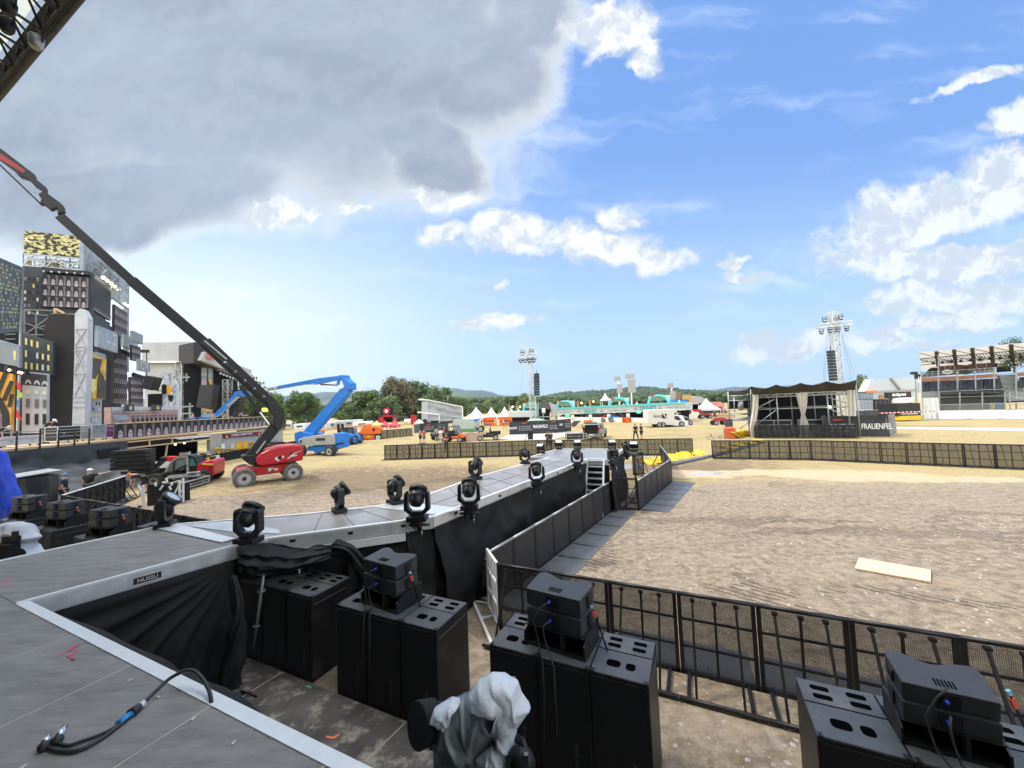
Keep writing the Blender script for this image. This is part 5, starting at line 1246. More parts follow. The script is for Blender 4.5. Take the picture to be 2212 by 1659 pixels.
e_=r_.color_ramp.elements.new(.56);e_.color=(.75,.70,.42,1);e_=r_.color_ramp.elements.new(.62);e_.color=(.30,.24,.06,1);g_n.links.new(vv.outputs['Fac'],r_.inputs[0]);g_n.links.new(r_.outputs[0],g_n.nodes['Principled BSDF'].inputs['Base Color'])
q=mb(goldp);pan(q,C1,.2);q.build('patterned_panel',parent=t)
q=mb(steel)
for(x0,x1)in((250,500),(500,760),(760,1000)):
 for dep in(0,1.2):
  a0_=fA(*zA(x0,410+(x0-250)*.09))-n1*dep;a1_=fA(*zA(x1,410+(x1-250)*.09))-n1*dep;b0_=fA(*zA(x0,540+(x0-250)*.08))-n1*dep;b1_=fA(*zA(x1,540+(x1-250)*.08))-n1*dep
  for e in((a0_,a1_),(b0_,b1_),(a0_,b0_),(a1_,b1_),(a0_,b1_),(b0_,a0_.lerp(a1_,.5)),(a0_.lerp(a1_,.5),b1_),(a0_.lerp(b0_,.5),a1_.lerp(b1_,.5))):q.beam(*e,.09)
q.build('truss_storey',parent=t)
q=mb(wood)
for x in(300,540,655,885):a=fA(*zA(x,430+(x-250)*.09));b=fA(*zA(x,540+(x-250)*.08));q.beam(a-n1*.2,b-n1*.2,.18)
q.build('timber_post',parent=t)
C=quadp(fA,[(245,545),(985,610),(985,1240),(232,1150)],zA);q=mb(slate);pan(q,C,.5)
Cw=quadp(fA,[(245,620),(490,640),(490,1120),(232,1110)],zA);windows(q,Cw,5,6,n1,[yw,ypale,pbl2],.5,.5,.52,12);windows(q,Cw,5,6,n1,[vd],.5,.4,.5,5)
q.build('painted_wall',parent=t)
q=mb(black);C2=quadp(fA,[(500,575),(1000,625),(1000,660),(500,625)],zA);pan(q,[p+n1*.5 for p in C2],.4);q.build('lamp_bar',parent=t)
for k_ in range(6):
 p=fA(*zA(530+83*k_,628+5*k_))+n1*.55;q=mb(lens);q.ball(p,.09,6);q.build('lamp',parent=t)
C=quadp(fA,[(490,640),(990,680),(985,1015),(490,995)],zA);C=[p+n1*.25 for p in C]
t=thing('set_screen',(C[3].x,C[3].y,C[3].z),'wide black panel with three rows of lilac vase shapes high on the dark tower','panel','black panels with lilac vase shapes')
q=mb();vases(q,C,6,3,n1);q.build('printed_face',parent=t)
def flank(f,pts,zz,label,m,cat='scenery',name='scenery_flat',win=None,th=.25,off=0,vas=None,group=None):
 C=quadp(f,pts,zz);n_=nrm_of(C);C=[p+n_*off for p in C]
 t=thing(name,(C[3].x,C[3].y,C[3].z),label,cat,group);q=mb(m)
 if vas:vases(q,C,vas[0],vas[1],n_)
 else:
  pan(q,C,th)
  if win:windows(q,C,*win[:2],n_,*win[2:])
 q.build('printed_face',parent=t);return t,C,n_
fB2=plane((-37,33.4),(-42.6,43))
flank(fB,[(945,290),(1240,560),(1240,800),(945,600)],zA,'pale blue painted upper flank beside the yellow patterned panel, behind the truss',pbl,win=(4,5,[ypale,lwh,pbl2],.5,.5,.3,8),off=-.2)
flank(fB,[(1210,560),(1420,720),(1420,1020),(1210,860)],zA,'pale blue painted tower with faint windows right of the bare bulbs',pbl,win=(6,6,[ypale,lwh],.35,.5,.4,9),off=-.1)
flank(fB,[(985,660),(1210,830),(1200,1130),(985,1000)],zA,'blank dark screen on the right flank of the black tower',gridm,'screen','set_screen')
t,C,n_=flank(fB,[(985,960),(1200,1090),(1195,1140),(985,1010)],zA,'narrow lilac patterned strip at the foot of the blank dark screen',vd,'panel','set_screen',vas=(10,1),off=.05,group='black panels with lilac vase shapes')
flank(fB,[(985,1060),(1200,1165),(1190,1250),(985,1180)],zA,'dark ledge panel under the blank screen',slate,'panel')
t=thing('lamp_truss',fB(*zA(1020,620)),'sloping bar of lit bulbs and trussing along the top of the blank dark screen','lighting bar')
q=mb(steel);truss(q,fB(*zA(1005,520)),fB(*zA(1240,760)),.9,.8,1.0,.06);truss(q,fB(*zA(1210,560)),fB(*zA(1210,900)),.8,.8,1,.05,Vector((1,0,0)));q.build('truss',parent=t)
for(x,y)in((1065,675),(1110,708),(1155,740),(1195,772),(1235,802),(1305,958),(1340,982),(1380,1008)):
 q=mb(lit);q.ball(fB(*zA(x,y))+Vector((.5,0,0)),.14,6);q.build('bulb',parent=t)
flank(fB,[(1250,965),(1390,1060),(1385,1340),(1245,1290)],zA,'tall black panel with lilac shapes under the small bulbs',vd,'panel','set_screen',vas=(6,3),group='black panels with lilac vase shapes')
flank(fB,[(1385,1010),(1420,1020),(1418,1700),(1385,1650)],zA,'slim pale blue painted column at the right edge of the tall set',pbl,win=(1,8,[yw],.3,.5,.5,2),off=-.1)
flank(fB,[(1265,1285),(1425,1350),(1420,1480),(1262,1415)],zA,'pale blue panel with small yellow squares between two lilac panels',pbl,win=(6,3,[yw],.45,.6,.5,2),off=.6)
flank(fB,[(1245,1490),(1385,1530),(1385,2050),(1235,2045)],zA,'tallest black panel with five rows of lilac shapes behind the parapet',vd,'panel','set_screen',vas=(7,5),group='black panels with lilac vase shapes')
flank(fB,[(985,1190),(1210,1275),(1205,1490),(982,1420)],zA,'pale blue hanging panel with pale stripes right of the cut-out bridge tower',pbl,win=(3,4,[ypale],.3,.7,.3,5),off=.5)
fS=plane((-40.2,43),(-42.8,50))
flank(fS,[(1450,1250),(1558,1300),(1555,1400),(1450,1365)],zA,'small blank pale panel topping the low right tower of the set',pbl2)
flank(fS,[(1438,1405),(1530,1430),(1530,1590),(1438,1570)],zA,'small black lilac-patterned panel on the low right tower',vd,'panel','set_screen',vas=(5,2),group='black panels with lilac vase shapes')
flank(fS,[(1450,1560),(1575,1600),(1572,1700),(1450,1685)],zA,'pale panel with yellow squares on the low right tower',pbl2,win=(5,3,[yw],.5,.5,.5,3),off=.5)
flank(fS,[(1420,370),(1560,385),(1560,690),(1425,690)],zB,'black lilac-patterned panel at the foot of the low right tower',vd,'panel','set_screen',vas=(6,4),group='black panels with lilac vase shapes')
for(zz,a,b,l_)in((zB,(990,60),(1190,150),'row of black lamps under the pale striped panel'),(zB,(1215,55),(1400,130),'row of black lamps under the pale panel with small squares'),(zB,(1400,330),(1560,380),'row of black lamps on the low right tower'),(zB,(0,250),(210,300),'row of black lamps above the orange poster at the left edge')):
 f_=fC if a[0]==0 else fB;pa=f_(*zz(*a))+Vector((.5,0,0));pb=f_(*zz(*b))+Vector((.5,0,0));t=thing('lamp_row',pa,l_,'lighting bar');q=mb(black);q.beam(pa,pb,.1)
 q.build('bar',parent=t)
 for k_ in range(8):
  p=pa.lerp(pb,(k_+.5)/8);q=mb(black);q.box(p-UP*.2,(.3,.25,.4));q.build('lamp',parent=t)
  if 'left edge' in l_ and k_ in(0,4,5):q=mb(lit);q.ball(p+Vector((.2,-.1,-.3)),.08,6);q.build('bulb',parent=t)
C=quadp(fK,[(535,1062),(845,1075),(828,1659+950),(440,1659+960)],zA)
C=[fK(*zA(535,1062)),fK(*zA(845,1075)),fK(*zB(815,1000)),fK(*zB(440,1005))]
t=thing('cloth_tower',(C[3].x,C[3].y,2.9),'tall plain black cloth-clad box tower in the middle of the big stage','tower')
q=mb(mat('black_gauze',(.022,.021,.020),.85,0,.25,2,.3,60));nK=nrm_of(C);q.prism([C[0],C[1],C[2],C[3],fK(*zA(470,1250))],-nK*.7);q.build('cladding',parent=t)
q=mb(wood);q.beam(fK(*zA(520,1060))-nK*.3,fK(*zA(860,1070))-nK*.3,.12);q.beam(fK(*zA(600,1010)),fK(*zA(700,1060)),.12);q.beam(fK(*zA(600,1005)),fK(*zA(605,1060)),.12);q.build('timber',parent=t)
t=thing('bridge_cutout',fK(*zB(890,920)),'pale grey cut-out of a bridge tower with crossed braces beside the black box tower','scenery')
O=[zA(845,1075),zA(870,1045),zA(900,1015),zA(935,1030),zA(965,1080),zA(985,1120),zA(978,1659),zB(960,560),zB(950,915),zB(815,915),zB(828,560),zA(842,1500)]
q=mb(lwh);q.prism([fK(*p)+nK*.25 for p in O],-nK*.5);q.build('cutout',parent=t)
q=mb(mat('print_bridge_grey',(.43,.46,.51),.7))
for(y0,y1)in((1250,1420),(1440,1650)):
 for(a,b)in(((855,y0),(965,y1)),((965,y0),(855,y1)),((850,y0-10),(972,y0-10))):q.beam(fK(*zA(*a))+nK*.27,fK(*zA(*b))+nK*.27,.12,.06)
for(y0,y1)in((100,320),(350,570)):
 for(a,b)in(((850,y0),(955,y1)),((955,y0),(850,y1)),((845,y0-12),(968,y0-12))):q.beam(fK(*zB(*a))+nK*.27,fK(*zB(*b))+nK*.27,.12,.06)
for y in(590,640,700,880):q.beam(fK(*zB(830,y))+nK*.27,fK(*zB(955,y))+nK*.27,.1,.06)
q.build('painted_brace',parent=t)
t=thing('scaffold',fK(*zA(330,1340)),'open galvanised scaffold tubes between the window tower and the black box tower','scaffold')
q=mb(mat('dull_scaffold',(.17,.19,.19),.6,.2))
for a,b in(((215,1005),(590,1020)),((215,1010),(340,1060)),((340,1060),(550,1075)),((340,1060),(340,1300)),((230,1270),(550,1040)),((520,1045),(455,1290)),((210,1150),(430,1230)),((210,1280),(460,1285)),((380,1200),(470,1170)),((210,1000),(205,1659)),((455,1290),(450,1659)),((0,1280),(110,1275)),((0,1330),(110,1330))):q.beam(fK(*zA(*a))-nK*.4,fK(*zA(*b))-nK*.4,.07)
q.build('tubes',parent=t)
flank(fC,[(105,1235),(460,1350),(455,1720),(105,1700)],zA,'dark facade with tall yellow windows low at the left',slate,win=(5,3,[yw,ypale],.7,.38,.55,7),off=-1)
flank(fC,[(-200,1290),(252,1420),(250,1650),(-200,1560)],zA,'grey-blue panel with three yellow squares at the left edge',pbl2,win=(7,1,[yw,ypale],.5,.5,.45,31),off=.3)
t,C,n_=flank(fC,[(180,300),(455,330),(448,985),(170,990)],zB,'pale grey town house facade with arched dormers left of the black box tower',lwh,off=-.5)
q=mb(slate);cell(q,C,.0,.02,1,.22,n_,.02)
for u_ in(.25,.6,.92):
 q.mt(lwh);q.add([bil(C,u_+.13*math.cos(a),.20-.075*math.sin(a))+n_*.04 for a in[PI*x/8 for x in range(9)]],[tuple(range(9))]);q.mt(vd);q.add([bil(C,u_+.06*math.cos(a),.21-.04*math.sin(a))+n_*.06 for a in[PI*x/8 for x in range(9)]],[tuple(range(9))])
 for(v0,v1,m_)in((.30,.36,ypale),(.44,.58,vg),(.68,.86,vd)):
  q.mt(m_);cell(q,C,u_-.075,v0,u_+.075,v1,n_,.05);q.mt(pbl);cell(q,C,u_-.09,v1+.005,u_+.09,v1+.018,n_,.05)
q.build('painted_windows',parent=t)
t,C,n_=flank(fC,[(-200,280),(185,345),(165,985),(-200,985)],zB,'poster of orange and black stripes above a dark rounded shape at the left edge',ora,'poster','poster',off=.35)
q=mb(vd)
for(a,b)in(((-60,480),(0,300)),((20,560),(110,330)),((90,630),(180,420)),((150,700),(185,560))):
 a=fC(*zB(*a))+n_*.38;b=fC(*zB(*b))+n_*.38;q.beam(a,b,.28,.03)
q.prism([fC(*zB(x,y))+n_*.37 for x,y in((-150,490),(0,530),(60,600),(110,680),(150,760),(165,985),(-150,985))],n_*.03);q.mt(mat('print_purple',(.20,.15,.18),.7,0,.4,1));q.prism([fC(*zB(x,y))+n_*.40 for x,y in((-150,560),(0,600),(50,690),(85,800),(80,985),(-150,985))],n_*.02)
q.build('painted_shape',parent=t)
t=thing('flag',fC(*zB(210,620)),'small red, green and yellow bunting hanging right of the striped poster','bunting')
for pts,m_ in(([(185,420),(225,450),(240,520),(190,510)],red),([(190,520),(250,550),(240,600),(195,600)],mat('print_green',(.35,.5,.12))),([(185,730),(210,760),(240,845),(180,810)],red),([(185,600),(215,640),(220,720),(190,700)],mat('print_blue',(.1,.2,.5)))):
 q=mb(m_);q.prism([fC(*zB(*p))+Vector((.35,-.3,0))for p in pts],(0,.02,0));q.build('pennant',parent=t)
fM=plane((-34.5,32.5),(-36.2,36))
t,C,n_=flank(fM,[(975,120),(1160,175),(1145,615),(965,600)],zB,'hanging poster of gold, black and orange shapes right of the bridge cut-out',gold,'poster','poster')
q=mb(mat('print_brown_black',(.06,.05,.035),.6,0,.4,2));q.prism([fM(*zB(*p))+n_*.02 for p in((975,160),(1110,180),(1075,310),(1030,395),(970,375))],n_*.02);q.prism([fM(*zB(*p))+n_*.02 for p in((1080,300),(1120,360),(1150,440),(1145,610),(1050,605),(1060,420))],n_*.02)
q.mt(ora);q.prism([fM(*zB(*p))+n_*.02 for p in((1110,180),(1140,190),(1105,340),(1080,290))],n_*.02);q.prism([fM(*zB(*p))+n_*.02 for p in((990,130),(1100,160),(1100,175),(985,155))],n_*.02);q.mt(yw);q.prism([fM(*zB(*p))+n_*.03 for p in((970,380),(1025,400),(1045,480),(1010,560),(968,500))],n_*.02)
q.build('painted_shape',parent=t)
flank(fM,[(955,600),(1245,610),(1240,1010),(950,1000)],zB,'pale glassy building print with yellow windows under the gold poster',pbl,win=(8,6,[yw,ypale,slate],.6,.5,.6,17),off=-.8)
flank(fM,[(1145,100),(1235,130),(1235,610),(1145,605)],zB,'dim blue-grey painted wall with few yellow windows right of the gold poster',pbl2,win=(3,7,[yw,ypale],.5,.5,.4,19),off=-.5)
fP=plane((-30.2,28.5),(-30.2,41))
t=thing('shop_row',fP(*zB(1210,880)),'row of small pink brick shop fronts with a pale cornice behind the parapet','scenery')
pk=mat('print_pink_brick',(.45,.30,.27),.8,0,.25,3)
C=quadp(fP,[(1205,700),(1659,700),(1659,880),(1205,885)],zB);q=mb(pk);C2_=quadp(fP,[(-30,1000),(560,1010),(560,1140),(-30,1150)],zC)
Cx=[C[0],C2_[1],C2_[2],C[3]];Cx[1].z=C[0].z;Cx[2].z=C[3].z;n_=nrm_of(Cx);pan(q,Cx,.5);q.mt(lwh);cell(q,Cx,0,0,1,.22,n_,.1);cell(q,Cx,0,.27,1,.33,n_,.06)
for k_ in range(11):
 u0=.27+k_*.066;q.mt(vd);cell(q,Cx,u0,.55,u0+.036,.92,n_,.04);q.mt(pbl2);cell(q,Cx,u0+.004,.6,u0+.032,.72,n_,.05)
q.mt(pbl);cell(q,Cx,.02,.45,.2,.8,n_,.05);q.build('facade',parent=t)
for x0,x1 in((.12,.22),(.50,.62)):
 q=mb(slate);q.prism([bil(Cx,x0,-.15)+n_*.5,bil(Cx,x1,-.15)+n_*.5,bil(Cx,x1,.25)+n_*.5,bil(Cx,x0,.25)+n_*.5],-n_*.2);q.mt(yw)
 for k_ in(.35,.55):q.prism([bil(Cx,lerp(x0,x1,k_),-.05)+n_*.52,bil(Cx,lerp(x0,x1,k_+.12),-.05)+n_*.52,bil(Cx,lerp(x0,x1,k_+.12),.18)+n_*.52,bil(Cx,lerp(x0,x1,k_),.18)+n_*.52],-n_*.01)
 q.build('sign_box',parent=t)
XW=-27.5
bs=thing('big_stage',(XW,28,0),'big raised stage with a timber edge along the left of the field','stage')
q=mb(wood);q.box((XW-8.25,31,2.8),(16.5,30,.14));q.build('deck',parent=bs)
fX=plane((XW,20),(XW,50));
conc=mat('print_concrete',(.36,.35,.33),.85,0,.2,1.5)
y0w=fX(*zC(905,1300)).y
q=mb(conc);q.box((XW-.15,(y0w+46)/2,1.3),(.3,46-y0w,2.6));q.build('front_wall',parent=bs)
q=mb(wood);ya_=fX(*zB(1345,1050)).y
q.beam((XW+.02,ya_,2.62),(XW+.02,y0w,2.62),.12,.10);q.beam((XW+.02,ya_,2.18),(XW+.02,y0w,2.18),.12,.10)
for k_ in range(5):y_=lerp(ya_,y0w,k_/4);q.box((XW-.02,y_,2.4),(.1,.12,.5))
q.beam((XW-.1,fX(*zC(415,1540)).y,.0),(XW-.1,fX(*zC(450,1370)).y,2.1),.1);q.build('timber_frame',parent=bs)
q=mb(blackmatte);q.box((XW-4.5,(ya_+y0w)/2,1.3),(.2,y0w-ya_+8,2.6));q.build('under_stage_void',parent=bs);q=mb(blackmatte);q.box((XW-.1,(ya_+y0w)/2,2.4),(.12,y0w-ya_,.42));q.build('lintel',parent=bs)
for x_,y_ in((405,1378),(655,1378),(750,1362)):q=mb(lit);q.ball(fX(*zC(x_,y_))+Vector((-1,0,0)),.08,6);q.build('work_lamp',parent=bs)
q=mb(whitecloth);q.prism([fX(*zC(*p))+Vector((.06,0,0))for p in((470,1310),(640,1300),(900,1275),(880,1300),(560,1330))],(.05,0,0));q.build('loose_sheet',parent=bs)
C=[fX(*zB(1265,880)),fX(*zC(1520,1085)),fX(*zC(1515,1190)),fX(*zB(1265,1030))];ztop=3.93;zbot=2.93
for i,zq in((0,ztop),(1,ztop),(2,zbot),(3,zbot)):C[i].z=zq;C[i].x=XW+.05
t=thing('parapet',C[3],'long black parapet with a row of lilac vase shapes along the big stage edge','parapet')
q=mb();vases(q,C,23,1,Vector((1,0,0)));q.build('printed_face',parent=t);q=mb(wood);q.beam(C[0]+UP*.04,C[1]+UP*.04,.25,.07);q.build('coping',parent=t)
def onx(pts,off=.02,zz=zC):return[fX(*zz(*p))+Vector((off,0,0))for p in pts]
t=thing('wall_sign',fX(*zC(1240,1290)),'long dark red sign with pale round lamps on the grey painted wall','sign')
q=mb(mat('dark_red',(.10,.01,.02),.5));q.prism(onx([(1035,1272),(1447,1245),(1447,1282),(1040,1312)]),(.12,0,0));q.build('board',parent=t)
for x_ in(1062,1418):q=mb(red);q.tube([fX(*zC(x_,1302-(x_-1035)*.085))+Vector((.14,0,0)),fX(*zC(x_,1302-(x_-1035)*.085))+Vector((.2,0,0))],.16,12);q.mt(white);p_=fX(*zC(x_,1302-(x_-1035)*.085))+Vector((.205,0,0));q.box(p_,(.01,.22,.05));q.box(p_,(.012,.05,.2));q.build('round_emblem',parent=t)
q=mb(mat('lilac_paint',(.45,.35,.42)));
for k_ in range(9):p=fX(*zC(1130+k_*26,1284-k_*2.4));q.box(p+Vector((.15,0,0)),(.02,.32,.10+.05*(k_%3)),0,.2)
q.build('scrollwork',parent=t)
q=mb(mat('print_grey_shutter',(.33,.36,.39),.7,0,.12,2,stretch=(1,1,9)));q.prism(onx([(1040,1330),(1470,1290),(1470,1500),(1040,1545)],.01),(.03,0,0));o=q.build('painted_shutter',loc=fX(*zC(1240,1420)));tag(o,'grey painted shutter print under the dark red sign','scenery')
def poster(pts,m,label,extra=None,name='poster'):
 P_=onx(pts,.05);t=thing(name,P_[0],label,'poster');q=mb(m);q.prism(P_,(.03,0,0));q.build('sheet',parent=t)
 if extra:extra(t)
 return t
def crest(cx,cy,s_=1):
 def e(t):
  q=mb(mat('crest_black',(.05,.05,.04)));q.prism(onx([(cx-38*s_,cy-22*s_),(cx,cy-30*s_),(cx+38*s_,cy-26*s_),(cx+34*s_,cy+10*s_),(cx,cy+40*s_),(cx-34*s_,cy+14*s_)],.085),(.01,0,0))
  q.mt(yellow);q.prism(onx([(cx-24*s_,cy+0*s_),(cx+24*s_,cy-4*s_),(cx+18*s_,cy+14*s_),(cx,cy+28*s_),(cx-18*s_,cy+16*s_)],.10),(.01,0,0));q.prism(onx([(cx-30*s_,cy-14*s_),(cx+30*s_,cy-18*s_),(cx+30*s_,cy-12*s_),(cx-30*s_,cy-7*s_)],.10),(.01,0,0));q.build('emblem',parent=t)
 return e
poster([(950,1415),(1000,1408),(1030,1440),(1030,1495),(990,1505),(945,1490)],yellow,'leftmost of the yellow crest stickers on the grey concrete wall',crest(988,1462))
poster([(1060,1430),(1110,1422),(1125,1480),(1090,1500),(1055,1490)],yellow,'middle yellow crest sticker just left of the lowest one',crest(1088,1455,.8))
poster([(1110,1435),(1178,1428),(1182,1490),(1150,1512),(1112,1495)],yellow,'lowest yellow crest sticker below the red and white leaflet',crest(1147,1466,.9))
poster([(1322,1362),(1382,1352),(1385,1405),(1355,1430),(1322,1425)],yellow,'yellow crest sticker right of the warning sign, beside the black boom',crest(1352,1388,.8))
poster([(1018,1378),(1055,1374),(1058,1425),(1020,1428)],white,'small white paper notice on the grey concrete wall')
poster([(1125,1376),(1160,1372),(1160,1420),(1122,1424)],mat('leaflet',(.7,.5,.45)),'small red and white leaflet left of the yellow warning sign')
def wsx(t):
 q=mb(mat('warning_orange',(.75,.28,.02)))
 for a,b in(((1188,1366),(1304,1354)),((1188,1432),(1304,1418))):q.beam(onx([a],.09)[0],onx([b],.09)[0],.02,.10)
 q.prism(onx([(1245,1375),(1268,1410),(1222,1414)],.085),(.01,0,0));q.mt(yellow);q.prism(onx([(1245,1383),(1260,1406),(1230,1409)],.10),(.01,0,0));q.mt(black);q.prism(onx([(1243,1388),(1250,1388),(1249,1402),(1243,1402)],.115),(.01,0,0));q.build('warning_mark',parent=t)
poster([(1183,1358),(1308,1345),(1308,1428),(1183,1442)],yellow,'large yellow and orange warning sign with a triangle on the grey wall',wsx,'warning_sign')
q=mb(blackmatte);q.prism([fX(*zC(*p))+Vector((.3,0,0))for p in((200,1700),(1420,1505),(1450,1560),(200,1760))],(.1,0,0))
q=mb(cloth_b);q.box((XW+.3,39,.4),(.1,26,.8));tag(q.build('kick_panel',loc=(XW+.3,39,0)),'low black cloth strip along the foot of the painted wall','cloth strip')
t=thing('ladder',G(*zC(1120,1610)),'bright aluminium ladder lying on its side along the black strip','ladder')
la=[plane((XW+.5,20),(XW+.5,50))(*zC(*p))for p in((1000,1590),(1290,1545),(1060,1620),(1290,1582))]
q=mb(aluw);q.beam(la[0],la[1],.08);q.beam(la[2],la[3],.08);q.build('rail',parent=t)
for k_ in range(9):q=mb(aluw);q.beam(la[0].lerp(la[1],(k_+1.2)/10),la[2].lerp(la[3],(k_+.5)/9.5),.06);q.build('rung',parent=t)
tp=thing('tarpaulin',(XW,22,0),'dull black tarpaulin hung along the front of the big stage at the left','tarpaulin')
q=cloth((XW+.25,12),(XW+.25,fX(*zB(1345,1100)).y),2.72,2.72,.9,0,60,24,.16,2.2,5,cloth_g,.2,1);q.build('hanging_sheet',parent=tp)
def slope(a,b):
 top=Vector((XW+.5,lerp(14,26,a),lerp(1.9,1.7,a)));bot=Vector((lerp(-24.5,-23.8,a),lerp(15,25.5,a),.0));p=top.lerp(bot,b);n2=noise.noise(p*.6)*.28+noise.noise(p*1.8)*.12
 return p+Vector((n2,0,n2*.9+.02+math.sin(a*14)*.05*b))
q=mb(cloth_g);q.grid(slope,50,24);q.build('sloping_sheet',parent=tp)
q=mb(blackmatte);Co=quadp(plane((XW+.5,20),(XW+.5,50)),[(1075,1165),(1300,1140),(1300,1330),(1075,1330)],zB);q.prism(Co,(-.1,0,0));q.build('opening',parent=tp)
q=mb(white);q.beam(fX(*zB(1287,1170))+Vector((.7,0,0)),fX(*zB(1287,1300))+Vector((.7,0,0)),.06);q.build('white_post',parent=tp)
t=thing('railing',(XW,24,2.9),'black post railing along the open edge of the big stage deck','railing')
for(x_,y0,y1)in((175,960,1140),(430,940,1120),(630,945,1330),(805,940,1085),(965,930,1075)):
 a=fX(*zB(x_,y0));b=Vector((a.x,a.y,2.7 if y1<1200 else 1.3));q=mb(black);q.beam(a+Vector((.05,0,0)),b+Vector((.05,0,0)),.06);q.build('post',parent=t)
q=mb(steel)
for z_ in(3.75,3.35):q.beam((XW-.2,18,z_),(XW-.2,fX(*zB(965,950)).y,z_),.05)
q.build('rail',parent=t)
def case(c_,d_,rz,label,group=None,m=None,name='flight_case'):
 c_=Vector(c_);t=thing(name,c_,label,'flight case',group,rz,local=True);w,dd,h=d_
 q=mb(m or black);q.box((0,0,h/2+.1),(w-.02,dd-.02,h-.1));q.build('panel',parent=t)
 q=mb(alu)
 for x_ in(-1,1):
  for y_ in(-1,1):q.box((x_*w/2,y_*dd/2,h/2+.1),(.05,.05,h-.08))
 for z_ in(.14,h+.04):
  for y_ in(-1,1):q.box((0,y_*dd/2,z_),(w,.05,.05))
  for x_ in(-1,1):q.box((x_*w/2,0,z_),(.05,dd,.05))
 q.box((0,0,h*.66),(w+.01,dd+.01,.025));q.build('edge_trim',parent=t)
 for x_ in(-.25,.25):q=mb(steel);q.box((x_*w,-dd/2-.01,h*.62),(.12,.02,.12));q.build('latch',parent=t)
 for x_ in(-1,1):
  for y_ in(-1,1):q=mb(rubber);q.tube([(x_*(w/2-.1),y_*(dd/2-.1)-.02,.05),(x_*(w/2-.1),y_*(dd/2-.1)+.02,.05)],.05,8);q.build('castor',parent=t)
 return t
def onp(x_,y_,z_,zz):a=G(*zz(x_,y_),z_);return Vector((a.x,a.y,z_))
DZ=2.88
case((XW-1.7,20.2,DZ),(1.6,.8,.7),PI/2,'long silver-edged flight case nearest the left edge on the big stage','flight cases on the big stage',lwh)
case((XW-1.5,22.5,DZ),(1.9,.7,.55),PI/2,'low pale flight case in front of the stooping worker in the grey cap','flight cases on the big stage',lwh)
case((XW-1.9,25.2,DZ),(1.3,.8,1.0),PI/2,'tall black flight case before the worker in the white helmet','flight cases on the big stage')
case((XW-1.7,26.8,DZ),(.9,.8,1.0),PI/2,'square grey flight case beside the tall black one','flight cases on the big stage',pbl2)
case((XW-1.5,28.0,DZ),(.7,.8,.9),PI/2,'purple-sided flight case under the bridge cut-out','flight cases on the big stage',mat('purple',(.2,.04,.2)))
case((XW-1.4,29.2,DZ),(.9,.8,.7),PI/2,'small silver-edged case at the left end of the vase parapet','flight cases on the big stage')
person((XW-2.7,22.6,DZ),-PI/2,'person in black stooping over a pale case, grey cap, on the big stage',cap=(.5,.52,.55),pose='bend',shorts=False)
person((XW-2.9,25.0,DZ),-PI/2+.4,'person in a black vest and white helmet leaning on a tall flight case',bottom=(.18,.16,.12),cap=WH,pose='stoop',shorts=False)
person(Vector((XW-2.5,29.8,DZ)),-PI/2,'seated or crouching person with grey clothing at the left end of the parapet',top=(.2,.18,.18),pose='bend',shorts=False)
fT=plane((-56,60),(-44,62));tt=thing('tented_stage',(-50,61,0),'large open stage under a pale grey fabric roof behind the parapet','stage')
greyt=mat('grey_tent_fabric',(.42,.43,.44),.8,0,.12,.6,.3,3)
C=quadp(fT,[(165,275),(722,262),(720,480),(165,485)],zC);q=mb(greyt);q.prism(C,(-1.5,6,0));q.build('roof_side',parent=tt)
C=quadp(fT,[(165,487),(582,487),(582,1110),(165,1110)],zC);q=mb(greyt);q.prism([p+Vector((-.1,.5,0))for p in C],(0,.3,0));q.build('side_wall',parent=tt)
q=mb(aluw);q.beam(fT(*zC(165,484)),fT(*zC(722,484)),.3);q.beam(fT(*zC(720,265)),fT(*zC(718,484)),.3);q.build('fabric_edge',parent=tt)
fT2=plane((-46.5,61.5),(-40,84))
q=mb(greyt);q.prism([fT2(*zC(*p))for p in((805,460),(850,370),(1360,575),(1335,660),(1120,590))],(-2,1,0));q.mt(mat('sign_red_faded',(.45,.15,.12)));q.prism([fT2(*zC(*p))+Vector((.3,-.1,0))for p in((850,390),(925,422),(922,465),(850,440))],(-.1,0,0));q.build('roof_front',parent=tt)
q=mb(dkst);fT3=plane((-46,66),(-40,84));q.prism([fT3(*zC(*p))for p in((725,270),(850,270),(1230,560),(1230,640),(940,540),(725,490))],(-4,2,0));truss(q,fT(*zC(725,400)),fT(*zC(840,400)),2.6,1,1.6,.12);q.build('roof_truss',parent=tt)
q=mb(blackmatte);q.prism([fT3(*zC(*p))+Vector((-2,2,0))for p in((640,480),(1230,560),(1230,1120),(640,1120))],(0,.3,0));q.build('dark_backdrop',parent=tt)
q=mb(steel);truss(q,fT(*zC(595,485)),fT(*zC(590,1110)),.9,.9,1.3,.1,Vector((0,1,0)));q.build('truss_column',parent=tt);q=mb(steel);truss(q,fT3(*zC(1095,680)),fT3(*zC(1095,1100)),.9,.9,1.3,.1,Vector((0,1,0)));q.build('truss_column',parent=tt)
q=mb(pbl);q.prism([fT(*zC(*p))+Vector((1,1,0))for p in((610,490),(800,500),(800,1110),(610,1110))],(0,.3,0));windows(q,[fT(*zC(*p))+Vector((1,1,0))for p in((610,490),(800,500),(800,1110),(610,1110))],8,9,Vector((0,-1,0)),[yw,slate,lwh],.5,.5,.5,6);q.build('printed_wing',parent=tt)
q=mb(ora);Cq=[fT(*zC(*p))+Vector((1.4,.4,0))for p in((700,670),(800,680),(800,1030),(700,1010))];q.prism(Cq,(0,.2,0));q.mt(mat('print_mauve',(.38,.28,.42)));q.prism([bil(Cq,a,b)+Vector((0,-.05,0))for a,b in((0,0),(.45,0),(.6,.4),(.5,.75),(0,.8))],(0,.03,0));q.mt(vd)
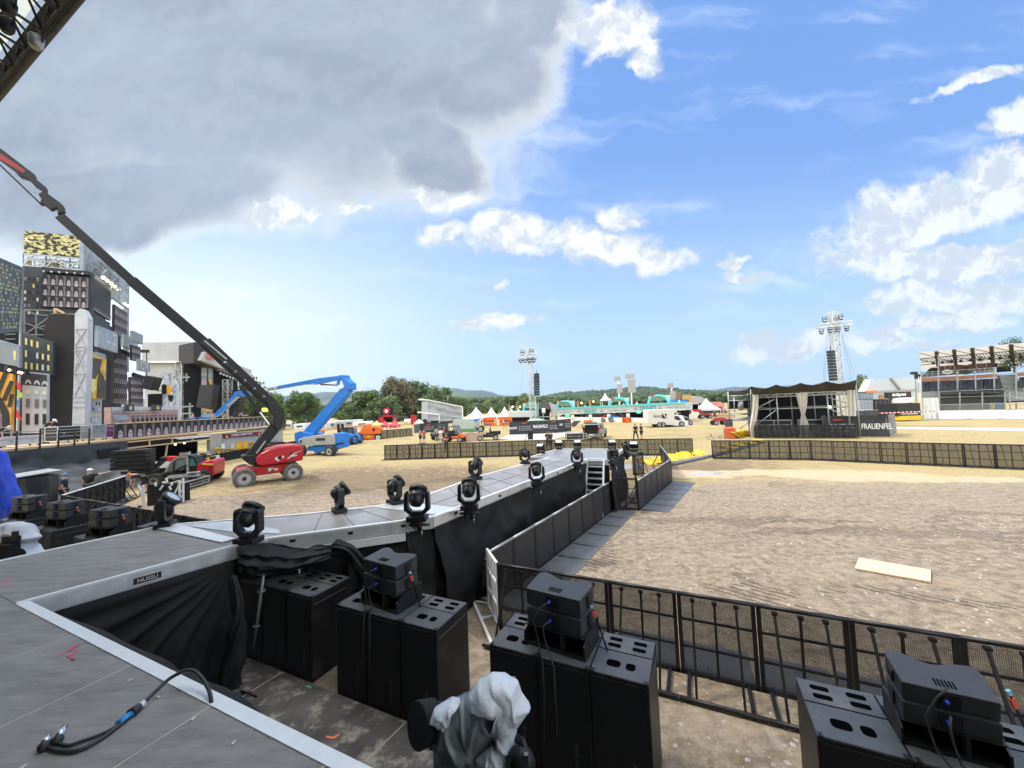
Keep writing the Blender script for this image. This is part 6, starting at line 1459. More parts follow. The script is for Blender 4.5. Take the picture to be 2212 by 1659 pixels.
for v_ in(.55,.7,.85):q.prism([bil(Cq,.55,v_)+Vector((0,-.08,0)),bil(Cq,.75,v_-.08)+Vector((0,-.08,0)),bil(Cq,1,v_+.04)+Vector((0,-.08,0)),bil(Cq,.98,v_+.1)+Vector((0,-.08,0))],(0,.02,0))
q.prism([bil(Cq,.5,0)+Vector((0,-.08,0)),bil(Cq,.7,0)+Vector((0,-.08,0)),bil(Cq,1,.3)+Vector((0,-.08,0)),bil(Cq,1,.4)+Vector((0,-.08,0))],(0,.02,0));q.build('side_poster',parent=tt)
for(x_,y0,y1,l_)in((890,740,990,'curved hang of black line-array cabinets inside the tented stage'),(1205,790,1080,'second hang of black line-array cabinets at the right of the tented stage')):
 f_=fT3;t=thing('line_array',f_(*zC(x_,y0)),l_,'loudspeaker')
 for k_ in range(10):
  p=f_(*zC(x_+25-4*k_,lerp(y0,y1,(k_+.5)/10)))+Vector((.6,-1,0));q=mb(black);q.box(p,(2.2 if x_<1000 else 1.5,1.2,(y1-y0)/2.765/1.8228/831*66/10*.9),0,0,.08*k_*.3);q.build('cabinet',parent=t)
 q=mb(black);q.beam(f_(*zC(x_,y0))+Vector((.6,-1,0)),f_(*zC(x_,y0-180))+Vector((.6,-1,0)),.15);q.build('hoist',parent=t)
t=thing('lamp_row',fT3(*zC(1000,620)),'row of pale lamps under the roof edge of the tented stage','lighting bar');q=mb(black);q.beam(fT3(*zC(985,600))+Vector((1,-1,0)),fT3(*zC(1200,690))+Vector((1,-1,0)),.4);q.build('bar',parent=t)
for k_ in range(6):q=mb(lens);q.ball(fT3(*zC(1000+33*k_,622+13*k_))+Vector((1.3,-1.3,0)),.17,6);q.build('lamp',parent=t)
fQ=plane((-36,44),(-33,47))
for(pts,l_)in(([(385,1000),(390,880),(390,760),(400,660),(412,640),(430,660),(442,720),(440,860),(445,1000)],'left pale bridge cut-out beside the yellow traffic light'),([(500,1120),(505,900),(508,720),(522,682),(540,720),(548,900),(550,1120)],'right pale bridge cut-out beside the yellow traffic light')):
 q=mb(lwh);q.prism([fQ(*zC(*p))for p in pts],(0,.3,0));q.mt(pbl2);x0=pts[0][0];
 for k_ in range(4):q.beam(fQ(*zC(x0+10,960-60*k_))-Vector((0,.1,0)),fQ(*zC(x0+42,915-60*k_))-Vector((0,.1,0)),.1,.12)
 tag(q.build('bridge_cutout',loc=fQ(*zC(*pts[0]))),l_,'scenery')
t=thing('traffic_light',fQ(*zC(470,830)),'big yellow mock traffic light with three dark lenses between the cut-outs','traffic light');q=mb(mat('yellow_paint',(.78,.42,.02)));Cq=[fQ(*zC(*p))-Vector((0,.6,0))for p in((445,742),(498,738),(498,825),(445,828))];q.prism(Cq,(0,.4,0));q.build('housing',parent=t)
for k_ in range(3):p=bil(Cq,.35,(k_+.5)/3);q=mb(black);q.tube([p+Vector((0,-.02,0)),p+Vector((0,-.1,0))],.26,12);q.build('lens',parent=t)
q=mb(blackmatte);q.prism([fQ(*zC(*p))+Vector((-.5,1,0))for p in((180,830),(390,820),(385,985),(180,985))],(0,.1,0));q.prism([fQ(*zC(*p))for p in((445,845),(500,845),(500,890),(480,920),(455,900))],(0,.1,0));tag(q.build('black_cloth',loc=fQ(*zC(300,985))),'black cloth hung between the lilac panel and the bridge cut-outs','cloth')
t=thing('hung_speaker',fQ(*zC(225,700)),'black box loudspeaker hung on a beam beside the low right tower','loudspeaker');q=mb(black);q.prism([fQ(*zC(*p))for p in((200,632),(300,655),(250,792),(155,770))],(0,1,0));q.build('cabinet',parent=t);q=mb(dkst);q.beam(fQ(*zC(35,365)),fQ(*zC(245,368)),.3);q.beam(fQ(*zC(215,368)),fQ(*zC(215,640)),.06);q.build('hanger',parent=t)
t=thing('scaffold',fQ(*zC(300,800)),'pale scaffold frames in front of the grey tent wall','scaffold');q=mb(steel)
for a,b in(((230,600),(400,598)),((230,640),(560,640)),((330,600),(330,820)),((240,620),(330,700)),((330,700),(400,620)),((180,790),(380,800)),((260,740),(380,790)),((560,930),(560,1110)),((540,970),(600,965)),((410,560),(410,650)),((522,600),(522,690)),((450,975),(575,968)),((450,1050),(600,1045))):q.beam(fQ(*zC(*a))+Vector((0,1.5,0)),fQ(*zC(*b))+Vector((0,1.5,0)),.14)
q.build('tubes',parent=t)
for(x_,col_,l_,po)in((690,(.35,.35,.36),'person in a grey top and dark cap in the blue lift basket','stand'),):
 p=fX(*zC(x_,1100));person((AY(*zC(690,1090),41.6).x,41.9,2.95),-1.2,l_,top=col_,pose=po,cap=BK)
person(Vector((XW-1.0,36.6,DZ)),-1.4,'bare-shouldered person with a dark cap behind the vase parapet',top=(.45,.3,.22),pose='cross',cap=BK)
person(Vector((XW-.9,39.4,DZ)),-1.2,'person in black with a blue cap leaning on the parapet end',pose='stoop',cap=(.05,.2,.6))
person(Vector((XW-1.0,40.3,DZ)),-1.4,'fair-haired person in black next to the blue cap at the parapet end',pose='reach',hair=(.5,.4,.3))
t=thing('hanging_lanterns',fX(*zC(1508,1005)),'black bar with four yellow lantern shapes beyond the end of the parapet','sign');q=mb(black);fq3=plane((XW,44),(XW+2,44.5));q.prism([fq3(*zC(*p))for p in((1478,990),(1540,990),(1540,1022),(1478,1022))],(0,.2,0));q.beam(fq3(*zC(1510,1022)),fq3(*zC(1508,1090)),.08);q.build('bar',parent=t)
for k_ in range(4):q=mb(yw if False else mat('lantern_yellow',(.85,.75,.1),.5,emit=.6));q.ball(fq3(*zC(1485+16*k_,1006))-Vector((0,.1,0)),.2,6,(.6,.5,1.2));q.build('lantern',parent=t)
#WHEELS AND VEHICLES
def wheel(parent,c_,axis,r,w,tyre_m,rim_m,tread=0,hub=None,name='wheel'):
 """axis: unit vector pointing outwards"""
 c_=Vector(c_);ax=Vector(axis).normalized();R=Vector((0,0,1)).rotation_difference(ax).to_matrix().to_4x4();M_=Matrix.Translation(c_)@R
 q=mb(tyre_m);q.T=M_;q.lathe([(r*.58,-w/2),(r*.93,-w/2),(r,-w*.36),(r,w*.36),(r*.93,w/2),(r*.60,w/2),(r*.58,w*.2)],(0,0,0),28,'Z',cap=False);q.lathe([(r*.6,-w*.3),(r*.6,-w*.28)],(0,0,0),28,'Z')
 if tread:
  for k_ in range(tread):
   a=2*PI*k_/tread;q.box((math.cos(a)*r*1.0,math.sin(a)*r*1.0,w*.22),(r*.11,r*.13,w*.5),a);a+=PI/tread;q.box((math.cos(a)*r*1.0,math.sin(a)*r*1.0,-w*.22),(r*.11,r*.13,w*.5),a)
   q.mt(blackmatte);q.box((math.cos(a)*r*.83,math.sin(a)*r*.83,w*.5),(r*.12,r*.07,.01),a);q.mt(tyre_m)
 wo_=q.build(name,parent=parent)
 q=mb(rim_m);q.T=M_;q.lathe([(r*.60,w*.40),(r*.57,w*.46),(r*.50,w*.30),(r*.22,w*.22),(r*.2,w*.42),(.001,w*.44)],(0,0,0),22,'Z');ro=q.build('rim',parent=wo_)
 q=mb(hub or blackmatte);q.T=M_
 for k_ in range(8):a=2*PI*k_/8;q.box((math.cos(a)*r*.17,math.sin(a)*r*.17,w*.45),(r*.13,r*.07,.02),a)
 q.lathe([(r*.12,w*.40),(r*.12,w*.46)],(0,0,0),12,'Z');q.build('hub',parent=wo_)
 return wo_
def off_(f,p,n_,d):return f(*p)+n_*d
rimg=mat('grey_rim',(.45,.45,.45),.5,.1,.1,4)
#red boom lift
ra0,rb0=Vector((-16.05,23.03,0)),Vector((-14.03,24.6,0));fR=plane(ra0,rb0);rd_=(rb0-ra0).normalized();rN=Vector((-rd_.y,rd_.x,0))
if rN.y<0:rN=-rN
rl=thing('boom_lift',ra0.lerp(rb0,.5),'red boom lift with a very long black articulated boom rising to the upper left','boom lift')
def pz(f,pts,zz,n_,near,thick,m,name,parent,bev=0):
 q=mb(m);q.prism([f(*zz(*p))+n_*near for p in pts],n_*thick);return q.build(name,parent=parent,bevel=bev)
pz(fR,[(395,1372),(520,1345),(960,1290),(1030,1300),(1050,1350),(990,1390),(610,1440),(420,1410)],zD,rN,.35,1.3,red,'chassis',rl,.05)
pz(fR,[(632,1218),(690,1165),(780,1120),(900,1082),(1080,1062),(1165,1066),(1193,1085),(1190,1245),(1150,1252),(960,1275),(700,1312),(650,1300),(632,1262)],zD,rN,.05,1.9,red,'counterweight_hood',rl,.12)
pz(fR,[(455,1207),(480,1192),(640,1188),(655,1225),(650,1300),(570,1312),(515,1275),(470,1235)],zD,rN,.45,1.0,black,'turret',rl,.04)
pz(fR,[(600,1310),(1000,1285),(960,1310),(620,1335)],zD,rN,.45,1.0,black,'slew_ring',rl)
pz(fR,[(780,1345),(845,1338),(845,1352),(815,1355),(815,1378),(780,1382)],zD,rN,.33,.03,white,'marking',rl);pz(fR,[(850,1350),(880,1346),(880,1338),(906,1355),(882,1376),(880,1368),(850,1372)],zD,rN,.33,.03,white,'marking',rl)
pz(fR,[(595,1390),(615,1378),(615,1386),(648,1383),(648,1396),(615,1400),(615,1408)],zD,rN,.33,.03,black,'marking',rl)
pz(fR,[(850,1218),(885,1200),(885,1235),(915,1240),(895,1255),(860,1240)],zD,rN,.03,.03,white,'marking',rl);pz(fR,[(890,1195),(925,1192),(925,1228),(890,1232)],zD,rN,.025,.03,black,'vent',rl);pz(fR,[(938,1192),(960,1190),(960,1215),(938,1218)],zD,rN,.025,.03,white,'marking',rl)
pz(fR,[(1000,1225),(1060,1170),(1175,1122),(1070,1178),(1012,1228)],zD,rN,.025,.03,white,'stripe',rl);pz(fR,[(1040,1155),(1080,1148),(1065,1170),(1020,1195)],zD,rN,.025,.03,black,'stripe',rl);pz(fR,[(1040,1190),(1115,1180),(1115,1192),(1040,1203)],zD,rN,.024,.03,white,'marking',rl)
for p,r_ in(((490,1462),.56),((1072,1388),.53)):wheel(rl,off_(fR,zD(*p),rN,.15),-rN,r_,.42,tyre_grey,rimg,22)
for p in((345,1430),(915,1400)):
 c_=fR(*zD(*p));c_=Vector((c_.x,c_.y,.55));wheel(rl,fR(*zD(490 if p[0]<500 else 1072,1440))*Vector((1,1,0)).x if False else Vector((*(fR(*zD(490 if p[0]<500 else 1072,1450))+rN*1.95).xy,.56)),rN,.54,.42,tyre_grey,rimg,22)
def bm(f,n_,a,b,wpx,m,name,parent,near=.6,th=.4,zz=None,w2=None):
 a=Vector(f(*a))+n_*near;b=Vector(f(*b))+n_*near;d=(b-a).normalized();s_=d.cross(n_).normalized();w2=w2 or wpx
 q=mb(m);q.prism([a+s_*wpx/2,b+s_*w2/2,b-s_*w2/2,a-s_*wpx/2],n_*th);return q.build(name,parent=parent,bevel=.02)
bm(fR,rN,zD(565,1235),zD(870,850),.62,black,'lower_boom',rl,.65,.5);bm(fR,rN,zD(650,1200),zD(915,880),.14,black,'lower_link',rl,.5,.2)
bm(fR,rN,zD(640,1170),zD(750,1020),.10,steel,'cylinder_rod',rl,.45,.15)
pz(fR,[(770,575),(800,548),(850,543),(905,575),(945,612),(982,626),(980,760),(945,885),(885,885),(845,835),(838,775),(855,715),(800,660)],zD,rN,.5,.7,black,'knuckle',rl,.05)
U0=zD(870,610);U1=zC(840,240);U2=(278,596);U3=(118,452)
bm(fR,rN,U0,U1,.66,black,'upper_boom',rl,.62,.5);bm(fR,rN,zC(1000,385),U2,.52,black,'upper_boom',rl,.66,.42);bm(fR,rN,(300,616),U3,.42,black,'upper_boom',rl,.7,.34)
bm(fR,rN,zD(760,545),zC(820,260),.12,dkst,'hydraulic_cylinder',rl,.5,.12);bm(fR,rN,zC(1090,445),zC(840,235),.10,aluw if False else steel,'boom_slide',rl,.58,.05)
bm(fR,rN,zC(1240,740),zC(1450,1030),.22,black,'lift_cylinder',rl,.3,.2);bm(fR,rN,zC(1440,1010),zC(1560,1170),.10,chrome,'cylinder_rod',rl,.35,.12)
for p in((1070,482),(1182,585),(1288,685),(1392,775),(1495,862)):q=mb(lens);q.ball(fR(*zC(*p))+rN*.56,.10,8);q.build('hose_bracket',parent=rl)
q=mb(rubber);q.tube([fR(*zC(*p))+rN*.5 for p in((1070,482),(1182,585),(1288,685),(1392,775),(1495,862),(1540,930))],.05,6);q.build('hose',parent=rl)
z0_=zf(0,0,1.843)
pz(fR,[(385,1515),(380,1460),(330,1478),(280,1435),(245,1432),(262,1395),(235,1355),(285,1335),(345,1380),(400,1420),(430,1450),(438,1490)],z0_,rN,.7,.3,black,'boom_head',rl,.03)
pz(fR,[(285,1342),(210,1295),(170,1250),(90,1218),(70,1190),(-200,990),(-200,900),(0,1048),(150,1165),(185,1190),(215,1215),(215,1240),(300,1310),(300,1335)],z0_,rN,.7,.3,black,'jib',rl,.02)
bm(fR,rN,z0_(250,1425),z0_(-100,1090),.07,dkst,'jib_rod',rl,.7,.1);bm(fR,rN,z0_(210,1340),z0_(60,1190),.05,steel,'jib_rod',rl,.8,.1)
pz(fR,[(-60,1045),(140,1180),(132,1200),(95,1185),(-60,1090)],z0_,rN,.69,.02,mat('dull_red_print',(.35,.05,.045)),'lettering_strip',rl)
#blue boom lift
ba,bb_=Vector((-17.68,37.0,0)),Vector((-21.6,38.1,0));fBl=plane(ba,bb_);bD=(ba-bb_).normalized();bN=Vector((-bD.y,bD.x,0))
if bN.y<0:bN=-bN
bl_=thing('boom_lift',ba.lerp(bb_,.5),'large blue boom lift with grey engine covers and a raised boom folded to the left','boom lift')
gcov=mat('grey_cover',(.36,.38,.38),.5,0,.08,2)
pz(fBl,[(1120,995),(1195,972),(1300,950),(1515,930),(1545,950),(1552,1050),(1540,1062),(1180,1072),(1120,1062)],zD,bN,.1,1.6,gcov,'engine_cover',bl_,.08)
pz(fBl,[(1040,928),(1105,900),(1240,930),(1260,945),(1195,972),(1118,998),(1112,1058),(1065,1055),(1045,1000)],zD,bN,.4,1.6,blue,'turntable',bl_,.05)
pz(fBl,[(1515,925),(1580,930),(1588,1040),(1552,1055),(1545,950)],zD,bN,.2,1.5,blue,'counterweight',bl_,.05)
pz(fBl,[(1195,1085),(1560,1062),(1570,1105),(1450,1140),(1285,1166),(1275,1140),(1198,1140)],zD,bN,.4,1.7,blue,'chassis',bl_,.05)
for p in((1140,1010),):pz(fBl,[(1330,985),(1440,978),(1440,1010),(1330,1016)],zD,bN,.08,.03,dkst,'vent',bl_);pz(fBl,[(1143,1005),(1160,1000),(1160,1038),(1143,1042)],zD,bN,.08,.03,black,'control_panel',bl_)
for p,r_ in(((1500,1140),.54),):wheel(bl_,off_(fBl,zD(*p),bN,.1),-bN,r_,.42,rubber,rimg)
w2=G(*zD(1600,1145));w2.x-=.25;w2.y-=.4;wheel(bl_,Vector((w2.x,w2.y,.54)),bN,.54,.42,rubber,rimg);w3=fBl(*zD(1500,1140))-bD*3.4;wheel(bl_,Vector((w3.x,w3.y,.54))+bN*.1,-bN,.54,.42,rubber,rimg);wheel(bl_,Vector((w3.x,w3.y,.54))+bN*2.3,bN,.54,.42,rubber,rimg)
pz(fBl,[(1115,915),(1340,655),(1560,395),(1610,372),(1670,400),(1660,450),(1450,690),(1240,945)],zD,bN,.7,.35,blue,'lower_boom',bl_,.04)
pz(fBl,[(1150,925),(1240,945),(1640,470),(1672,400),(1697,400),(1692,420),(1655,480),(1255,950)],zD,bN,.75,.25,mat('blue_dark_edge',(.02,.15,.5),.4),'boom_flange',bl_)
pz(fBl,[(1560,225),(1612,225),(1625,265),(1695,325),(1700,400),(1665,410),(1620,380),(1612,350),(1590,290)],zD,bN,.6,.9,blue,'knuckle',bl_,.04)
pz(fBl,[(1585,228),(1600,285),(1450,295),(1280,335),(1100,340),(800,392),(800,358),(1300,262)],zD,bN,.75,.5,blue,'upper_boom',bl_,.03)
pz(fBl,[(805,357),(805,393),(560,435),(560,402)],zD,bN,.8,.4,mat('pale_boom_wrap',(.55,.58,.62)),'boom_wrap',bl_)
pz(fBl,[(1340,330),(1540,342),(1540,356),(1345,350)],zD,bN,.5,.2,mat('cylinder_dark',(.09,.05,.05)),'hydraulic_cylinder',bl_);pz(fBl,[(1550,270),(1560,268),(1550,345),(1538,345)],zD,bN,.5,.1,blue,'link',bl_);pz(fBl,[(1570,270),(1580,268),(1570,345),(1560,345)],zD,bN,.5,.1,blue,'link',bl_)
pz(fBl,[(1220,330),(1280,330),(1280,345),(1240,342)],zD,bN,.6,.2,steel,'bracket',bl_)
pz(fBl,[(1075,822),(1120,800),(1290,795),(1290,830),(1165,862),(1150,830),(1105,860),(1080,845)],zC,bN,.8,.5,blue,'jib_head',bl_,.03)
pz(fBl,[(1085,835),(1112,862),(885,1082),(860,1088),(845,1072)],zC,bN,.8,.45,blue,'jib',bl_,.03);pz(fBl,[(1130,855),(1135,870),(1010,970),(1005,962)],zC,bN,.7,.2,steel,'jib_rod',bl_)
lb=AY(*zD(700,390),1);
jn=(fBl(*zD(700,400)));jn2=(fBl(*zD(795,380)));
text('lettering','och.ch',.85,fBl(*zD(752,387))+bN*.78,math.atan2(bD.y,bD.x),mat('print_dark_blue',(.03,.05,.15)),bl_,.01,fit=(1.5,.3))
q=mb(blue);pbk=fBl(*zC(725,1075))+bN*.5;pbk.z=3.0;
for z_ in(0.1,.6,1.15):
 for a,b in(((-.9,-.5),(.9,-.5)),((.9,-.5),(.9,.6)),((.9,.6),(-.9,.6)),((-.9,.6),(-.9,-.5))):q.beam(pbk+Vector((*a,z_)),pbk+Vector((*b,z_)),.07)
for a in((-.9,-.5),(.9,-.5),(.9,.6),(-.9,.6),(0,-.5)):q.beam(pbk+Vector((*a,.05)),pbk+Vector((*a,1.15)),.07)
q.box(pbk+Vector((1.0,-.2,.95)),(1.1,.5,.5));q.build('basket',parent=bl_)
#orange boom lift
oa,ob=Vector((-22.29,54.89,0)),Vector((-19.41,55.86,0));fO=plane(oa,ob);oN=Vector((-(ob-oa).y,(ob-oa).x,0)).normalized()
ol=thing('boom_lift',oa.lerp(ob,.5),'orange boom lift with a rounded hood and a pale orange boom stretched to the left','boom lift')
pz(fO,[(45,1115),(58,1078),(95,1054),(160,1048),(235,1048),(272,1062),(300,1066),(298,1085),(275,1090),(275,1128),(230,1133),(60,1138)],zT,oN,.1,2.0,orange,'hood',ol,.08)
pz(fO,[(-5,1140),(60,1138),(200,1140),(270,1148),(255,1180),(190,1192),(20,1190)],zT,oN,.3,1.6,orange,'chassis',ol,.04)
pz(fO,[(183,1072),(210,1070),(210,1098),(183,1100)],zT,oN,.07,.03,black,'vent',ol);pz(fO,[(125,1152),(165,1150),(165,1170),(125,1172)],zT,oN,.27,.03,yellow,'marking',ol)
for p in((35,1182),(245,1170)):wheel(ol,off_(fO,zT(*p),oN,.1),-oN,.52,.4,rubber,aluw,hub=blackmatte)
for p in((35,1182),(245,1170)):c_=fO(*zT(*p))+oN*2.1;wheel(ol,Vector((c_.x,c_.y,.52)),oN,.52,.4,rubber,aluw)
obm=mat('pale_orange_boom',(.62,.32,.16),.5)
pz(fO,[(1400,885),(1990,808),(2000,835),(1400,900)],zD,oN,.8,.5,obm,'boom',ol,.02);pz(fO,[(1890,850),(1990,815),(2010,850),(1900,870)],zD,oN,.6,.6,orange,'boom_pivot',ol)
pz(fO,[(1300,905),(1330,890),(1410,890),(1410,915),(1330,935),(1300,945)],zD,oN,.7,1.0,orange,'basket',ol)
pz(fO,[(60,1070),(100,1046),(130,1050),(70,1090)],zT,oN,.4,.6,black,'hose_bundle',ol)
#blue tractor seen from the front
bt=thing('tractor',G(*zD(1700,1065)),'blue telescopic loader facing the camera with a glazed cab and raised mast','loader');fY=lambda Y:(lambda x,y:AY(x,y,Y));YT=G(*zD(1760,1062)).y;f_=fY(YT);yN=Vector((0,1,0))
pz(f_,[(1620,965),(1640,930),(1720,925),(1770,945),(1790,975),(1790,1020),(1740,1040),(1630,1035)],zD,yN,0,2.2,blue,'bonnet',bt,.1)
pz(f_,[(1605,870),(1740,866),(1752,940),(1745,965),(1610,965)],zD,yN,.8,1.4,mat('tinted_glass',(.10,.13,.16),.1),'cab',bt,.04)
q=mb(black)
for a,b in(((1600,870),(1600,970)),((1605,866),(1745,862)),((1745,862),(1760,960)),((1672,866),(1672,960))):q.beam(f_(*zD(*a))+yN*.75,f_(*zD(*b))+yN*.75,.11)
for a,b in(((1583,815),(1590,1000)),((1632,810),(1636,862))):q.beam(f_(*zD(*a))+yN*.5,f_(*zD(*b))+yN*.5,.28,.15)
q.build('cab_frame',parent=bt);q=mb(blue);q.beam(f_(*zD(1690,960)),f_(*zD(1700,1030)),.5,.5);q.build('mast_foot',parent=bt)
for p in((1625,1045),(1772,1040)):c_=f_(*zD(*p));q_=wheel(bt,Vector((c_.x,YT+.5,.6)),(-1 if p[0]<1700 else 1,-.25,0),.62,.45,rubber,blue)
for p in((1640,1045),(1765,1040)):c_=f_(*zD(*p));wheel(bt,Vector((c_.x,YT+2.6,.6)),(-1 if p[0]<1700 else 1,0,0),.62,.45,rubber,blue)
person(ft(zD(1690,1090)),2.9,'person in a grey-brown vest and white shorts walking in front of the blue loader',top=(.14,.11,.08),bottom=(.66,.66,.66),pose='walk',hair=(.1,.08,.06),cap=(.75,.15,.12))
person(ft(zD(1320,985))+Vector((0,3,0)),-PI/2,'person in an orange high-visibility top behind the blue lift boom foot',top=(.8,.16,.02),bottom=BK,pose='reach')
person(Vector((-24.3,31.2,0)),1.2,'person in black bending behind the hood of the red boom lift',pose='bend',shorts=False)
q=mb(black);fg=plane((-25,33),(-21,34));
for k_ in range(14):q.beam(fg(*zD(790+k_*13,1030)),fg(*zD(790+k_*13,1095)),.05)
q.beam(fg(*zD(780,1030)),fg(*zD(975,1028)),.07);q.beam(fg(*zD(780,1095)),fg(*zD(975,1092)),.07);tag(q.build('metal_fence',loc=fg(*zD(880,1095))),'short black bar fence behind the red boom lift','fence')
#red telehandler
ta0,tb0=Vector((-22.14,23.7,0)),Vector((-19.63,24.54,0));fH=plane(ta0,tb0);hN=Vector((-(tb0-ta0).y,(tb0-ta0).x,0)).normalized()
th_=thing('telehandler',ta0.lerp(tb0,.5),'red telescopic handler with a black framed cab parked between the workers and the red lift','telehandler')
pz(fH,[(1180,520),(1280,420),(1290,330),(1360,290),(1540,258),(1562,300),(1555,470),(1500,520),(1440,440),(1330,450),(1260,520)],zM,hN,.2,1.8,red,'rear_body',th_,.05)
pz(fH,[(1365,308),(1552,306),(1548,345),(1368,330)],zM,hN,.15,.1,mat('amber_panel',(.75,.36,.05)),'amber_panel',th_,.02);pz(fH,[(1485,350),(1515,345),(1515,390),(1488,392)],zM,hN,.17,.08,black,'rear_lamp',th_)
pz(fH,[(652,228),(880,238),(960,235),(960,320),(820,318),(652,308)],zM,hN,1.2,.5,red,'telescopic_boom',th_,.03)
pz(fH,[(570,235),(655,240),(650,300),(590,330),(520,395),(450,440),(440,400),(500,340),(545,280)],zM,hN,1.1,.5,black,'boom_head',th_,.03)
pz(fH,[(330,290),(375,285),(400,350),(480,440),(450,480),(360,470),(300,420)],zM,hN,.9,.8,black,'fork_carriage',th_);q=mb(black);q.beam(fH(*zM(420,470))+hN*.8,fH(*zM(0,480))+hN*.6,.08,.16);q.beam(fH(*zM(420,450))+hN*1.4,fH(*zM(0,455))+hN*1.4,.08,.16);q.build('fork',parent=th_)
pz(fH,[(690,470),(780,445),(1140,460),(1180,520),(1240,560),(720,590),(660,520)],zM,hN,.25,1.7,black,'chassis',th_,.04)
pz(fH,[(795,440),(815,385),(870,305),(935,245),(1000,215),(1125,205),(1135,330),(1060,395),(905,440)],zM,hN,.25,.9,mat('cab_glass',(.16,.20,.20),.08),'cab_window',th_)
pz(fH,[(1150,330),(1160,240),(1185,218),(1230,225),(1258,300),(1262,350),(1170,360)],zM,hN,.3,.9,mat('teal_glass',(.10,.28,.24),.1),'side_window',th_)
q=mb(mat('grey_frame',(.30,.30,.30),.5))
cp_=[(790,445),(810,385),(865,300),(930,240),(1000,208),(1130,200)]
for a,b in zip(cp_,cp_[1:]):q.beam(fH(*zM(*a))+hN*.2,fH(*zM(*b))+hN*.2,.08)
q.beam(fH(*zM(1130,200))+hN*.2,fH(*zM(1145,520))+hN*.2,.1);q.build('cab_frame',parent=th_)
q=mb(black);q.prism([fH(*zM(*p))+hN*.22 for p in((940,215),(1000,190),(1180,180),(1250,205),(1290,320),(1260,320),(1225,225),(1130,200),(1000,208))],hN*1.1);q.prism([fH(*zM(*p))+hN*.24 for p in((1145,355),(1290,340),(1360,350),(1250,420),(1200,470),(1145,470))],hN*1.1);q.beam(fH(*zM(905,440))+hN*.2,fH(*zM(925,270))+hN*.2,.06);q.beam(fH(*zM(905,440))+hN*.18,fH(*zM(1130,330))+hN*.18,.09);q.build('cab_roof',parent=th_)
for x_ in(1090,1238,1395):q=mb(lens);q.box(fH(*zM(x_,165 if x_<1300 else 150))+hN*.8,(.12,.1,.22));q.build('work_lamp',parent=th_)
for p,r_ in(((625,590),.42),((1400,540),.42)):
 c_=fH(*zM(*p))+hN*.15;wheel(th_,Vector((c_.x,c_.y,r_)),-hN,r_,.42,rubber,tyre_grey,14);wheel(th_,Vector((c_.x,c_.y,r_))+hN*1.9,hN,r_,.42,rubber,tyre_grey,14)
person(Vector((*(fH(*zM(1030,350))+hN*.8).xy,-.12)),-1.0,'driver seated behind the glass of the red telescopic handler',top=(.25,.14,.09),pose='sit')
t=thing('crate',Vector((*(fH(*zM(140,370))+hN*1).xy,1.15)),'stack of ribbed black crates carried on the forks of the red handler','crate',rz=.3,local=True);
for k_ in range(5):q=mb(black);q.box((0,0,.12+k_*.24),(1.7,1.1,.20));q.box((0,0,.12+k_*.24),(1.76,1.16,.04));q.build('crate_layer',parent=t)
q=mb(wood if False else mat('cardboard',(.40,.30,.22),.9));q.prism([fX(*zM(*p))+Vector((.9,0,0))for p in((848,140),(930,135),(932,215),(850,222))],(.5,0,0));tag(q.build('cardboard_box',loc=fX(*zM(890,220))+Vector((.9,0,0))),'brown cardboard box seen just above the cab of the handler','box')
q=mb(whitecloth);q.prism([fX(*zM(*p))+Vector((.7,0,0))for p in((400,300),(560,270),(900,260),(880,360),(560,380),(420,370))],(.2,0,0));q.mt(yellow);q.prism([fX(*zM(*p))+Vector((.95,0,0))for p in((290,310),(400,290),(420,350),(300,390))],(.05,0,0));q.prism([fX(*zM(*p))+Vector((.95,0,0))for p in((1290,195),(1390,190),(1400,260),(1290,270))],(.05,0,0));q.mt(whitecloth);q.prism([fX(*zM(*p))+Vector((.8,0,0))for p in((1400,190),(1510,170),(1515,260),(1400,275))],(.1,0,0));tag(q.build('banner',loc=fX(*zM(600,380))+Vector((.7,0,0))),'low white and yellow printed banner behind the red handler','banner')
ca_=G(*zM(1100,740));case(ca_+Vector((-.5,1.0,0)),(2.3,.8,.45),math.atan2(*(G(*zM(1390,650))-ca_).yx),'long black flight case with silver edges on the straw in front of the red handler')
case(G(*zM(1090,730))+Vector((-.9,1.0,.55)),(1.2,.6,.14),.4,'flat black case lying on top of the long flight case',m=blackmatte)
case(G(*zM(1080,735))+Vector((-.2,1.0,.55)),(.5,.4,.30),.4,'small silver case topping the pile of cases')
t=thing('trolley_frame',G(*zM(720,960)),'pale steel barrier trolley loaded with dark panels on the straw','trolley');fg2=plane(G(*zM(380,1000)),G(*zM(1090,920)));gN=Vector((.2,1,0)).normalized()
q=mb(aluw)
for a,b in(((380,640),(460,850)),((460,650),(460,1000)),((1090,535),(1090,915)),((1030,580),(1035,920)),((1030,640),(930,820)),((930,900),(1100,885)),((760,600),(840,600)),((820,530),(835,600)),((720,720),(770,650)),((870,660),(900,720)),((1030,600),(1090,600)),((1030,740),(1090,740)),((1030,830),(1090,830)),((650,600),(655,660)),((905,600),(910,650))):q.beam(fg2(*zM(*a)),fg2(*zM(*b)),.07)
q.build('frame',parent=t);q=mb(black)
for k_ in range(6):q.prism([fg2(*zM(*p))+gN*(.15+.12*k_)for p in((465,650+8*k_),(930,620+8*k_),(940,940),(465,990))],gN*.06)
q.build('dark_panels',parent=t);q=mb(rubber)
for p in((1045,910),(400,990)):q.ball(fg2(*zM(*p)),.08,6)
q.build('castor',parent=t)
person(Vector((-20.9,21.9,0)),2.0,'person in black with an orange cap bending down by the barrier end',cap=(.85,.18,.04),pose='bend')
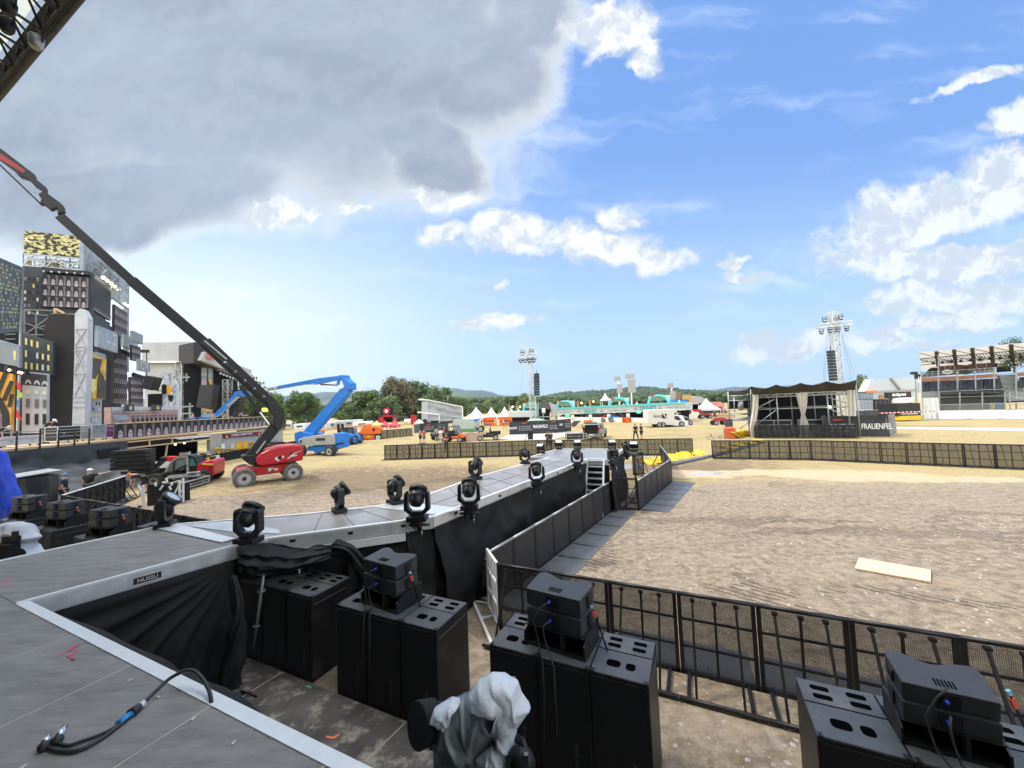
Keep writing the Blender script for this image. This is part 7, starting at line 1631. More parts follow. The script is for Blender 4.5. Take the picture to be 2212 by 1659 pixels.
person(Vector((-21.6,18.6,0)),-.9,'person in a dark shirt and blue cap behind the solid barrier',top=(.02,.03,.05),cap=(.08,.22,.42),pose='stand',H=1.8)
person(Vector((-21.5,19.6,0)),.1,'person in a black shirt and white cap pointing to the right',cap=(.8,.8,.8),pose='point',H=1.85)
t=thing('equipment_booth',(-21.3,16.9,0),'black cloth-covered equipment booth with a pale lid left of the two workers','booth',rz=-.45,local=True)
q=mb(black);q.box((0,0,.95),(1.5,1.5,1.9));q.build('booth_body',parent=t);q=mb(mat('pale_grey_lid',(.25,.26,.26)));q.prism([(-.8,-.8,1.92),(.8,-.8,1.92),(.8,.85,2.05),(-.8,.85,2.05)],(0,0,.04));q.build('lid',parent=t)
q=mb(dkst);q.box((-.1,-.77,1.35),(1.0,.04,.25));q.build('shelf',parent=t)
q=mb(mat('brown_sheet',(.05,.045,.035),.4));q.grid(lambda a,b:Vector((.78+.08*noise.noise(Vector((a*4,b*3,1)))+.05*math.sin(a*9),-.75+1.5*a,1.9*(1-b))),20,14);q.build('plastic_sheet',parent=t)
q=mb(matm);q.prism([G(*zM(*p),.03)for p in((0,870),(110,800),(360,790),(150,900),(100,960),(0,950))],(0,0,-.02));tag(q.build('ground_mat',loc=G(*zM(150,850))),'grey mat with a green edge on the straw near the orange-capped worker','mat')
q=mb(mat('blue_tarpaulin',(.012,.055,.52),.45,0,.2,2,.3,12));Yb=14.2;fb_2=fy(Yb)
inflate(q,fb_2,[(-160,900),(-40,950),(0,975),(22,1030),(40,1075),(52,1105),(60,1160),(-160,1160)],.6,(0,-1,.1),3,12,.09,(-50,1060),4,.8);tag(q.build('blue_tarpaulin',loc=(AY(-50,1100,Yb).x,Yb,0)),'bright blue tarpaulin draped over equipment at the left edge','tarpaulin')
#MIDDLE DISTANCE
RED=(.55,.03,.04)
ppl=[(zT(708,1238),1.2,'person in grey and black with a phone, left of the man in red',(.3,.25,.22),BK,'phone',None),(zT(747,1238),-.4,'person in a red shirt looking at a phone near the far barrier',RED,(.12,.12,.12),'phone',None),(zT(883,1212),.3,'person in a grey shirt standing beside the left utility buggy',(.35,.36,.37),(.1,.1,.1),'stand',None),(zT(930,1232),3.0,'person in a white shirt in front of the barrier crowd group',(.78,.78,.76),(.5,.5,.5),'cross',None),(zT(965,1218),2.4,'person in a dark red shirt between the white shirt and the orange buggy',(.4,.03,.04),BK,'phone',None),(zT(992,1322),2.8,'person in maroon top and black trousers behind the barrier',(.16,.015,.03),BK,'cross',None),(zT(945,1150),0,'person in black seated in the left utility buggy',BK,BK,'stand',None)]
for p,hd,l_,a,b,po,cp in ppl[:6]:person(ft(p),hd,l_,top=a,bottom=b,pose=po,cap=cp,group=None,shorts='trousers' not in l_)
for p,hd,l_,a,b,po,sh in((zU(440,1308),.3,'person in black with arms folded behind the far barrier, facing left',BK,BK,'cross',False),(zU(468,1312),.5,'person in black overlapping the one with folded arms behind the far barrier',BK,(.12,.10,.08),'phone',True),(zU(838,1195),1.4,'person in black carrying equipment left of the open car',BK,BK,'reach',False),(zU(932,1192),0,'person in a black shirt reaching into the open car boot, left one',BK,(.10,.08,.06),'stoop',True),(zU(993,1192),0,'person in a grey shirt reaching into the open car boot, right one',(.10,.11,.14),(.35,.33,.28),'stoop',True),(zU(1395,1198),.2,'person in black standing with legs apart between the car and the van',BK,BK,'wide',False),(zU(1458,1196),.8,'person in black shorts left of the white van, beside the wide-legged one',BK,BK,'cross',True),(zV(550,1155),0,'person in black by the stalls behind the red quad bike',BK,BK,'stand',True)):
 person(ft(p),hd,l_,top=a,bottom=b,pose=po,shorts=sh)
t=thing('easel_sign',G(*zU(243,1198)),'black framed board on a stand at the path edge behind the barrier','sign stand');f_=fy(G(*zU(243,1198)).y);q=mb(black);q.prism([f_(*zU(*p))for p in((215,1100),(272,1100),(272,1190),(218,1190))],(0,.05,0));q.build('board',parent=t)
q=mb(black)
for a,b in(((215,1100),(188,1200)),((272,1100),(272,1200)),((240,1110),(225,1200))):q.beam(f_(*zU(*a)),f_(*zU(*b)),.05)
q.build('leg',parent=t)
case(G(*zU(725,1200)),(1.9,.8,.75),0,'low black flight case with a silver band standing in front of the car');case(G(*zU(815,1195)),(.8,.6,.7),0,'small black case beside the low flight case near the car')
for k_ in range(2):t=thing('low_crate',G(*zT(1200+95*k_,1205)),('left','right')[k_]+' low pale timber crate between the two buggies','crate');p=G(*zT(1205+95*k_,1205));q=mb(mat('pink_timber',(.45,.33,.26),.8));q.box(p+UP*.5,(2.0,1.2,1.0));q.build('boards',parent=t);q=mb(wood);[q.box(p+Vector((x_,-.62,.5)),(.06,.03,1.0))for x_ in(-.98,-.33,.33,.98)];q.box(p+Vector((0,-.62,.98)),(2,.03,.06));q.build('battens',parent=t)
#vehicles
def buggy(c_,rz,label,m,bedm,cabm=None,L_=2.9,passengers=True):
 t=thing('utility_buggy',c_,label,'buggy','utility buggies parked in the field',rz,local=True)
 q=mb(m);q.prism([(-1.45,-.7,.55),(-1.40,-.7,.95),(-.95,-.7,1.05),(-.75,-.7,.75),(.1,-.7,.7),(.15,-.7,.5),(-.6,-.7,.45)],(0,1.4,0));q.build('bonnet',parent=t,bevel=.03)
 q=mb(bedm);q.box((.95,0,.85),(1.25,1.4,.35));q.mt(black);q.box((.95,0,1.04),(1.3,1.45,.06));q.build('cargo_bed',parent=t)
 q=mb(black);q.box((0,0,.48),(2.5,.8,.2));q.box((.05,0,.8),(.5,1.3,.25));q.box((.28,0,1.15),(.12,1.3,.5));q.build('seat',parent=t)
 q=mb(black)
 for y_ in(-.68,.68):
  for a,b in(((-.8,y_,.95),(-.35,y_,1.9)),((-.35,y_,1.9),(.35,y_,1.92)),((.35,y_,1.92),(.45,y_,.9))):q.beam(a,b,.06)
 q.box((0,0,1.93),(.85,1.4,.05));q.build('roll_cage',parent=t)
 if cabm:q=mb(cabm);q.prism([(-.82,-.66,.98),(-.4,-.66,1.85),(-.4,.66,1.85),(-.82,.66,.98)],(.03,0,0));q.build('windscreen',parent=t)
 for x_ in(-.95,.95):
  for y_ in(-1,1):wheel(t,(x_,y_*.65,.34),(0,y_,0),.34,.26,rubber,rimg)
 for y_ in(-.45,.45):q=mb(lens);q.ball((-1.46,y_,.85),.09,6);q.build('headlight',parent=t)
 return t
def mid(a,b):return(G(*a)+G(*b))/2
buggy(mid(zT(820,1200),zT(900,1205))+Vector((.8,1.2,0)),.6,'black utility buggy partly hidden by the person in grey',black,black)
buggy(mid(zT(1040,1225),zT(1150,1220))+Vector((-.3,.8,0)),2.9,'utility buggy with orange-red sides and a black dump bed behind the white-shirted person',orange,black,mat('cab_glass',(.16,.2,.2),.08))
buggy(mid(zT(1345,1208),zT(1530,1198))+Vector((0,.6,0)),.05,'black utility buggy with an open bed standing alone right of the timber crates',black,black)
t=thing('utility_cart',G(*zT(1190,1140)),'small green cart with a pale translucent cab behind the orange buggy','cart');p=G(*zT(1190,1150));q=mb(mat('green_paint',(.10,.28,.10)));q.box(p+UP*.7,(3.2,1.5,.7));q.build('body',parent=t,bevel=.05);q=mb(mat('pale_plastic',(.45,.5,.48),.3));q.prism([p+Vector(v_)for v_ in((-1.9,-.6,1.05),(-1.5,-.6,2.4),(1.3,-.6,2.4),(1.5,-.6,1.05))],(0,1.3,0));q.build('cab_cover',parent=t)
for x_ in(-1.1,1.1):wheel(t,p+Vector((x_,-.7,.32)),(0,-1,0),.32,.25,rubber,rimg);wheel(t,p+Vector((x_,.7,.32)),(0,1,0),.32,.25,rubber,rimg)
Yl=G(*zT(1270,1115)).y;f_=fy(Yl);t=thing('boom_lift',Vector((G(*zT(1270,1115)).x,Yl,0)),'small blue folded boom lift parked behind the buggies','boom lift')
pz(f_,[(1060,1060),(1075,985),(1095,972),(1110,985),(1098,1060)],zT,yN,.3,.6,blue,'jib',t);pz(f_,[(1075,985),(1330,968),(1335,995),(1095,1010)],zT,yN,.4,.7,blue,'boom',t,.03);pz(f_,[(1260,1000),(1340,998),(1342,1050),(1262,1058)],zT,yN,0,1.6,gcov,'engine_cover',t,.05);pz(f_,[(1100,1045),(1190,1050),(1380,1075),(1390,1095),(1250,1100),(1230,1060)],zT,yN,.1,1.5,blue,'chassis',t,.03)
for p in((1283,1095),(1365,1088)):c_=f_(*zT(*p));wheel(t,Vector((c_.x,Yl-.1,.5)),(0,-1,0),.5,.35,rubber,rimg);wheel(t,Vector((c_.x,Yl+1.7,.5)),(0,1,0),.5,.35,rubber,rimg)
cC=mid(zU(900,1190),zU(1060,1190))+Vector((.2,1.9,0));t=thing('suv',cC,'silver-grey car with its tailgate open, seen from behind, two people at the boot','car',rz=-.42,local=True)
cg=mat('car_grey',(.22,.25,.27),.3,.4,.05);
q=mb(cg);q.prism([(-.9,-2.2,.4),(-.9,2.3,.4),(-.9,2.35,.95),(-.9,1.2,1.1),(-.9,-2.2,1.1)],(1.8,0,0));q.build('body',parent=t,bevel=.08)
q=mb(cg);q.prism([(-.82,-2.15,1.1),(-.76,-1.9,1.72),(-.76,.3,1.74),(-.82,1.1,1.1)],(1.6,0,0));q.build('cabin',parent=t,bevel=.05)
q=mb(mat('car_window',(.04,.05,.06),.05));q.box((.80,-.4,1.40),(.06,2.0,.38));q.build('side_window',parent=t)
q=mb(blackmatte);q.box((0,-2.19,1.15),(1.5,.05,.95));q.build('boot_opening',parent=t);q=mb(cg);q.prism([(-.75,-2.1,1.75),(.75,-2.1,1.75),(.7,-3.0,1.95),(-.7,-3.0,1.95)],(0,0,.05));q.mt(aluw);q.box((0,-2.6,1.9),(1.3,.7,.02));q.build('tailgate',parent=t)
q=mb(cg);q.box((0,-2.28,.5),(1.75,.12,.3));q.build('bumper',parent=t)
for x_ in(-.84,.84):q=mb(mat('tail_light',(.45,.01,.01),.2));q.box((x_*.98,-2.2,1.15),(.14,.08,.4));q.build('tail_light',parent=t)
q=mb(white);q.box((0,-2.36,.55),(.5,.02,.11));q.build('number_plate',parent=t)
for y_ in(-1.35,1.4):
 for x_ in(-1,1):wheel(t,(x_*.82,y_,.36),(x_,0,0),.36,.24,rubber,rimg)
q=mb(orange);pO=G(*zU(862,1120))+Vector((0,1.5,0));f_=fy(pO.y);q.prism([f_(*zU(*p))for p in((835,982),(915,980),(915,1018),(835,1018))],(0,.6,0));q.mt(black);q.prism([f_(*zU(*p))for p in((868,1018),(888,1018),(888,1120),(868,1120))],(0,.3,0));tag(q.build('orange_crate',loc=pO),'orange crate on a black stand left of the open car','crate')
Yv=G(*zU(1700,1058)).y;f_=fy(Yv);t=thing('box_van',Vector((G(*zU(1700,1058)).x,Yv,0)),'white delivery van with a pale box body and a black square logo','van')
vm=mat('van_cream',(.62,.61,.58),.5,0,.05);vw=mat('van_white',(.70,.71,.72),.3,0,.04)
pz(f_,[(1525,868),(1820,862),(1808,1035),(1530,1022)],zU,yN,0,2.3,vm,'box_body',t,.05)
fVf=f_;VZ=lambda x,y:zV(x,y)
pz(f_,[(140,1108),(150,1068),(185,1105),(230,1150),(285,1185),(290,1225),(130,1215),(130,1110)],zV,yN,.1,2.0,vw,'cab',t,.06)
pz(f_,[(125,1052),(160,1058),(185,1100),(140,1108),(125,1105)],zV,yN,.1,2.0,vw,'wind_deflector',t,.03)
pz(f_,[(145,1118),(185,1122),(215,1158),(190,1162),(148,1152)],zV,yN,.06,.05,glass,'side_window',t);pz(f_,[(0,1205),(130,1212),(290,1222),(290,1232),(0,1222)],zV,yN,.15,1.8,blackmatte,'underbody',t)
for p in((1652,1040),(1690,1040),(1895,1035)):c_=f_(*zU(*p));wheel(t,Vector((c_.x,Yv+.05,.40)),(0,-1,0),.40,.28,rubber,rimg);wheel(t,Vector((c_.x,Yv+2.1,.40)),(0,1,0),.40,.28,rubber,rimg)
q=mb(black);q.prism([f_(*zU(*p))-yN*.02 for p in((1678,908),(1728,912),(1728,962),(1678,960))],yN*.015);q.mt(white);q.prism([f_(*zU(*p))-yN*.035 for p in((1684,912),(1700,912),(1724,950),(1724,960))],yN*.01);q.build('logo',parent=t)
text('lettering','festi',1.0,f_(*zU(1632,934))-yN*.03,0,mat('print_grey_dark',(.16,.16,.16)),t,.005,bold=.01,fit=(1.3,.5))
t=thing('white_car',G(*zV(320,1215))+Vector((.0,3,0)),'white van nose showing just behind the box van cab','van');Yw=Yv+2.8;f2=fy(Yw);pz(f2,[(215,1112),(275,1130),(320,1165),(345,1185),(345,1208),(200,1212)],zV,yN,0,1.8,vw,'body',t,.05);pz(f2,[(230,1120),(275,1133),(310,1162),(250,1165)],zV,yN,-.03,.1,glass,'windscreen',t);c_=f2(*zV(305,1208));wheel(t,Vector((c_.x,Yw,.36)),(0,-1,0),.36,.25,rubber,rimg)
def quad(c_,label,m=red,s_=1):
 t=thing('quad_bike',c_,label,'quad bike','quad bikes',local=True)
 q=mb(m);q.prism([(-.8,-.25,.75),(-.4,-.25,.95),(-.1,-.25,.75),(.3,-.25,.8),(.85,-.25,.9),(.85,-.25,.65),(.4,-.25,.5),(-.4,-.25,.5)],(0,.5,0));q.build('body',parent=t,bevel=.04)
 q=mb(black);q.box((.2,0,.85),(.8,.3,.1));q.beam((-.35,-.3,1.1),(-.35,.3,1.1),.05);q.beam((-.4,0,.85),(-.35,0,1.1),.05);q.build('seat_and_handlebar',parent=t)
 for x_ in(-.6,.6):
  for y_ in(-1,1):wheel(t,(x_,y_*.42,.30),(0,y_,0),.30,.24,rubber,rimg)
 t.scale=(s_,)*3;return t
quad(G(*zV(592,1208)),'red quad bike standing alone left of the scaffold tent',s_=1.2);quad(G(*zV(450,1145)),'dark red quad bike by the beer stalls',mat('dark_red_quad',(.3,.02,.03)),1.3)
quad(G(*zU(1075,1000)),'red quad bike in front of the white drinks counter',red,1.4);quad(G(*zU(1165,1000)),'blue quad bike in front of the white drinks counter',blue,1.5)
for k_,(x_,c_)in enumerate(((1040,BK),(1060,(.6,.6,.6)),(1100,(.1,.1,.12)),(1225,BK),(1240,BK),(1312,(.5,.5,.5)),(525,(.5,.52,.55)))):
 person(ft(zU(x_,1000)),random.random()*6,('person in black','person in pale grey','person in dark grey','person in black shorts','person beside the black shorts','person in mid grey','person in a light top')[k_]+(' left of the red quad bike',' behind the red quad bike',' between the quad bikes',' right of the blue quad bike',' right of the blue quad bike',' beside the orange fence panels',' at the left end of the middle drinks counter')[k_],top=c_,pose=('stand','sit','stand','cross','phone','stand','stand')[k_]if k_!=1 else 'stand')
for k_ in range(3):p=G(*zU(1275+k_*22,1010));q=mb(orange);q.box(p+UP*.55,(1.0,.08,1.0),.1*k_);q.mt(blackmatte);[q.box(p+Vector((x_,-.06,.55)),(.08,.02,.7))for x_ in(-.3,0,.3)];tag(q.build('plastic_barrier',loc=p),('left','middle','right')[k_]+' orange plastic barrier panel before the drinks counter','plastic barrier','orange plastic barriers')
#drinks bar
ga,gb=G(*zU(540,1005)),G(*zU(1530,1000));fD=plane(ga,gb);dD=(gb-ga).normalized();dN=Vector((-dD.y,dD.x,0));
if dN.y<0:dN=-dN
barw=mat('bar_white',(.56,.58,.58),.6,0,.08,1);tealm=mat('bar_teal',(.10,.52,.52),.5);arch_m=mat('arch_teal',(.13,.62,.62),.45)
def onD(pts,zz=zU,o=0):return[fD(*zz(*p))+dN*o for p in pts]
def bar(pts_f,pts_c,label):
 t=thing('drinks_bar',(fD(*zU(*pts_c[3])).x,fD(*zU(*pts_c[3])).y,0),label,'bar')
 C=onD(pts_f);q=mb(barw);q.prism(C,dN*6);q.build('fascia',parent=t)
 q=mb(tealm);q.beam(C[0]-dN*.1,C[1]-dN*.1,.25,.35);q.build('roof_edge',parent=t)
 Cc=onD(pts_c);q=mb(white);zc=max(Cc[0].z,Cc[1].z);q.prism([Cc[0],Cc[1],Vector((Cc[1].x,Cc[1].y,0)),Vector((Cc[0].x,Cc[0].y,0))],dN*.6);q.build('counter',parent=t)
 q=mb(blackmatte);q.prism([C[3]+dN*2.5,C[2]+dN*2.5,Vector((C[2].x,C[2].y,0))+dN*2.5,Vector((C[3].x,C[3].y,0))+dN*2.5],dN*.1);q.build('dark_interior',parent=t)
 q=mb(mat('bar_bottles',(.25,.22,.2),.5));rn=random.Random(4);L_=(C[2]-C[3]).length
 for k_ in range(int(L_*1.2)):p=C[3].lerp(C[2],rn.random())+dN*rn.uniform(1,2.3);q.box((p.x,p.y,rn.uniform(1.1,1.6)),(rn.uniform(.2,.8),.4,rn.uniform(.3,.9)))
 q.build('bar_shelf',parent=t)
 return t,C
b1,C1_=bar([(512,855),(1935,790),(1935,872),(540,922)],[(540,945),(1935,962),(1935,985),(540,1005)],'long white drinks bar with turquoise lettering and arches across the middle of the field')
fa_=math.atan2(dD.y,dD.x)
tb=mat('print_teal',(.06,.42,.44),.6)
text('lettering','DRINKS',1.2,fD(*zU(898,884))-dN*.06,fa_,tb,b1,.02,bold=.03,fit=(2.95,.78));text('lettering','DRINKS',1.2,fD(*zU(1525,850))-dN*.06,fa_,tb,b1,.02,bold=.03,fit=(3.1,.78))
sgm=mat('print_dim_grey',(.30,.34,.34),.7)
for(x_,y_,s_,w_)in((620,893,3.2,'www. bier erleben'),(1190,872,3.8,'www.erlebe-deinebar'),(1850,838,4.0,'www. bier erleben')):text('lettering',w_,.5,fD(*zU(x_,y_))-dN*.05,fa_,sgm,b1,.01,fit=(s_,.34))
for(x_,y_)in((778,884),(1020,880),(1393,858),(1660,850)):
 q=mb(sgm);a=fD(*zU(x_,y_))-dN*.06;q.beam(a-dD*.42-UP*.08,a+dD*.42-UP*.08,.04,.2);q.prism([a-dD*.2,a+dD*.2,a+dD*.12+UP*.35,a-dD*.12+UP*.35],-dN*.03);q.build('emblem',parent=b1)
for x_,y_ in((650,930),(1425,897)):q=mb(mat('exit_green',(.05,.8,.35),.5,emit=1.2));q.prism(onD([(x_-22,y_-8),(x_+22,y_-8),(x_+22,y_+8),(x_-22,y_+8)],o=-.1),dN*.05);q.build('green_light',parent=b1)
for x_ in(708,900,1100,1310):q=mb(white);p0=fD(*zU(x_,925-(x_-700)*.03))-dN*.2;q.prism([p0-dD*.35,p0+dD*.35,p0+dD*.3-UP*2,p0-dD*.3-UP*2],dN*.1);q.mt(slate);q.beam(p0-UP*.5-dN*.02,p0-UP*1.2-dN*.02,.15,.02);q.build('hanging_flag',parent=b1)
def arch(cx,cy_t,w,ybase,board,zz,label,parent_text='Heineken'):
 a=fD(*zz(cx-w/2,ybase));b=fD(*zz(cx+w/2,ybase));t=thing('bar_arch',(a+b)/2,label,'arch sign','turquoise arches on the drinks bar');top=fD(*zz(cx,cy_t)).z;r_=(b-a).length/2;tw_=r_*.17;base=a.z;hh=top-base;q=mb(arch_m);c0=(a+b)/2;c0.z=base
 pts_o=[];pts_i=[]
 for k_ in range(13):
  th=PI*k_/12;hs=max(hh-r_,0.2)
  pts_o.append(c0-dD*math.cos(th)*r_+UP*(hs+math.sin(th)*(hh-hs)));pts_i.append(c0-dD*math.cos(th)*(r_-tw_)+UP*(hs+math.sin(th)*(hh-hs-tw_)))
 pts_o=[c0-dD*r_]+pts_o+[c0+dD*r_];pts_i=[c0-dD*(r_-tw_)]+pts_i+[c0+dD*(r_-tw_)]
 for k_ in range(len(pts_o)-1):q.prism([pts_o[k_],pts_o[k_+1],pts_i[k_+1],pts_i[k_]],dN*.8)
 q.build('arch_tube',parent=t)
 q=mb(mat('arch_board',(.52,.56,.48),.7));q.prism([fD(*zz(*p))+dN*.9 for p in board],dN*.2);q.build('sign_board',parent=t)
 mx_b=sum(p[0]for p in board)/4;my_b=sum(p[1]for p in board)/4+4
 text('lettering',parent_text,r_*.42,fD(*zz(cx+2,my_b))+dN*-.15,fa_,mat('print_olive',(.16,.24,.14)),t,.02,bold=.01,fit=(r_*1.2,r_*.26))
 st_=fD(*zz(cx-w*.28,cy_t+12))-dN*.2;q=mb(red);R_=r_*.2;q.prism([st_+(dD*math.sin(2*PI*k_/10)+UP*math.cos(2*PI*k_/10))*(R_ if k_%2==0 else R_*.4)for k_ in range(10)],dN*.1);q.build('red_star',parent=t)
 return t
arch(615,762,190,850,[(515,772),(700,768),(702,825),(515,830)],zU,'turquoise arch with a green board, second from the left, right of the open marquee')
arch(1200,728,218,835,[(1095,742),(1300,735),(1302,775),(1096,782)],zU,'turquoise arch above the right end of the first DRINKS lettering')
arch(1637,698,240,812,[(1515,720),(1750,705),(1752,762),(1516,772)],zU,'largest turquoise arch at the right, above the van')
b2=thing('drinks_bar',G(*zU(160,1000)),'left wing of the white drinks bar seen through the lighting tower','bar');Y2=92;f2_=fy(Y2)
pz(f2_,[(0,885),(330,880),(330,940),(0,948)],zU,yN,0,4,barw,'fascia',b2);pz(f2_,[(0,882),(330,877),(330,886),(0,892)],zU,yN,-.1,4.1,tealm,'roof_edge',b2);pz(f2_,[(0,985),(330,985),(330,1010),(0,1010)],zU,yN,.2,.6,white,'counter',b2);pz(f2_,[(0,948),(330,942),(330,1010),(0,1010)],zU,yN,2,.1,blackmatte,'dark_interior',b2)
text('lettering','DR',1.3,f2_(*zU(298,911))-yN*.05,0,tb,b2,.02,bold=.03,fit=(1.1,.82));text('lettering','bier erleben bei uns',.5,f2_(*zU(110,915))-yN*.05,0,sgm,b2,.01,fit=(3.6,.3))
for x_ in(40,175,520):q=mb(white);p0=f2_(*zU(x_,950))-yN*.3;q.box(p0-UP*1.2,(.7,.1,2.2));q.build('hanging_flag',parent=b2)
fD_save,fD=fD,f2_;dD_s,dD=dD,Vector((1,0,0));dN_s,dN=dN,yN;fa_s,fa_=fa_,0
arch(248,782,165,885,[(165,798),(330,795),(330,845),(165,848)],zU,'leftmost turquoise arch, seen behind the lattice of the lighting tower')
fD,dD,dN,fa_=fD_save,dD_s,dN_s,fa_s
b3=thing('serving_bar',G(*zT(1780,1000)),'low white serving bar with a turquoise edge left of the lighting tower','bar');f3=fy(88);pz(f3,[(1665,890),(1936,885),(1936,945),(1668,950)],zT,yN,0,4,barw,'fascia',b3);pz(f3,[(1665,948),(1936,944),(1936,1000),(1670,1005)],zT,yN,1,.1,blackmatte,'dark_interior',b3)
for(x_,top_,zz,l_)in((1672,812,zT,'left orange-brown post above the serving bar'),(1752,812,zT,'right orange-brown post above the serving bar'),(892,755,zU,'brown post between the second arch and the first DRINKS lettering'),(762,770,zU,'thin brown post right of the second arch')):
 Yp=100;a=AY(*zz(x_,top_),Yp);q=mb(mat('brown_post',(.32,.2,.08)));q.beam(a,Vector((a.x,a.y,0)),.5,.5);tag(q.build('post',loc=(a.x,a.y,0)),l_,'post')
 q=mb(mat('warm_globe',(.9,.7,.4),.5,emit=.8));q.ball(a+Vector((.9,0,-.6)),.3,6);tag(q.build('globe_lamp',loc=a+Vector((.9,0,-.6))),f'small warm globe lamp by the {l_}'[:200].replace(' between the second arch and the first DRINKS lettering',' left of the first DRINKS lettering'),'lamp')
t=thing('marquee',G(*zU(430,1000)),'black-lined open marquee with pale side sheets beside the lighting tower','tent');Ym=74;f4=fy(Ym)
q=mb(mat('marquee_dark',(.10,.10,.10),.8));q.prism([f4(*zU(*p))for p in((330,790),(445,778),(470,858),(340,860))],yN*5);q.build('roof_lining',parent=t);q=mb(greyt);q.prism([f4(*zU(*p))for p in((445,778),(535,820),(535,945),(475,940),(470,858))],yN*.4);q.build('side_sheet',parent=t)
q=mb(blackmatte);q.prism([f4(*zU(*p))+yN*3 for p in((335,858),(470,858),(475,985),(335,985))],yN*.2);q.build('back_wall',parent=t);q=mb(steel)
for a,b in(((332,790),(332,995)),((385,860),(385,995)),((472,858),(480,995)),((330,990),(540,985)),((330,945),(540,940)),((535,820),(538,990)),((480,985),(535,930))):q.beam(f4(*zU(*a)),f4(*zU(*b)),.14)
q.build('frame',parent=t);q=mb(mat('mint_paint',(.35,.52,.45)));q.ball(f4(*zU(310,992)),1.0,8,(1.8,.9,.55));tag(q.build('covered_car',loc=G(*zU(300,1000))),'pale mint covered car roof beneath the lighting tower','car')
q=mb(white);q.tube([f4(*zU(388,905)),f4(*zU(388,850))],.35,8);q.build('white_figure_sign',parent=t)
def peak(cx,ytop,yeave,wpx,ybase,Y,zz,label,m=None,flat=.0,name='tent'):
 a=AY(*zz(cx-wpx/2,yeave),Y);b=AY(*zz(cx+wpx/2,yeave),Y);top=AY(*zz(cx,ytop),Y);W_=(b.x-a.x);ze=(a.z+b.z)/2;t=thing(name,(top.x,Y+W_/2,0),label,'tent','pointed festival tents');m=m or whitecloth
 q=mb(m);n_=9;cx_,cy_=top.x,Y+W_/2;H_=top.z-ze;rings=[]
 for k_ in range(n_):
  s_=1-k_/(n_-1);h_=ze+H_*(1-s_)**1.7 if s_>0 else top.z
  rings.append([(cx_+sx_*W_/2*max(s_,.015),cy_+sy_*W_/2*max(s_,.015),h_)for sx_,sy_ in((-1,-1),(1,-1),(1,1),(-1,1))])
 vs=[p for r_ in rings for p in r_];q.add(vs,[(k_*4+j,k_*4+(j+1)%4,k_*4+4+(j+1)%4,k_*4+4+j)for k_ in range(n_-1)for j in range(4)]);q.box((cx_,cy_,ze-.2),(W_,W_,.4));q.build('canopy',parent=t)
 q=mb(aluw)
 for sx_ in(-1,1):
  for sy_ in(-1,1):q.beam((cx_+sx_*W_*.48,cy_+sy_*W_*.48,0),(cx_+sx_*W_*.48,cy_+sy_*W_*.48,ze),.12)
 q.build('tent_leg',parent=t);return t
peak(1300,838,958,262,965,128,zT,'left white pointed tent beside the trailer stage');peak(1472,835,955,190,962,124,zT,'middle white pointed tent of the three by the trailer stage');peak(1620,832,935,170,955,120,zT,'right white pointed tent, partly behind the serving bar')
peak(1068,682,755,95,800,120,zU,'white spire tent rising behind the drinks bar next to the third arch')
for(x_,y_,w_,l_)in((30,835,60,'white tent peak at the left of the tower foot'),(110,835,50,'small white tent peak between the brown posts and the tower'),(595,825,36,'left small white cone under the second arch'),(720,815,40,'small white cone right of the second arch'),(848,812,60,'small white cone between the brown posts'),(1265,790,36,'small white cone under the third arch'),(1412,775,50,'small white cone right of the lattice pole'),(1580,785,40,'small white cone under the largest arch'),(1875,755,50,'small white cone right of the largest arch')):
 peak(x_,y_,y_+48,w_,y_+60,100,zU,l_)
peak(200,950,985,50,1000,110,zV,'white tent peak above the right end of the bar');peak(350,942,985,50,1000,110,zV,'white tent peak left of the large stall tent')
peak(508,938,1045,190,1060,85,zV,'large white pointed stall tent left of the scaffold tent')
pnk=mat('red_tent',(.55,.05,.08),.7);pnk2=mat('yellow_tent',(.60,.45,.15),.7)
peak(210,985,1030,110,1080,92,zT,'yellowish small tent just behind the orange lift',pnk2);peak(305,985,1035,100,1080,94,zT,'left red small tent behind the orange lift',pnk);peak(405,982,1035,110,1080,92,zT,'right red small tent behind the orange lift',pnk);peak(680,968,1005,90,1050,98,zT,'pale small tent left of the trailer stage')
t=thing('red_booth',G(*zT(335,1040)),'red framed booth with a round red sign on its roof among the red tents','booth');f_=fy(105)
q=mb(red)
for pts in([(253,930),(415,925),(415,940),(253,945)],[(253,930),(268,930),(268,1010),(253,1010)],[(403,930),(415,930),(415,1010),(403,1010)],[(262,935),(300,935),(300,1005),(262,1005)]):q.prism([f_(*zT(*p))for p in pts],yN*3)
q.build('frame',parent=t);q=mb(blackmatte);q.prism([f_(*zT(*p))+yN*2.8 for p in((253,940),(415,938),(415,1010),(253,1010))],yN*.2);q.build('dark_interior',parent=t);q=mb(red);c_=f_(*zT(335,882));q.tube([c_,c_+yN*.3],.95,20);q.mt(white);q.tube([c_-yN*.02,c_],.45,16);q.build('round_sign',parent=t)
q=mb(blackmatte);q.box(f_(*zT(335,900))+yN*.4,(3.4,.1,3.0));q.build('sign_backing',parent=t)
t=thing('advert_strip',G(*zT(390,1080)),'long white and red advertising strip in front of the red tents','banner');f_=fy(88);q=mb(white);q.prism([f_(*zT(*p))for p in((315,1060),(640,1062),(640,1078),(315,1082))],yN*.1);q.mt(red);
for k_ in range(4):q.prism([f_(*zT(x_,y_))-yN*.03 for x_,y_ in((330+38*k_,1058),(355+38*k_,1058),(355+38*k_,1078),(330+38*k_,1078))],yN*.02)
q.build('strip',parent=t)
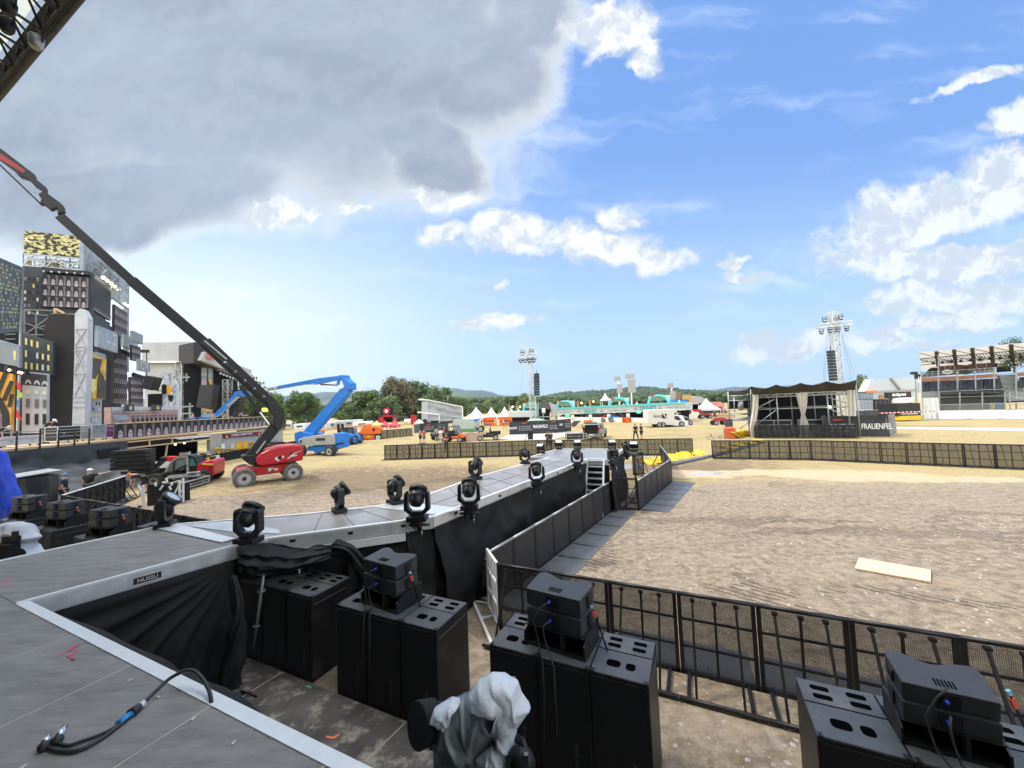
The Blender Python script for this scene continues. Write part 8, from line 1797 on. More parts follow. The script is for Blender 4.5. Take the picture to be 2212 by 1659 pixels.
for(x0,y0,x1,y1,m_,l_)in((530,965,600,1000,white,'white hull-shaped stand left of the red gantry'),(600,925,650,1030,red,'slim red gantry tower beside the trailer stage'),(420,940,560,955,slate,'dark flat roof right of the red framed booth')):
 f_=fy(104);t=thing('stall',(f_(*zT(x0,y1)).x,104,0),l_,'stall');q=mb(m_);q.prism([f_(*zT(*p))for p in((x0,y0),(x1,y0+3),(x1,y1),(x0,y1))],yN*1.5);q.build('body',parent=t);q=mb(steel);[q.beam(Vector((f_(*zT(x_,y1)).x,104.5,0)),f_(*zT(x_,y1))+yN*.5,.15)for x_ in(x0+5,x1-5)];q.build('leg',parent=t)
rn=random.Random(9)
for k_ in range(16):
 x_=590+k_*13.0;Y=rn.uniform(95,125);p=AY(x_*1.0,905,Y);w_=rn.uniform(2.5,6)
 t=thing('site_cabin',(p.x,Y,0),f'{("white", "pale grey", "off-white")[k_ % 3]} low site container roof behind the blue boom, {pos_word(k_, 16)}','container','low white containers behind the lifts');q=mb((white,gcov,whitecloth)[k_%3]);q.box((p.x,Y,.75),(w_,3,1.5),rn.uniform(-.2,.2));q.build('body',parent=t,bevel=.1);q=mb(slate);q.box((p.x,Y-1.6,.85),(w_*.5,.06,.4));q.build('window',parent=t)
YS=100;f_=plane(G(*zT(725,1030)),G(*zT(1165,1010)));t=thing('trailer_stage',G(*zT(940,1020)),'grey tarpaulin-sided mobile trailer stage in front of the big trees','stage')
tarp=mat('grey_tarp',(.30,.33,.35),.7,0,.15,.4,.5,1.2)
Cq=[f_(*zT(*p))for p in((785,752),(1162,832),(1165,975),(785,1010))];nq=nrm_of(Cq);q=mb(tarp);q.grid(lambda a,b:bil(Cq,a,1-b)+nq*(.25*noise.noise(Vector((a*6,b*5,2)))+.12*math.sin(b*18+a*5)),60,24);q.build('side_tarpaulin',parent=t)
q=mb(greyt);q.prism([f_(*zT(*p))for p in((720,780),(785,770),(785,1005),(720,1000))],-nq*3);q.build('end_wall',parent=t);q=mb(aluw);q.prism([f_(*zT(*p))+nq*.2 for p in((680,750),(730,745),(1165,828),(1165,838),(785,765),(685,762))],-nq*5);q.beam(f_(*zT(1163,832)),f_(*zT(1167,975)),.3);q.beam(f_(*zT(675,892)),f_(*zT(910,918)),.35);q.beam(f_(*zT(910,918)),f_(*zT(912,1010)),.25);q.build('roof',parent=t)
q=mb(blackmatte);q.prism([f_(*zT(*p))+nq*.4 for p in((735,970),(775,970),(775,1025),(735,1025))],nq*.1);q.prism([f_(*zT(*p))+nq*.4 for p in((820,985),(905,985),(905,1015),(820,1015))],nq*.1);q.build('opening',parent=t);q=mb(black);Cq2=[f_(*zT(*p))for p in((745,990),(1170,985),(1170,1015),(745,1030))];Cq2[2].z=Cq2[3].z=.2;q.prism(Cq2,-nq*3);q.build('platform',parent=t)
def banner(a,b,h0,h1,label,parts,wrinkle=.05,m=None):
 a=Vector(a);b=Vector(b);t=thing('banner',(a+b)/2,label,'banner');d=(b-a);n_=Vector((d.y,-d.x,0)).normalized();
 if n_.dot(-a)<0:n_=-n_
 an_=math.atan2(d.y,d.x);q=mb(m or mat('banner_black',(.026,.030,.036),.6,0,.5,.8,.3,4))
 q.grid(lambda u_,v_:a+d*u_+UP*lerp(h0,h1,v_)+n_*(noise.noise(Vector((u_*d.length*.8,v_*2,h1)))*wrinkle),40,8);q.build('cloth',parent=t)
 q=mb(steel);[q.beam(a+d*k_/4-n_*.15,a+d*k_/4-n_*.15+UP*h1,.06)for k_ in range(5)];q.build('frame',parent=t)
 for kind,u_,v_,s_,w_ in parts:
  p=a+d*u_+UP*lerp(h0,h1,v_)+n_*(wrinkle+.04)
  if kind=='t':text('lettering',w_,s_,p,an_,white,t,.004,bold=s_*.02,fit=(s_*.36*len(w_),s_*.8))
  if kind=='o':text('lettering',w_,s_,p,an_,mat('print_red_orange',(.75,.09,.03)),t,.004,bold=s_*.02,fit=(s_*3,s_*.7))
  if kind=='l':
   q=mb(mat('print_mid_grey',(.38,.40,.42),.7));rn2=random.Random(int(u_*100));u0=-w_/2
   for r_ in range(3):
    x_=u0
    while x_<w_/2:ww=rn2.uniform(.1,.3)*s_;q.box(p+d.normalized()*x_+UP*(.28-.28*r_)*s_+n_*.01,(ww,.012,.11*s_),an_);x_+=ww+.12*s_
   q.build('sponsor_marks',parent=t)
 return t
g1,g2_,g3=G(*zU(20,1142)),G(*zU(545,1120)),G(*zU(690,1100))
banner(g1,g2_,.05,1.85,'long black banner wall with white lettering in the middle distance, front face',[('t',.075,.5,.42,'RAUENFE'),('t',.64,.55,.58,'FRAUENFELD'),('o',.31,.86,.24,'MIGROS'),('l',.33,.45,.85,1.7),('o',.91,.86,.2,'MIGROS'),('l',.91,.45,.8,1.0)])
banner(g2_,g3,.05,1.85,'right return of the middle black banner wall with small white lettering',[('t',.22,.6,.42,'FRAUE'),('o',.7,.86,.2,'MIGROS'),('l',.7,.5,.85,1.2)])
g4,g5=G(*zT(700,1118)),G(*zT(1010,1112));banner(g4,g5,.05,1.6,'black sponsor banner in front of the trailer stage',[('o',.32,.84,.24,'MIGROS'),('l',.35,.45,.9,1.6),('l',.8,.5,.8,1.2)])
banner(G(*zT(640,1125)),G(*zT(700,1118)),.05,1.5,'short grey mesh banner left of the black sponsor banner',[],m=mat('banner_grey',(.12,.13,.14)))
rb0,rb1,rb2=G(*zW(-130,1350)),G(*zW(485,1352)),G(*zW(548,1322))
banner(rb0,rb1,.05,1.98,'large black banner reading FRAUENFELD at the foot of the scaffold tent',[('t',.815,.48,.66,'FRAUENFEL'),('o',.235,.80,.24,'MIGROS'),('l',.30,.42,1.1,1.7)],.07)
banner(rb1,rb2,.05,1.98,'narrow grey end of the FRAUENFELD banner wall',[('o',.3,.8,.3,'M'),('l',.5,.4,1.0,.7)],.05,mat('banner_grey2',(.20,.21,.23)))
q=mb(slate);f_=fy(G(*zU(740,1050)).y);q.prism([f_(*zU(*p))for p in((692,1020),(720,990),(800,985),(770,1010),(735,1050),(695,1052))],(0,.2,0));tag(q.build('collapsed_banner',loc=G(*zU(740,1052))),'collapsed dark banner slumped at the right end of the middle banner wall','banner')
#lighting towers
def tower(base_px,zz,Y,legw,top_y,x_top,label,arm,lamps,arr,guys):
 t=thing('lighting_tower',(AY(*zz(*base_px),Y).x,Y,0),label,'lighting tower');b=AY(*zz(*base_px),Y);b.z=0;tp=AY(*zz(x_top,top_y),Y);cx=(b.x+tp.x)/2;b=Vector((cx,Y,0));tp=Vector((cx,Y,tp.z))
 q=mb(alu);truss(q,b,tp,legw,legw,legw*.9,legw*.10,Vector((0,1,0)));q.build('mast',parent=t)
 a0=AY(*zz(*arm[0]),Y-legw);a1=AY(*zz(*arm[1]),Y-legw);q=mb(alu);truss(q,a0,a1,legw*.62,legw*.62,legw*.7,legw*.08);q.build('cross_arm',parent=t)
 q=mb(alu);c0=AY(*zz(*arm[2]),Y);c1=AY(*zz(*arm[3]),Y);truss(q,c0,c1,legw*.8,legw*.8,legw*.7,legw*.07,Vector((0,1,0))if abs((c1-c0).normalized().z)>.8 else UP);q.build('head_frame',parent=t)
 for p in lamps:
  c_=AY(*zz(*p),Y-legw);s_=legw*.52;q=mb(black);q.lathe([(s_*.4,-s_*.7),(s_*.62,-s_*.2),(s_*.62,s_*.3),(s_*.4,s_*.45)],c_,12);q.mt(lens);q.lathe([(s_*.5,-s_*.45),(s_*.6,-s_*.25),(s_*.6,s_*0)],c_-Vector((0,s_*.1,0)),12);lo=q.build('lamp',parent=t)
  q=mb(black);[q.beam(c_+Vector((x_*s_*.7,0,-s_*.2)),c_+Vector((x_*s_*.7,0,s_)),s_*.12)for x_ in(-1,1)];q.beam(c_+Vector((-s_*.7,0,s_)),c_+Vector((s_*.7,0,s_)),s_*.12);q.build('yoke',parent=lo)
 n=arr[4];q0=AY(*zz(arr[0],arr[1]),Y-legw*1.3);q1=AY(*zz(arr[2],arr[3]),Y-legw*1.3);d=(q1-q0)/n
 la_=thing('line_array',q0,f'hanging column of black speaker cabinets on the {arr[6]} lighting tower','loudspeaker','speaker columns on the lighting towers')
 for k_ in range(n):q=mb(blackplastic);c_=q0+d*(k_+.5);q.box(c_,(arr[5],arr[5]*.8,abs(d.z)*.86));q.build('cabinet',parent=la_)
 q=mb(dkst);q.beam(q0,q0+UP*abs(d.z)*1.5,.08);q.build('hoist',parent=la_)
 q=mb(steel);[q.beam(AY(*zz(*a),Y),AY(*zz(*c_),Y),.035)for a,c_ in guys];q.build('guy_wire',parent=t)
 return t
tower((278,985),zU,68,1.0,190,240,'left silver lattice lighting tower behind the catwalk platform with four lamps',[(105,288),(315,272),(178,215),(322,232)],[(140,335),(187,332),(235,328),(284,325),(158,250),(257,238)],(312,470,316,715,9,.92,'left'),[((185,370),(130,680)),((345,540),(378,700))])
tower((1790,900),zV,62,.95,80,1740,'right silver lattice lighting tower rising behind the scaffold tent',[(1578,218),(1918,180),(1728,75),(1732,230)],[(1620,275),(1707,262),(1788,255),(1875,245),(1652,155),(1815,130)],(1712,460,1740,765,10,.85,'right'),[((1680,270),(1632,760)),((1672,430),(1648,760)),((1820,300),(1950,720)),((1820,300),(1925,750))])
for(x0,y0,x1,y1,s_,l_)in((1192,515,1208,720,3.0,'slim pale mast with two stacked floodlights left of the taller one'),(1325,488,1348,820,4.5,'tallest slim mast with pale panels behind the drinks bar'),(1770,588,1780,780,3.0,'slim mast with a single floodlight above the largest arch')):
 a=AY(*zU(x1,y1),118);b=AY(*zU(x0,y0),118);t=thing('floodlight_mast',(a.x,118,0),l_,'mast');q=mb(white);q.beam(Vector((a.x,118,0)),Vector((b.x+.3,118,b.z)),.35);q.build('pole',parent=t)
 q=mb(mat('flood_grey',(.35,.34,.33)));q.box(b-UP*.4,(s_*.6,.5,1.4));q.build('floodlight',parent=t);q=mb(mat('flood_grey',(.35,.34,.33)));q.box(b+Vector((.5,0,-3.4)),(s_*.5,.6,2.6 if s_<4 else 4));q.build('panel',parent=t)
for(x0,y0,x1,y1,m_,l_,nm)in((1830,668,1882,752,mat('brick_tower',(.22,.13,.09)),'brown tower-like structure above the right end of the bar','tower'),(1805,755,1936,800,blue,'bright blue fabric panel right of the largest arch','canopy')):
 f_=fy(125);a_=f_(*zU(x0,y1));t=thing(nm+'_block',(a_.x,125,0),l_,nm);q=mb(m_);q.prism([f_(*zU(*p))for p in((x0,y0),(x1,y0+4),(x1,y1),(x0,y1))],yN*3);q.build('body',parent=t);q=mb(steel);[q.beam(Vector((f_(*zU(x_,y1)).x,126,0)),f_(*zU(x_,y1))+yN,.3)for x_ in(x0+5,x1-5)];q.build('leg',parent=t)
for(pts,m_,l_)in(([(135,955),(280,950),(275,990),(135,992)],blue,'blue draped canopy left of the orange post by the stalls'),([(315,935),(350,918),(400,918),(455,945),(455,990),(315,990)],mat('curved_roof',(.38,.36,.36)),'curved grey roof behind the right end of the bar'),([(285,905),(312,905),(315,990),(288,990)],mat('amber_post',(.5,.3,.08)),'orange-brown tower post by the blue canopy'),([(555,975),(610,975),(650,1010),(650,1030),(560,1030)],mat('pink_roof',(.6,.25,.25)),'pinkish roof right of the large stall tent')):
 f_=fy(105);t=thing('stall_roof',(f_(*zV(*pts[0])).x,105,0),l_,'stall');q=mb(m_);q.prism([f_(*zV(*p))for p in pts],yN*4);q.build('roof',parent=t);q=mb(slate);lo=min(p.z for p in[f_(*zV(*p))for p in pts]);xs=[f_(*zV(*p)).x for p in pts];q.box(((min(xs)+max(xs))/2,107,lo/2),((max(xs)-min(xs))*.9,2,lo));q.build('stall_body',parent=t)
f_=fy(82);t=thing('beer_stall',G(*zV(480,1140)),'dark stall counters under the large white stall tent','stall');q=mb(black);q.prism([f_(*zV(*p))for p in((395,1070),(525,1065),(525,1145),(395,1150))],yN*3);q.mt(red);q.prism([f_(*zV(*p))-yN*.1 for p in((330,1050),(415,1050),(415,1075),(330,1075))],yN*.2);q.build('counter',parent=t)
t=thing('bar_end_cabin',G(*zV(330,1150)),'white open cabin at the right end of the drinks bar','cabin');q=mb(white);q.prism([f_(*zV(*p))for p in((315,1000),(385,998),(395,1155),(318,1150))],yN*.3);q.mt(barw);q.prism([f_(*zV(*p))for p in((0,1000),(380,990),(382,1058),(0,1062))],yN*.3);q.mt(white);q.prism([f_(*zV(*p))for p in((180,1105),(320,1105),(320,1150),(180,1148))],yN*.4);q.mt(blackmatte);q.prism([f_(*zV(*p))+yN for p in((0,1060),(315,1058),(318,1150),(0,1150))],yN*.1);q.build('body',parent=t)
text('lettering','www. bier. brauwerk.ch',.5,f_(*zV(165,1030))-yN*.05,0,sgm,t,.01,fit=(4.2,.32))
t=thing('bench_row',G(*zV(600,1130)),'pale timber benches and tables right of the beer stall','bench');q=mb(wood)
for k_ in range(3):q.box(G(*zV(600+20*k_,1128+6*k_))+UP*.75,(5,.6,.06));q.box(G(*zV(600+20*k_,1128+6*k_))+UP*.37,(4.5,.08,.7))
q.build('table_top',parent=t)
rn=random.Random(21);cols=[(.7,.7,.7),(.05,.05,.06),(.5,.1,.08),(.15,.2,.3),(.6,.5,.4),(.75,.75,.72)];cn=['white','black','red','blue','tan','cream']
spots=[(1375,1040),(1400,1045),(1440,1040),(1480,1030),(1520,1045),(1580,1040),(1612,1070),(1640,1060),(1600,1020),(1350,1030)]
for k_,(x_,y_)in enumerate(spots):ci=k_%6;person(ft(zT(x_,y_)),rn.random()*6,f'distant person in a {cn[ci]} top before the white pointed tents, {pos_word(k_, 10, "left", "right")}',top=cols[ci],bottom=cols[(k_+2)%6],pose=('stand','walk','cross')[k_%3],group='distant people before the white tents')
for k_,(x_,y_)in enumerate(((600,1118),(625,1120),(650,1118),(668,1115))):ci=(k_+1)%6;person(ft(zV(x_,y_)),rn.random()*6,f'distant person in a {cn[ci]} top at the stall benches',top=cols[ci],pose='stand',group='distant people at the benches')
for k_ in range(2):p=G(*zT(1468+170*k_,1040));q=mb(orange);q.box(p+UP*.9,(2.6,1.5,1.8));q.mt(blackmatte);q.box(p+Vector((0,-.76,1.0)),(2.2,.03,.15));tag(q.build('orange_box',loc=p),('left','right')[k_]+' orange container box among the people by the white tents','box')
#scaffold tent (right)
sa_,sb=G(*zV(900,1330))+Vector((0,0,0)),G(*zV(1960,1345));Ysc=39;fs=plane((24.0,39.6),(33.6,34.8));sD=Vector((9.6,-4.8,0)).normalized();sN=Vector((4.8,9.6,0)).normalized()
t=thing('scaffold_tent',(28,38,0),'scaffold-built control tent with a dark sagging roof and tied white curtains','tent')
drk=mat('dark_roof_cloth',(.045,.040,.034),.8,0,.3,.8,.3,4);RT=[zV(903,822),zV(1145,805),zV(1385,788),zV(1640,772),zV(1935,758)];RBt=[zV(925,905),zV(1150,895),zV(1400,880),zV(1650,870),zV(1955,860)]
q=mb(drk)
def rooff(a,b):
 k_=min(int(a*4),3);f2=a*4-k_;tp=fs(*RT[k_]).lerp(fs(*RT[k_+1]),f2);bt_=fs(*RBt[k_]).lerp(fs(*RBt[k_+1]),f2);sag=-.30*math.sin(PI*f2)
 p=bt_.lerp(tp,b);p.z+=sag*b;return p-sN*(1.1*b)
q.grid(rooff,48,8);q.grid(lambda a,b:rooff(a,1)+sN*7*b-UP*(.3*b),48,6);q.build('roof_cloth',parent=t)
q=mb(steel)
for x_,yt in((925,850),(1160,840),(1405,830),(1665,800),(1870,800),(1960,760)):
 a=fs(*zV(x_,yt));q.tube([Vector((a.x,a.y,.05)),a],.06,6);q.tube([Vector((a.x,a.y,.05))+sN*5,a+sN*5],.06,6)
for dep in(0,5):
 for y_l,y_r in((912,862),(938,890),(1052,1025)):
  q.tube([fs(*zV(925,y_l))+sN*dep,fs(*zV(1960,y_r))+sN*dep],.05,6)
 for k_ in range(16):
  x_=985+k_*58;yu=912-(x_-925)*.048;yl=940-(x_-925)*.046;a=fs(*zV(x_,yu if k_%2 else yl))+sN*dep;b=fs(*zV(x_+58,yl if k_%2 else yu))+sN*dep;q.tube([a,b],.04,5)
for a,b in(((980,1035),(1145,950)),((975,1200),(1160,1060)),((1690,930),(1870,990)),((1700,1040),(1850,1118))):q.tube([fs(*zV(*a)),fs(*zV(*b))],.05,6)
q.build('scaffold_tubes',parent=t)
q=mb(blackmatte);a=fs(*zV(930,905));b=fs(*zV(1955,865));q.prism([Vector((a.x,a.y,0))+sN*6,Vector((b.x,b.y,0))+sN*6,b+sN*6,a+sN*6],sN*.1);q.prism([Vector((a.x,a.y,0)),Vector((a.x,a.y,0))+sN*6,a+sN*6,a],-sD*.1);q.build('back_wall',parent=t)
q=mb(mat('site_floor',(.10,.10,.10)));q.prism([Vector((a.x,a.y,.35))+sN*.3,Vector((b.x,b.y,.35))+sN*.3,Vector((b.x,b.y,.35))+sN*6,Vector((a.x,a.y,.35))+sN*6],(0,0,-.2));q.build('floor',parent=t)
cream=mat('cream_curtain',(.58,.55,.50),.85,0,.1,3)
def curtain(pts_l,pts_r,label,fold=7,o=-.15):
 q=mb(cream);n=len(pts_l)-1
 def f(u_,v_):
  k_=min(int(v_*n),n-1);t_=v_*n-k_;l_=fs(*zV(*pts_l[k_])).lerp(fs(*zV(*pts_l[k_+1])),t_);r_=fs(*zV(*pts_r[k_])).lerp(fs(*zV(*pts_r[k_+1])),t_)
  return l_.lerp(r_,u_)+sN*(o+.10*math.sin(u_*fold*2.2+v_*1.5)+.04*noise.noise(Vector((u_*6,v_*5,1))))
 q.grid(f,30,30);tag(q.build('curtain',loc=fs(*zV(*pts_l[-1]))),label,'curtain','white curtains of the scaffold tent')
curtain([(925,905),(918,1040),(905,1150),(895,1230),(915,1330)],[(988,902),(985,1040),(970,1150),(945,1230),(940,1330)],'left cream curtain of the scaffold tent, gathered at an angle')
curtain([(1358,890),(1385,1000),(1412,1105),(1405,1180),(1408,1260),(1390,1340)],[(1475,880),(1470,1000),(1448,1105),(1480,1180),(1500,1260),(1535,1340)],'middle cream curtain tied at its waist',8)
curtain([(1870,858),(1872,960),(1880,1060),(1885,1118)],[(1955,855),(1960,960),(1965,1060),(1968,1118)],'right cream curtain hanging straight by the banner',6)
for k_,(x_,y_,w_)in enumerate(((1080,1175,1.5),(1260,1170,1.5),(1600,1190,2.6))):
 a=fs(*zV(x_,y_))+sN*2.2;case(Vector((a.x,a.y,.38)),(w_,.8,1.15),-.46,('left','middle','long right')[k_]+' black flight case inside the scaffold tent','flight cases in the scaffold tent')
person(Vector((*(fs(*zV(1730,1200))+sN*3).xy,.36)),2.6,'dim person inside the scaffold tent at the right',top=(.2,.12,.08),pose='reach')
q=mb(mat('warm_lamp',(1,.85,.5),.5,emit=6));q.ball(fs(*zV(1700,1026))-sN*.1,.10,8);tag(q.build('work_lamp',loc=fs(*zV(1700,1026))),'small lit yellow lamp clipped to the tube of the scaffold tent','lamp')
t=thing('annex_awning',fs(*zV(790,1330)),'small scaffold annex with a short black awning left of the scaffold tent','tent');fs2=plane((21.5,42),(25.4,40))
q=mb(drk);Ca=[fs2(*zV(*p))for p in((655,862),(890,845),(905,885),(680,915))];q.grid(lambda u_,v_:bil(Ca,u_,v_)-UP*.15*math.sin(PI*u_),16,4);q.grid(lambda u_,v_:bil(Ca,u_,0)+sN*3*v_-UP*.15*math.sin(PI*u_),16,4);q.build('awning',parent=t)
q=mb(steel);
for a,b in(((680,870),(695,1160)),((740,930),(745,1080)),((908,850),(915,1080)),((683,918),(905,910)),((688,965),(908,958)),((690,1060),(910,1050)),((690,1110),(910,1100)),((700,1160),(905,1130)),((690,1085),(900,1095)),((800,1250),(905,1160))):q.tube([fs2(*zV(*a)),fs2(*zV(*b))],.055,6)
q.build('scaffold_tubes',parent=t);q=mb(blackmatte);q.prism([fs2(*zV(*p))+sN*2.5 for p in((690,960),(905,955),(905,1050),(690,1055))],sN*.1);q.build('back_cloth',parent=t)
q=mb(mat('pale_table',(.42,.45,.47)));q.prism([fs2(*zV(*p))+sN*.3 for p in((705,1148),(905,1130),(900,1165),(712,1170))],sN*1.5);q.build('table',parent=t);q=mb(slate);q.prism([fs2(*zV(*p))-sN*.1 for p in((655,1150),(720,1150),(730,1200),(715,1290),(660,1330),(650,1240))],sN*.5);q.build('side_cloth',parent=t)
q=mb(grey_nylon);inflate(q,fs2,[zV(*p)for p in((782,975),(830,968),(842,1000),(830,1060),(790,1065),(778,1020))],.25,-sN,4,6,.06,None,3,4);tag(q.build('covered_lamp',loc=fs2(*zV(810,1060))),'small lamp wrapped in a dark rain cover on the scaffold annex','lamp')
t=thing('wheelie_bin',G(*zV(705,1345)),'orange-red wheeled bin standing at the corner of the scaffold annex','bin');p=G(*zV(705,1345));q=mb(mat('bin_red',(.50,.10,.03),.5));q.prism([p+Vector(v_)for v_ in((-.38,-.3,0),(.34,-.3,0),(.42,-.3,.95),(-.46,-.3,.95))],(0,.7,0));q.build('body',parent=t,bevel=.03);q=mb(mat('bin_red',(.5,.1,.03)));q.prism([p+Vector(v_)for v_ in((-.5,-.35,.97),(.46,-.35,.97),(.4,.4,1.12),(-.44,.4,1.12))],(0,0,.04));q.build('lid',parent=t)
t=thing('bicycle',G(*zV(590,1345)),'dark bicycle lying on the grass left of the red bin','bicycle');p=G(*zV(590,1348))
for x_ in(-.9,.25):q=mb(rubber);ring=[p+Vector((x_+math.cos(a)*.33,math.sin(a)*.25-.05,.12+math.sin(a)*.14))for a in[2*PI*k_/16 for k_ in range(17)]];q.tube(ring,.02,5,False);q.build('wheel',parent=t)
q=mb(steel);[q.tube([p+Vector(a),p+Vector(b)],.022,5)for a,b in(((-.9,-.05,.12),(-.6,.1,.3)),((-.6,.1,.3),(-.1,.05,.25)),((-.1,.05,.25),(.25,-.05,.12)),((-.45,-.1,.12),(-.6,.1,.3)),((-.45,-.1,.12),(-.1,.05,.25)),((.25,-.05,.12),(-.45,-.1,.12)))];q.build('frame',parent=t);q=mb(black);q.tube([p+Vector((-.75,0,.3)),p+Vector((-.8,.05,.55))],.04,6);q.build('handlebar',parent=t)
run(bf,(24.0,38.7),(31.2,35.3),'open barriers before the scaffold tent',lambda k_,n:f'dark barrier section in front of the scaffold tent, {pos_word(k_, n)}')
#right side: clear-roofed tent, shop, grandstand
t=thing('clear_roof_tent',AY(*zW(450,1000),75),'large pale tent with a glassy white gabled roof between the scaffold tent and the grandstand','tent');f_=fy(78);q=mb(mat('pale_roof_film',(.52,.56,.60),.4));q.prism([f_(*zW(*p))for p in((200,930),(260,818),(735,790),(745,910))],yN*.4);q.prism([f_(*zW(*p))for p in((195,930),(250,815),(315,930))],-yN*1.5);q.prism([f_(*zW(*p))for p in((320,925),(745,905),(745,1000),(330,1000))],yN*.3);q.build('roof',parent=t)
q=mb(steel);q.beam(f_(*zW(485,800))-yN*.2,f_(*zW(575,910))-yN*.2,.35);q.beam(f_(*zW(320,930))-yN*.2,f_(*zW(745,908))-yN*.2,.25);q.build('rib',parent=t)
q=mb(mat('flame_orange',(.85,.25,.05),.5));q.prism([f_(*zW(*p))-yN*2 for p in((190,925),(270,920),(290,938),(195,942))],yN*.5);q.build('orange_edge',parent=t)
pq=mat('poster_brown',(.35,.18,.10),.7,0,.5,1);q=mb(pq);q.prism([f_(*zW(*p))-yN*.2 for p in((385,960),(430,955),(490,938),(498,990),(380,995))],yN*.1);q.build('printed_figure',parent=t)
for k_,(x0,y0,x1,y1,m_,l_)in enumerate(((200,940,325,1005,mat('container_blue',(.14,.2,.27)),'blue-grey container deck with windows'),(330,1000,500,1105,blackmatte,'dark open front beneath the pale tent'),(200,1010,325,1110,mat('pale_shop',(.35,.38,.42)),'pale shop front below the container deck'))):
 f2=fy(74);t=thing('shop_unit',(f2(*zW(x0,y1)).x,74,0),l_+' right of the scaffold tent','shop');q=mb(m_);q.prism([f2(*zW(*p))for p in((x0,y0),(x1,y0),(x1,y1),(x0,y1))],yN*2);q.build('body',parent=t);q=mb(pbl2 if k_!=1 else slate);[q.prism([f2(*zW(x0+(x1-x0)*u_,y0+12))-yN*.03,f2(*zW(x0+(x1-x0)*(u_+.15),y0+12))-yN*.03,f2(*zW(x0+(x1-x0)*(u_+.15),y1-15))-yN*.03,f2(*zW(x0+(x1-x0)*u_,y1-15))-yN*.03],yN*.02)for u_ in(.08,.3,.55,.78)];q.build('window',parent=t)
f2=fy(52);t=thing('shop_booth',(f2(*zW(650,1190)).x,52,0),'black shop booth with a white lettered sign beside the grandstand','shop');q=mb(black);Cb=[(555,1040),(765,1035),(772,1155),(560,1160)];q.prism([f2(*zW(*p))for p in Cb],yN*3);q.prism([f2(*zW(*p))+yN for p in((535,935),(750,925),(765,1035),(540,985))],yN*.6);q.build('body',parent=t)
q=mb(white);q.prism([f2(*zW(*p))-yN*.02 for p in((575,990),(700,982),(700,1030),(580,1035))],yN*1);q.build('canopy',parent=t)
text('lettering','snipes',3.0,f2(*zW(632,958))+yN*.9,-.02,white,t,.02,bold=.06,fit=(1.85,.58));q=mb(red);q.box(f2(*zW(703,944))+yN*.9,(.2,.05,.2));q.build('red_mark',parent=t)
text('lettering','I am upcycled',1.15,f2(*zW(662,1136))-yN*.06,-.02,white,t,.01,bold=.02,fit=(2.2,.3))
yb_=[f2(*zW(*p))for p in((565,1158),(775,1150),(778,1192),(568,1198))];q=mb(yellow);q.prism([p-yN*.05 for p in yb_],yN*2.9);q.build('yellow_base',parent=t)
q=mb(slate);p_=G(*zW(310,1150));q.prism([fy(50)(*zW(*p))for p in((240,1105),(370,1102),(372,1150),(243,1155))],yN*2);q.mt(pbl);q.prism([fy(50)(*zW(*p))for p in((236,1100),(374,1098),(374,1106),(236,1110))],yN*2.1);tag(q.build('cool_box',loc=fy(50)(*zW(305,1150))),'blue-grey chest with a pale lid above the FRAUENFELD banner','chest')
q=mb(white);a=fy(49)(*zW(380,1130));b=fy(49)(*zW(920,1110));q.beam(a,b,.05,.12);q.mt(red);[q.beam(a.lerp(b,k_/14),a.lerp(b,(k_+.5)/14),.06,.13)for k_ in range(0,14)];tag(q.build('barrier_tape',loc=a),'red and white barrier tape strung in front of the shop booth','tape')
hA,hB=Vector((57.9,54.8,0)),Vector((66.0,47.6,0));hD=(hB-hA).normalized();hNn=Vector((-hD.y,hD.x,0));
if hNn.y<0:hNn=-hNn
fG=plane(hA,hB);gs=thing('grandstand',(62,52,0),'tall temporary grandstand with black seats, orange band and a pale roof at the right edge','grandstand')
def GP(x,y,dep):return plane(hA+hNn*dep,hB+hNn*dep)(*zW(x,y))
gan=math.atan2(hD.y,hD.x)
def gpl(pts,dep,m,name,th=.08):
 q=mb(m);q.prism([GP(x,y,dep)for x,y in pts],hNn*th);return q.build(name,parent=gs)
FR,SE,OR,UD,BK_=0.0,1.0,4.2,4.6,7.2
q=mb(steel)
for x_,y0,y1 in((775,740,985),(935,560,1100),(1112,740,930),(1280,735,925),(1455,700,930),(1660,690,1180)):
 q.beam(GP(x_,y0,SE),GP(x_+4,y1,SE),.10)
q.build('frame_post',parent=gs)
gpl([(775,842),(1480,795),(1482,762),(775,802)],OR,mat('orange_board',(.42,.2,.12),.7),'orange_band');gpl([(1660,788),(2300,748),(2300,716),(1660,752)],OR,mat('orange_board',(.42,.2,.12),.7),'orange_band')
gpl([(860,705),(1440,672),(1470,735),(775,800)],BK_,mat('dark_upper_wall',(.05,.045,.04),.8),'upper_back')
gpl([(1480,700),(1600,690),(1620,740),(1480,750)],BK_,blackmatte,'stair_opening')
rn=random.Random(2)
for x_,y_,w_,h_,m_ in((885,722,45,34,black),(972,690,42,20,0),(972,715,42,20,0),(1112,682,40,18,0),(1112,708,42,20,0),(1180,700,60,34,1),(1258,668,42,16,0),(1258,695,42,16,0),(1410,660,50,24,0),(1410,690,50,24,0),(1470,682,40,36,black),(1530,680,70,34,0)):
 gpl([(x_-w_/2,y_-h_/2),(x_+w_/2,y_-h_/2-2),(x_+w_/2,y_+h_/2),(x_-w_/2,y_+h_/2+2)],BK_-.3,m_ if m_ not in(0,1)else(mat('tan_board',(.50,.42,.30)),mat('brown_board',(.12,.06,.04)))[m_],'small_board')
q=mb(steel)
for(xa,ya2,xb,yb2)in((775,750,1470,705),(775,790,1470,750),(775,770,1470,728),(1650,692,2300,650)):q.beam(GP(xa,ya2,OR-.05),GP(xb,yb2,OR-.05),.06)
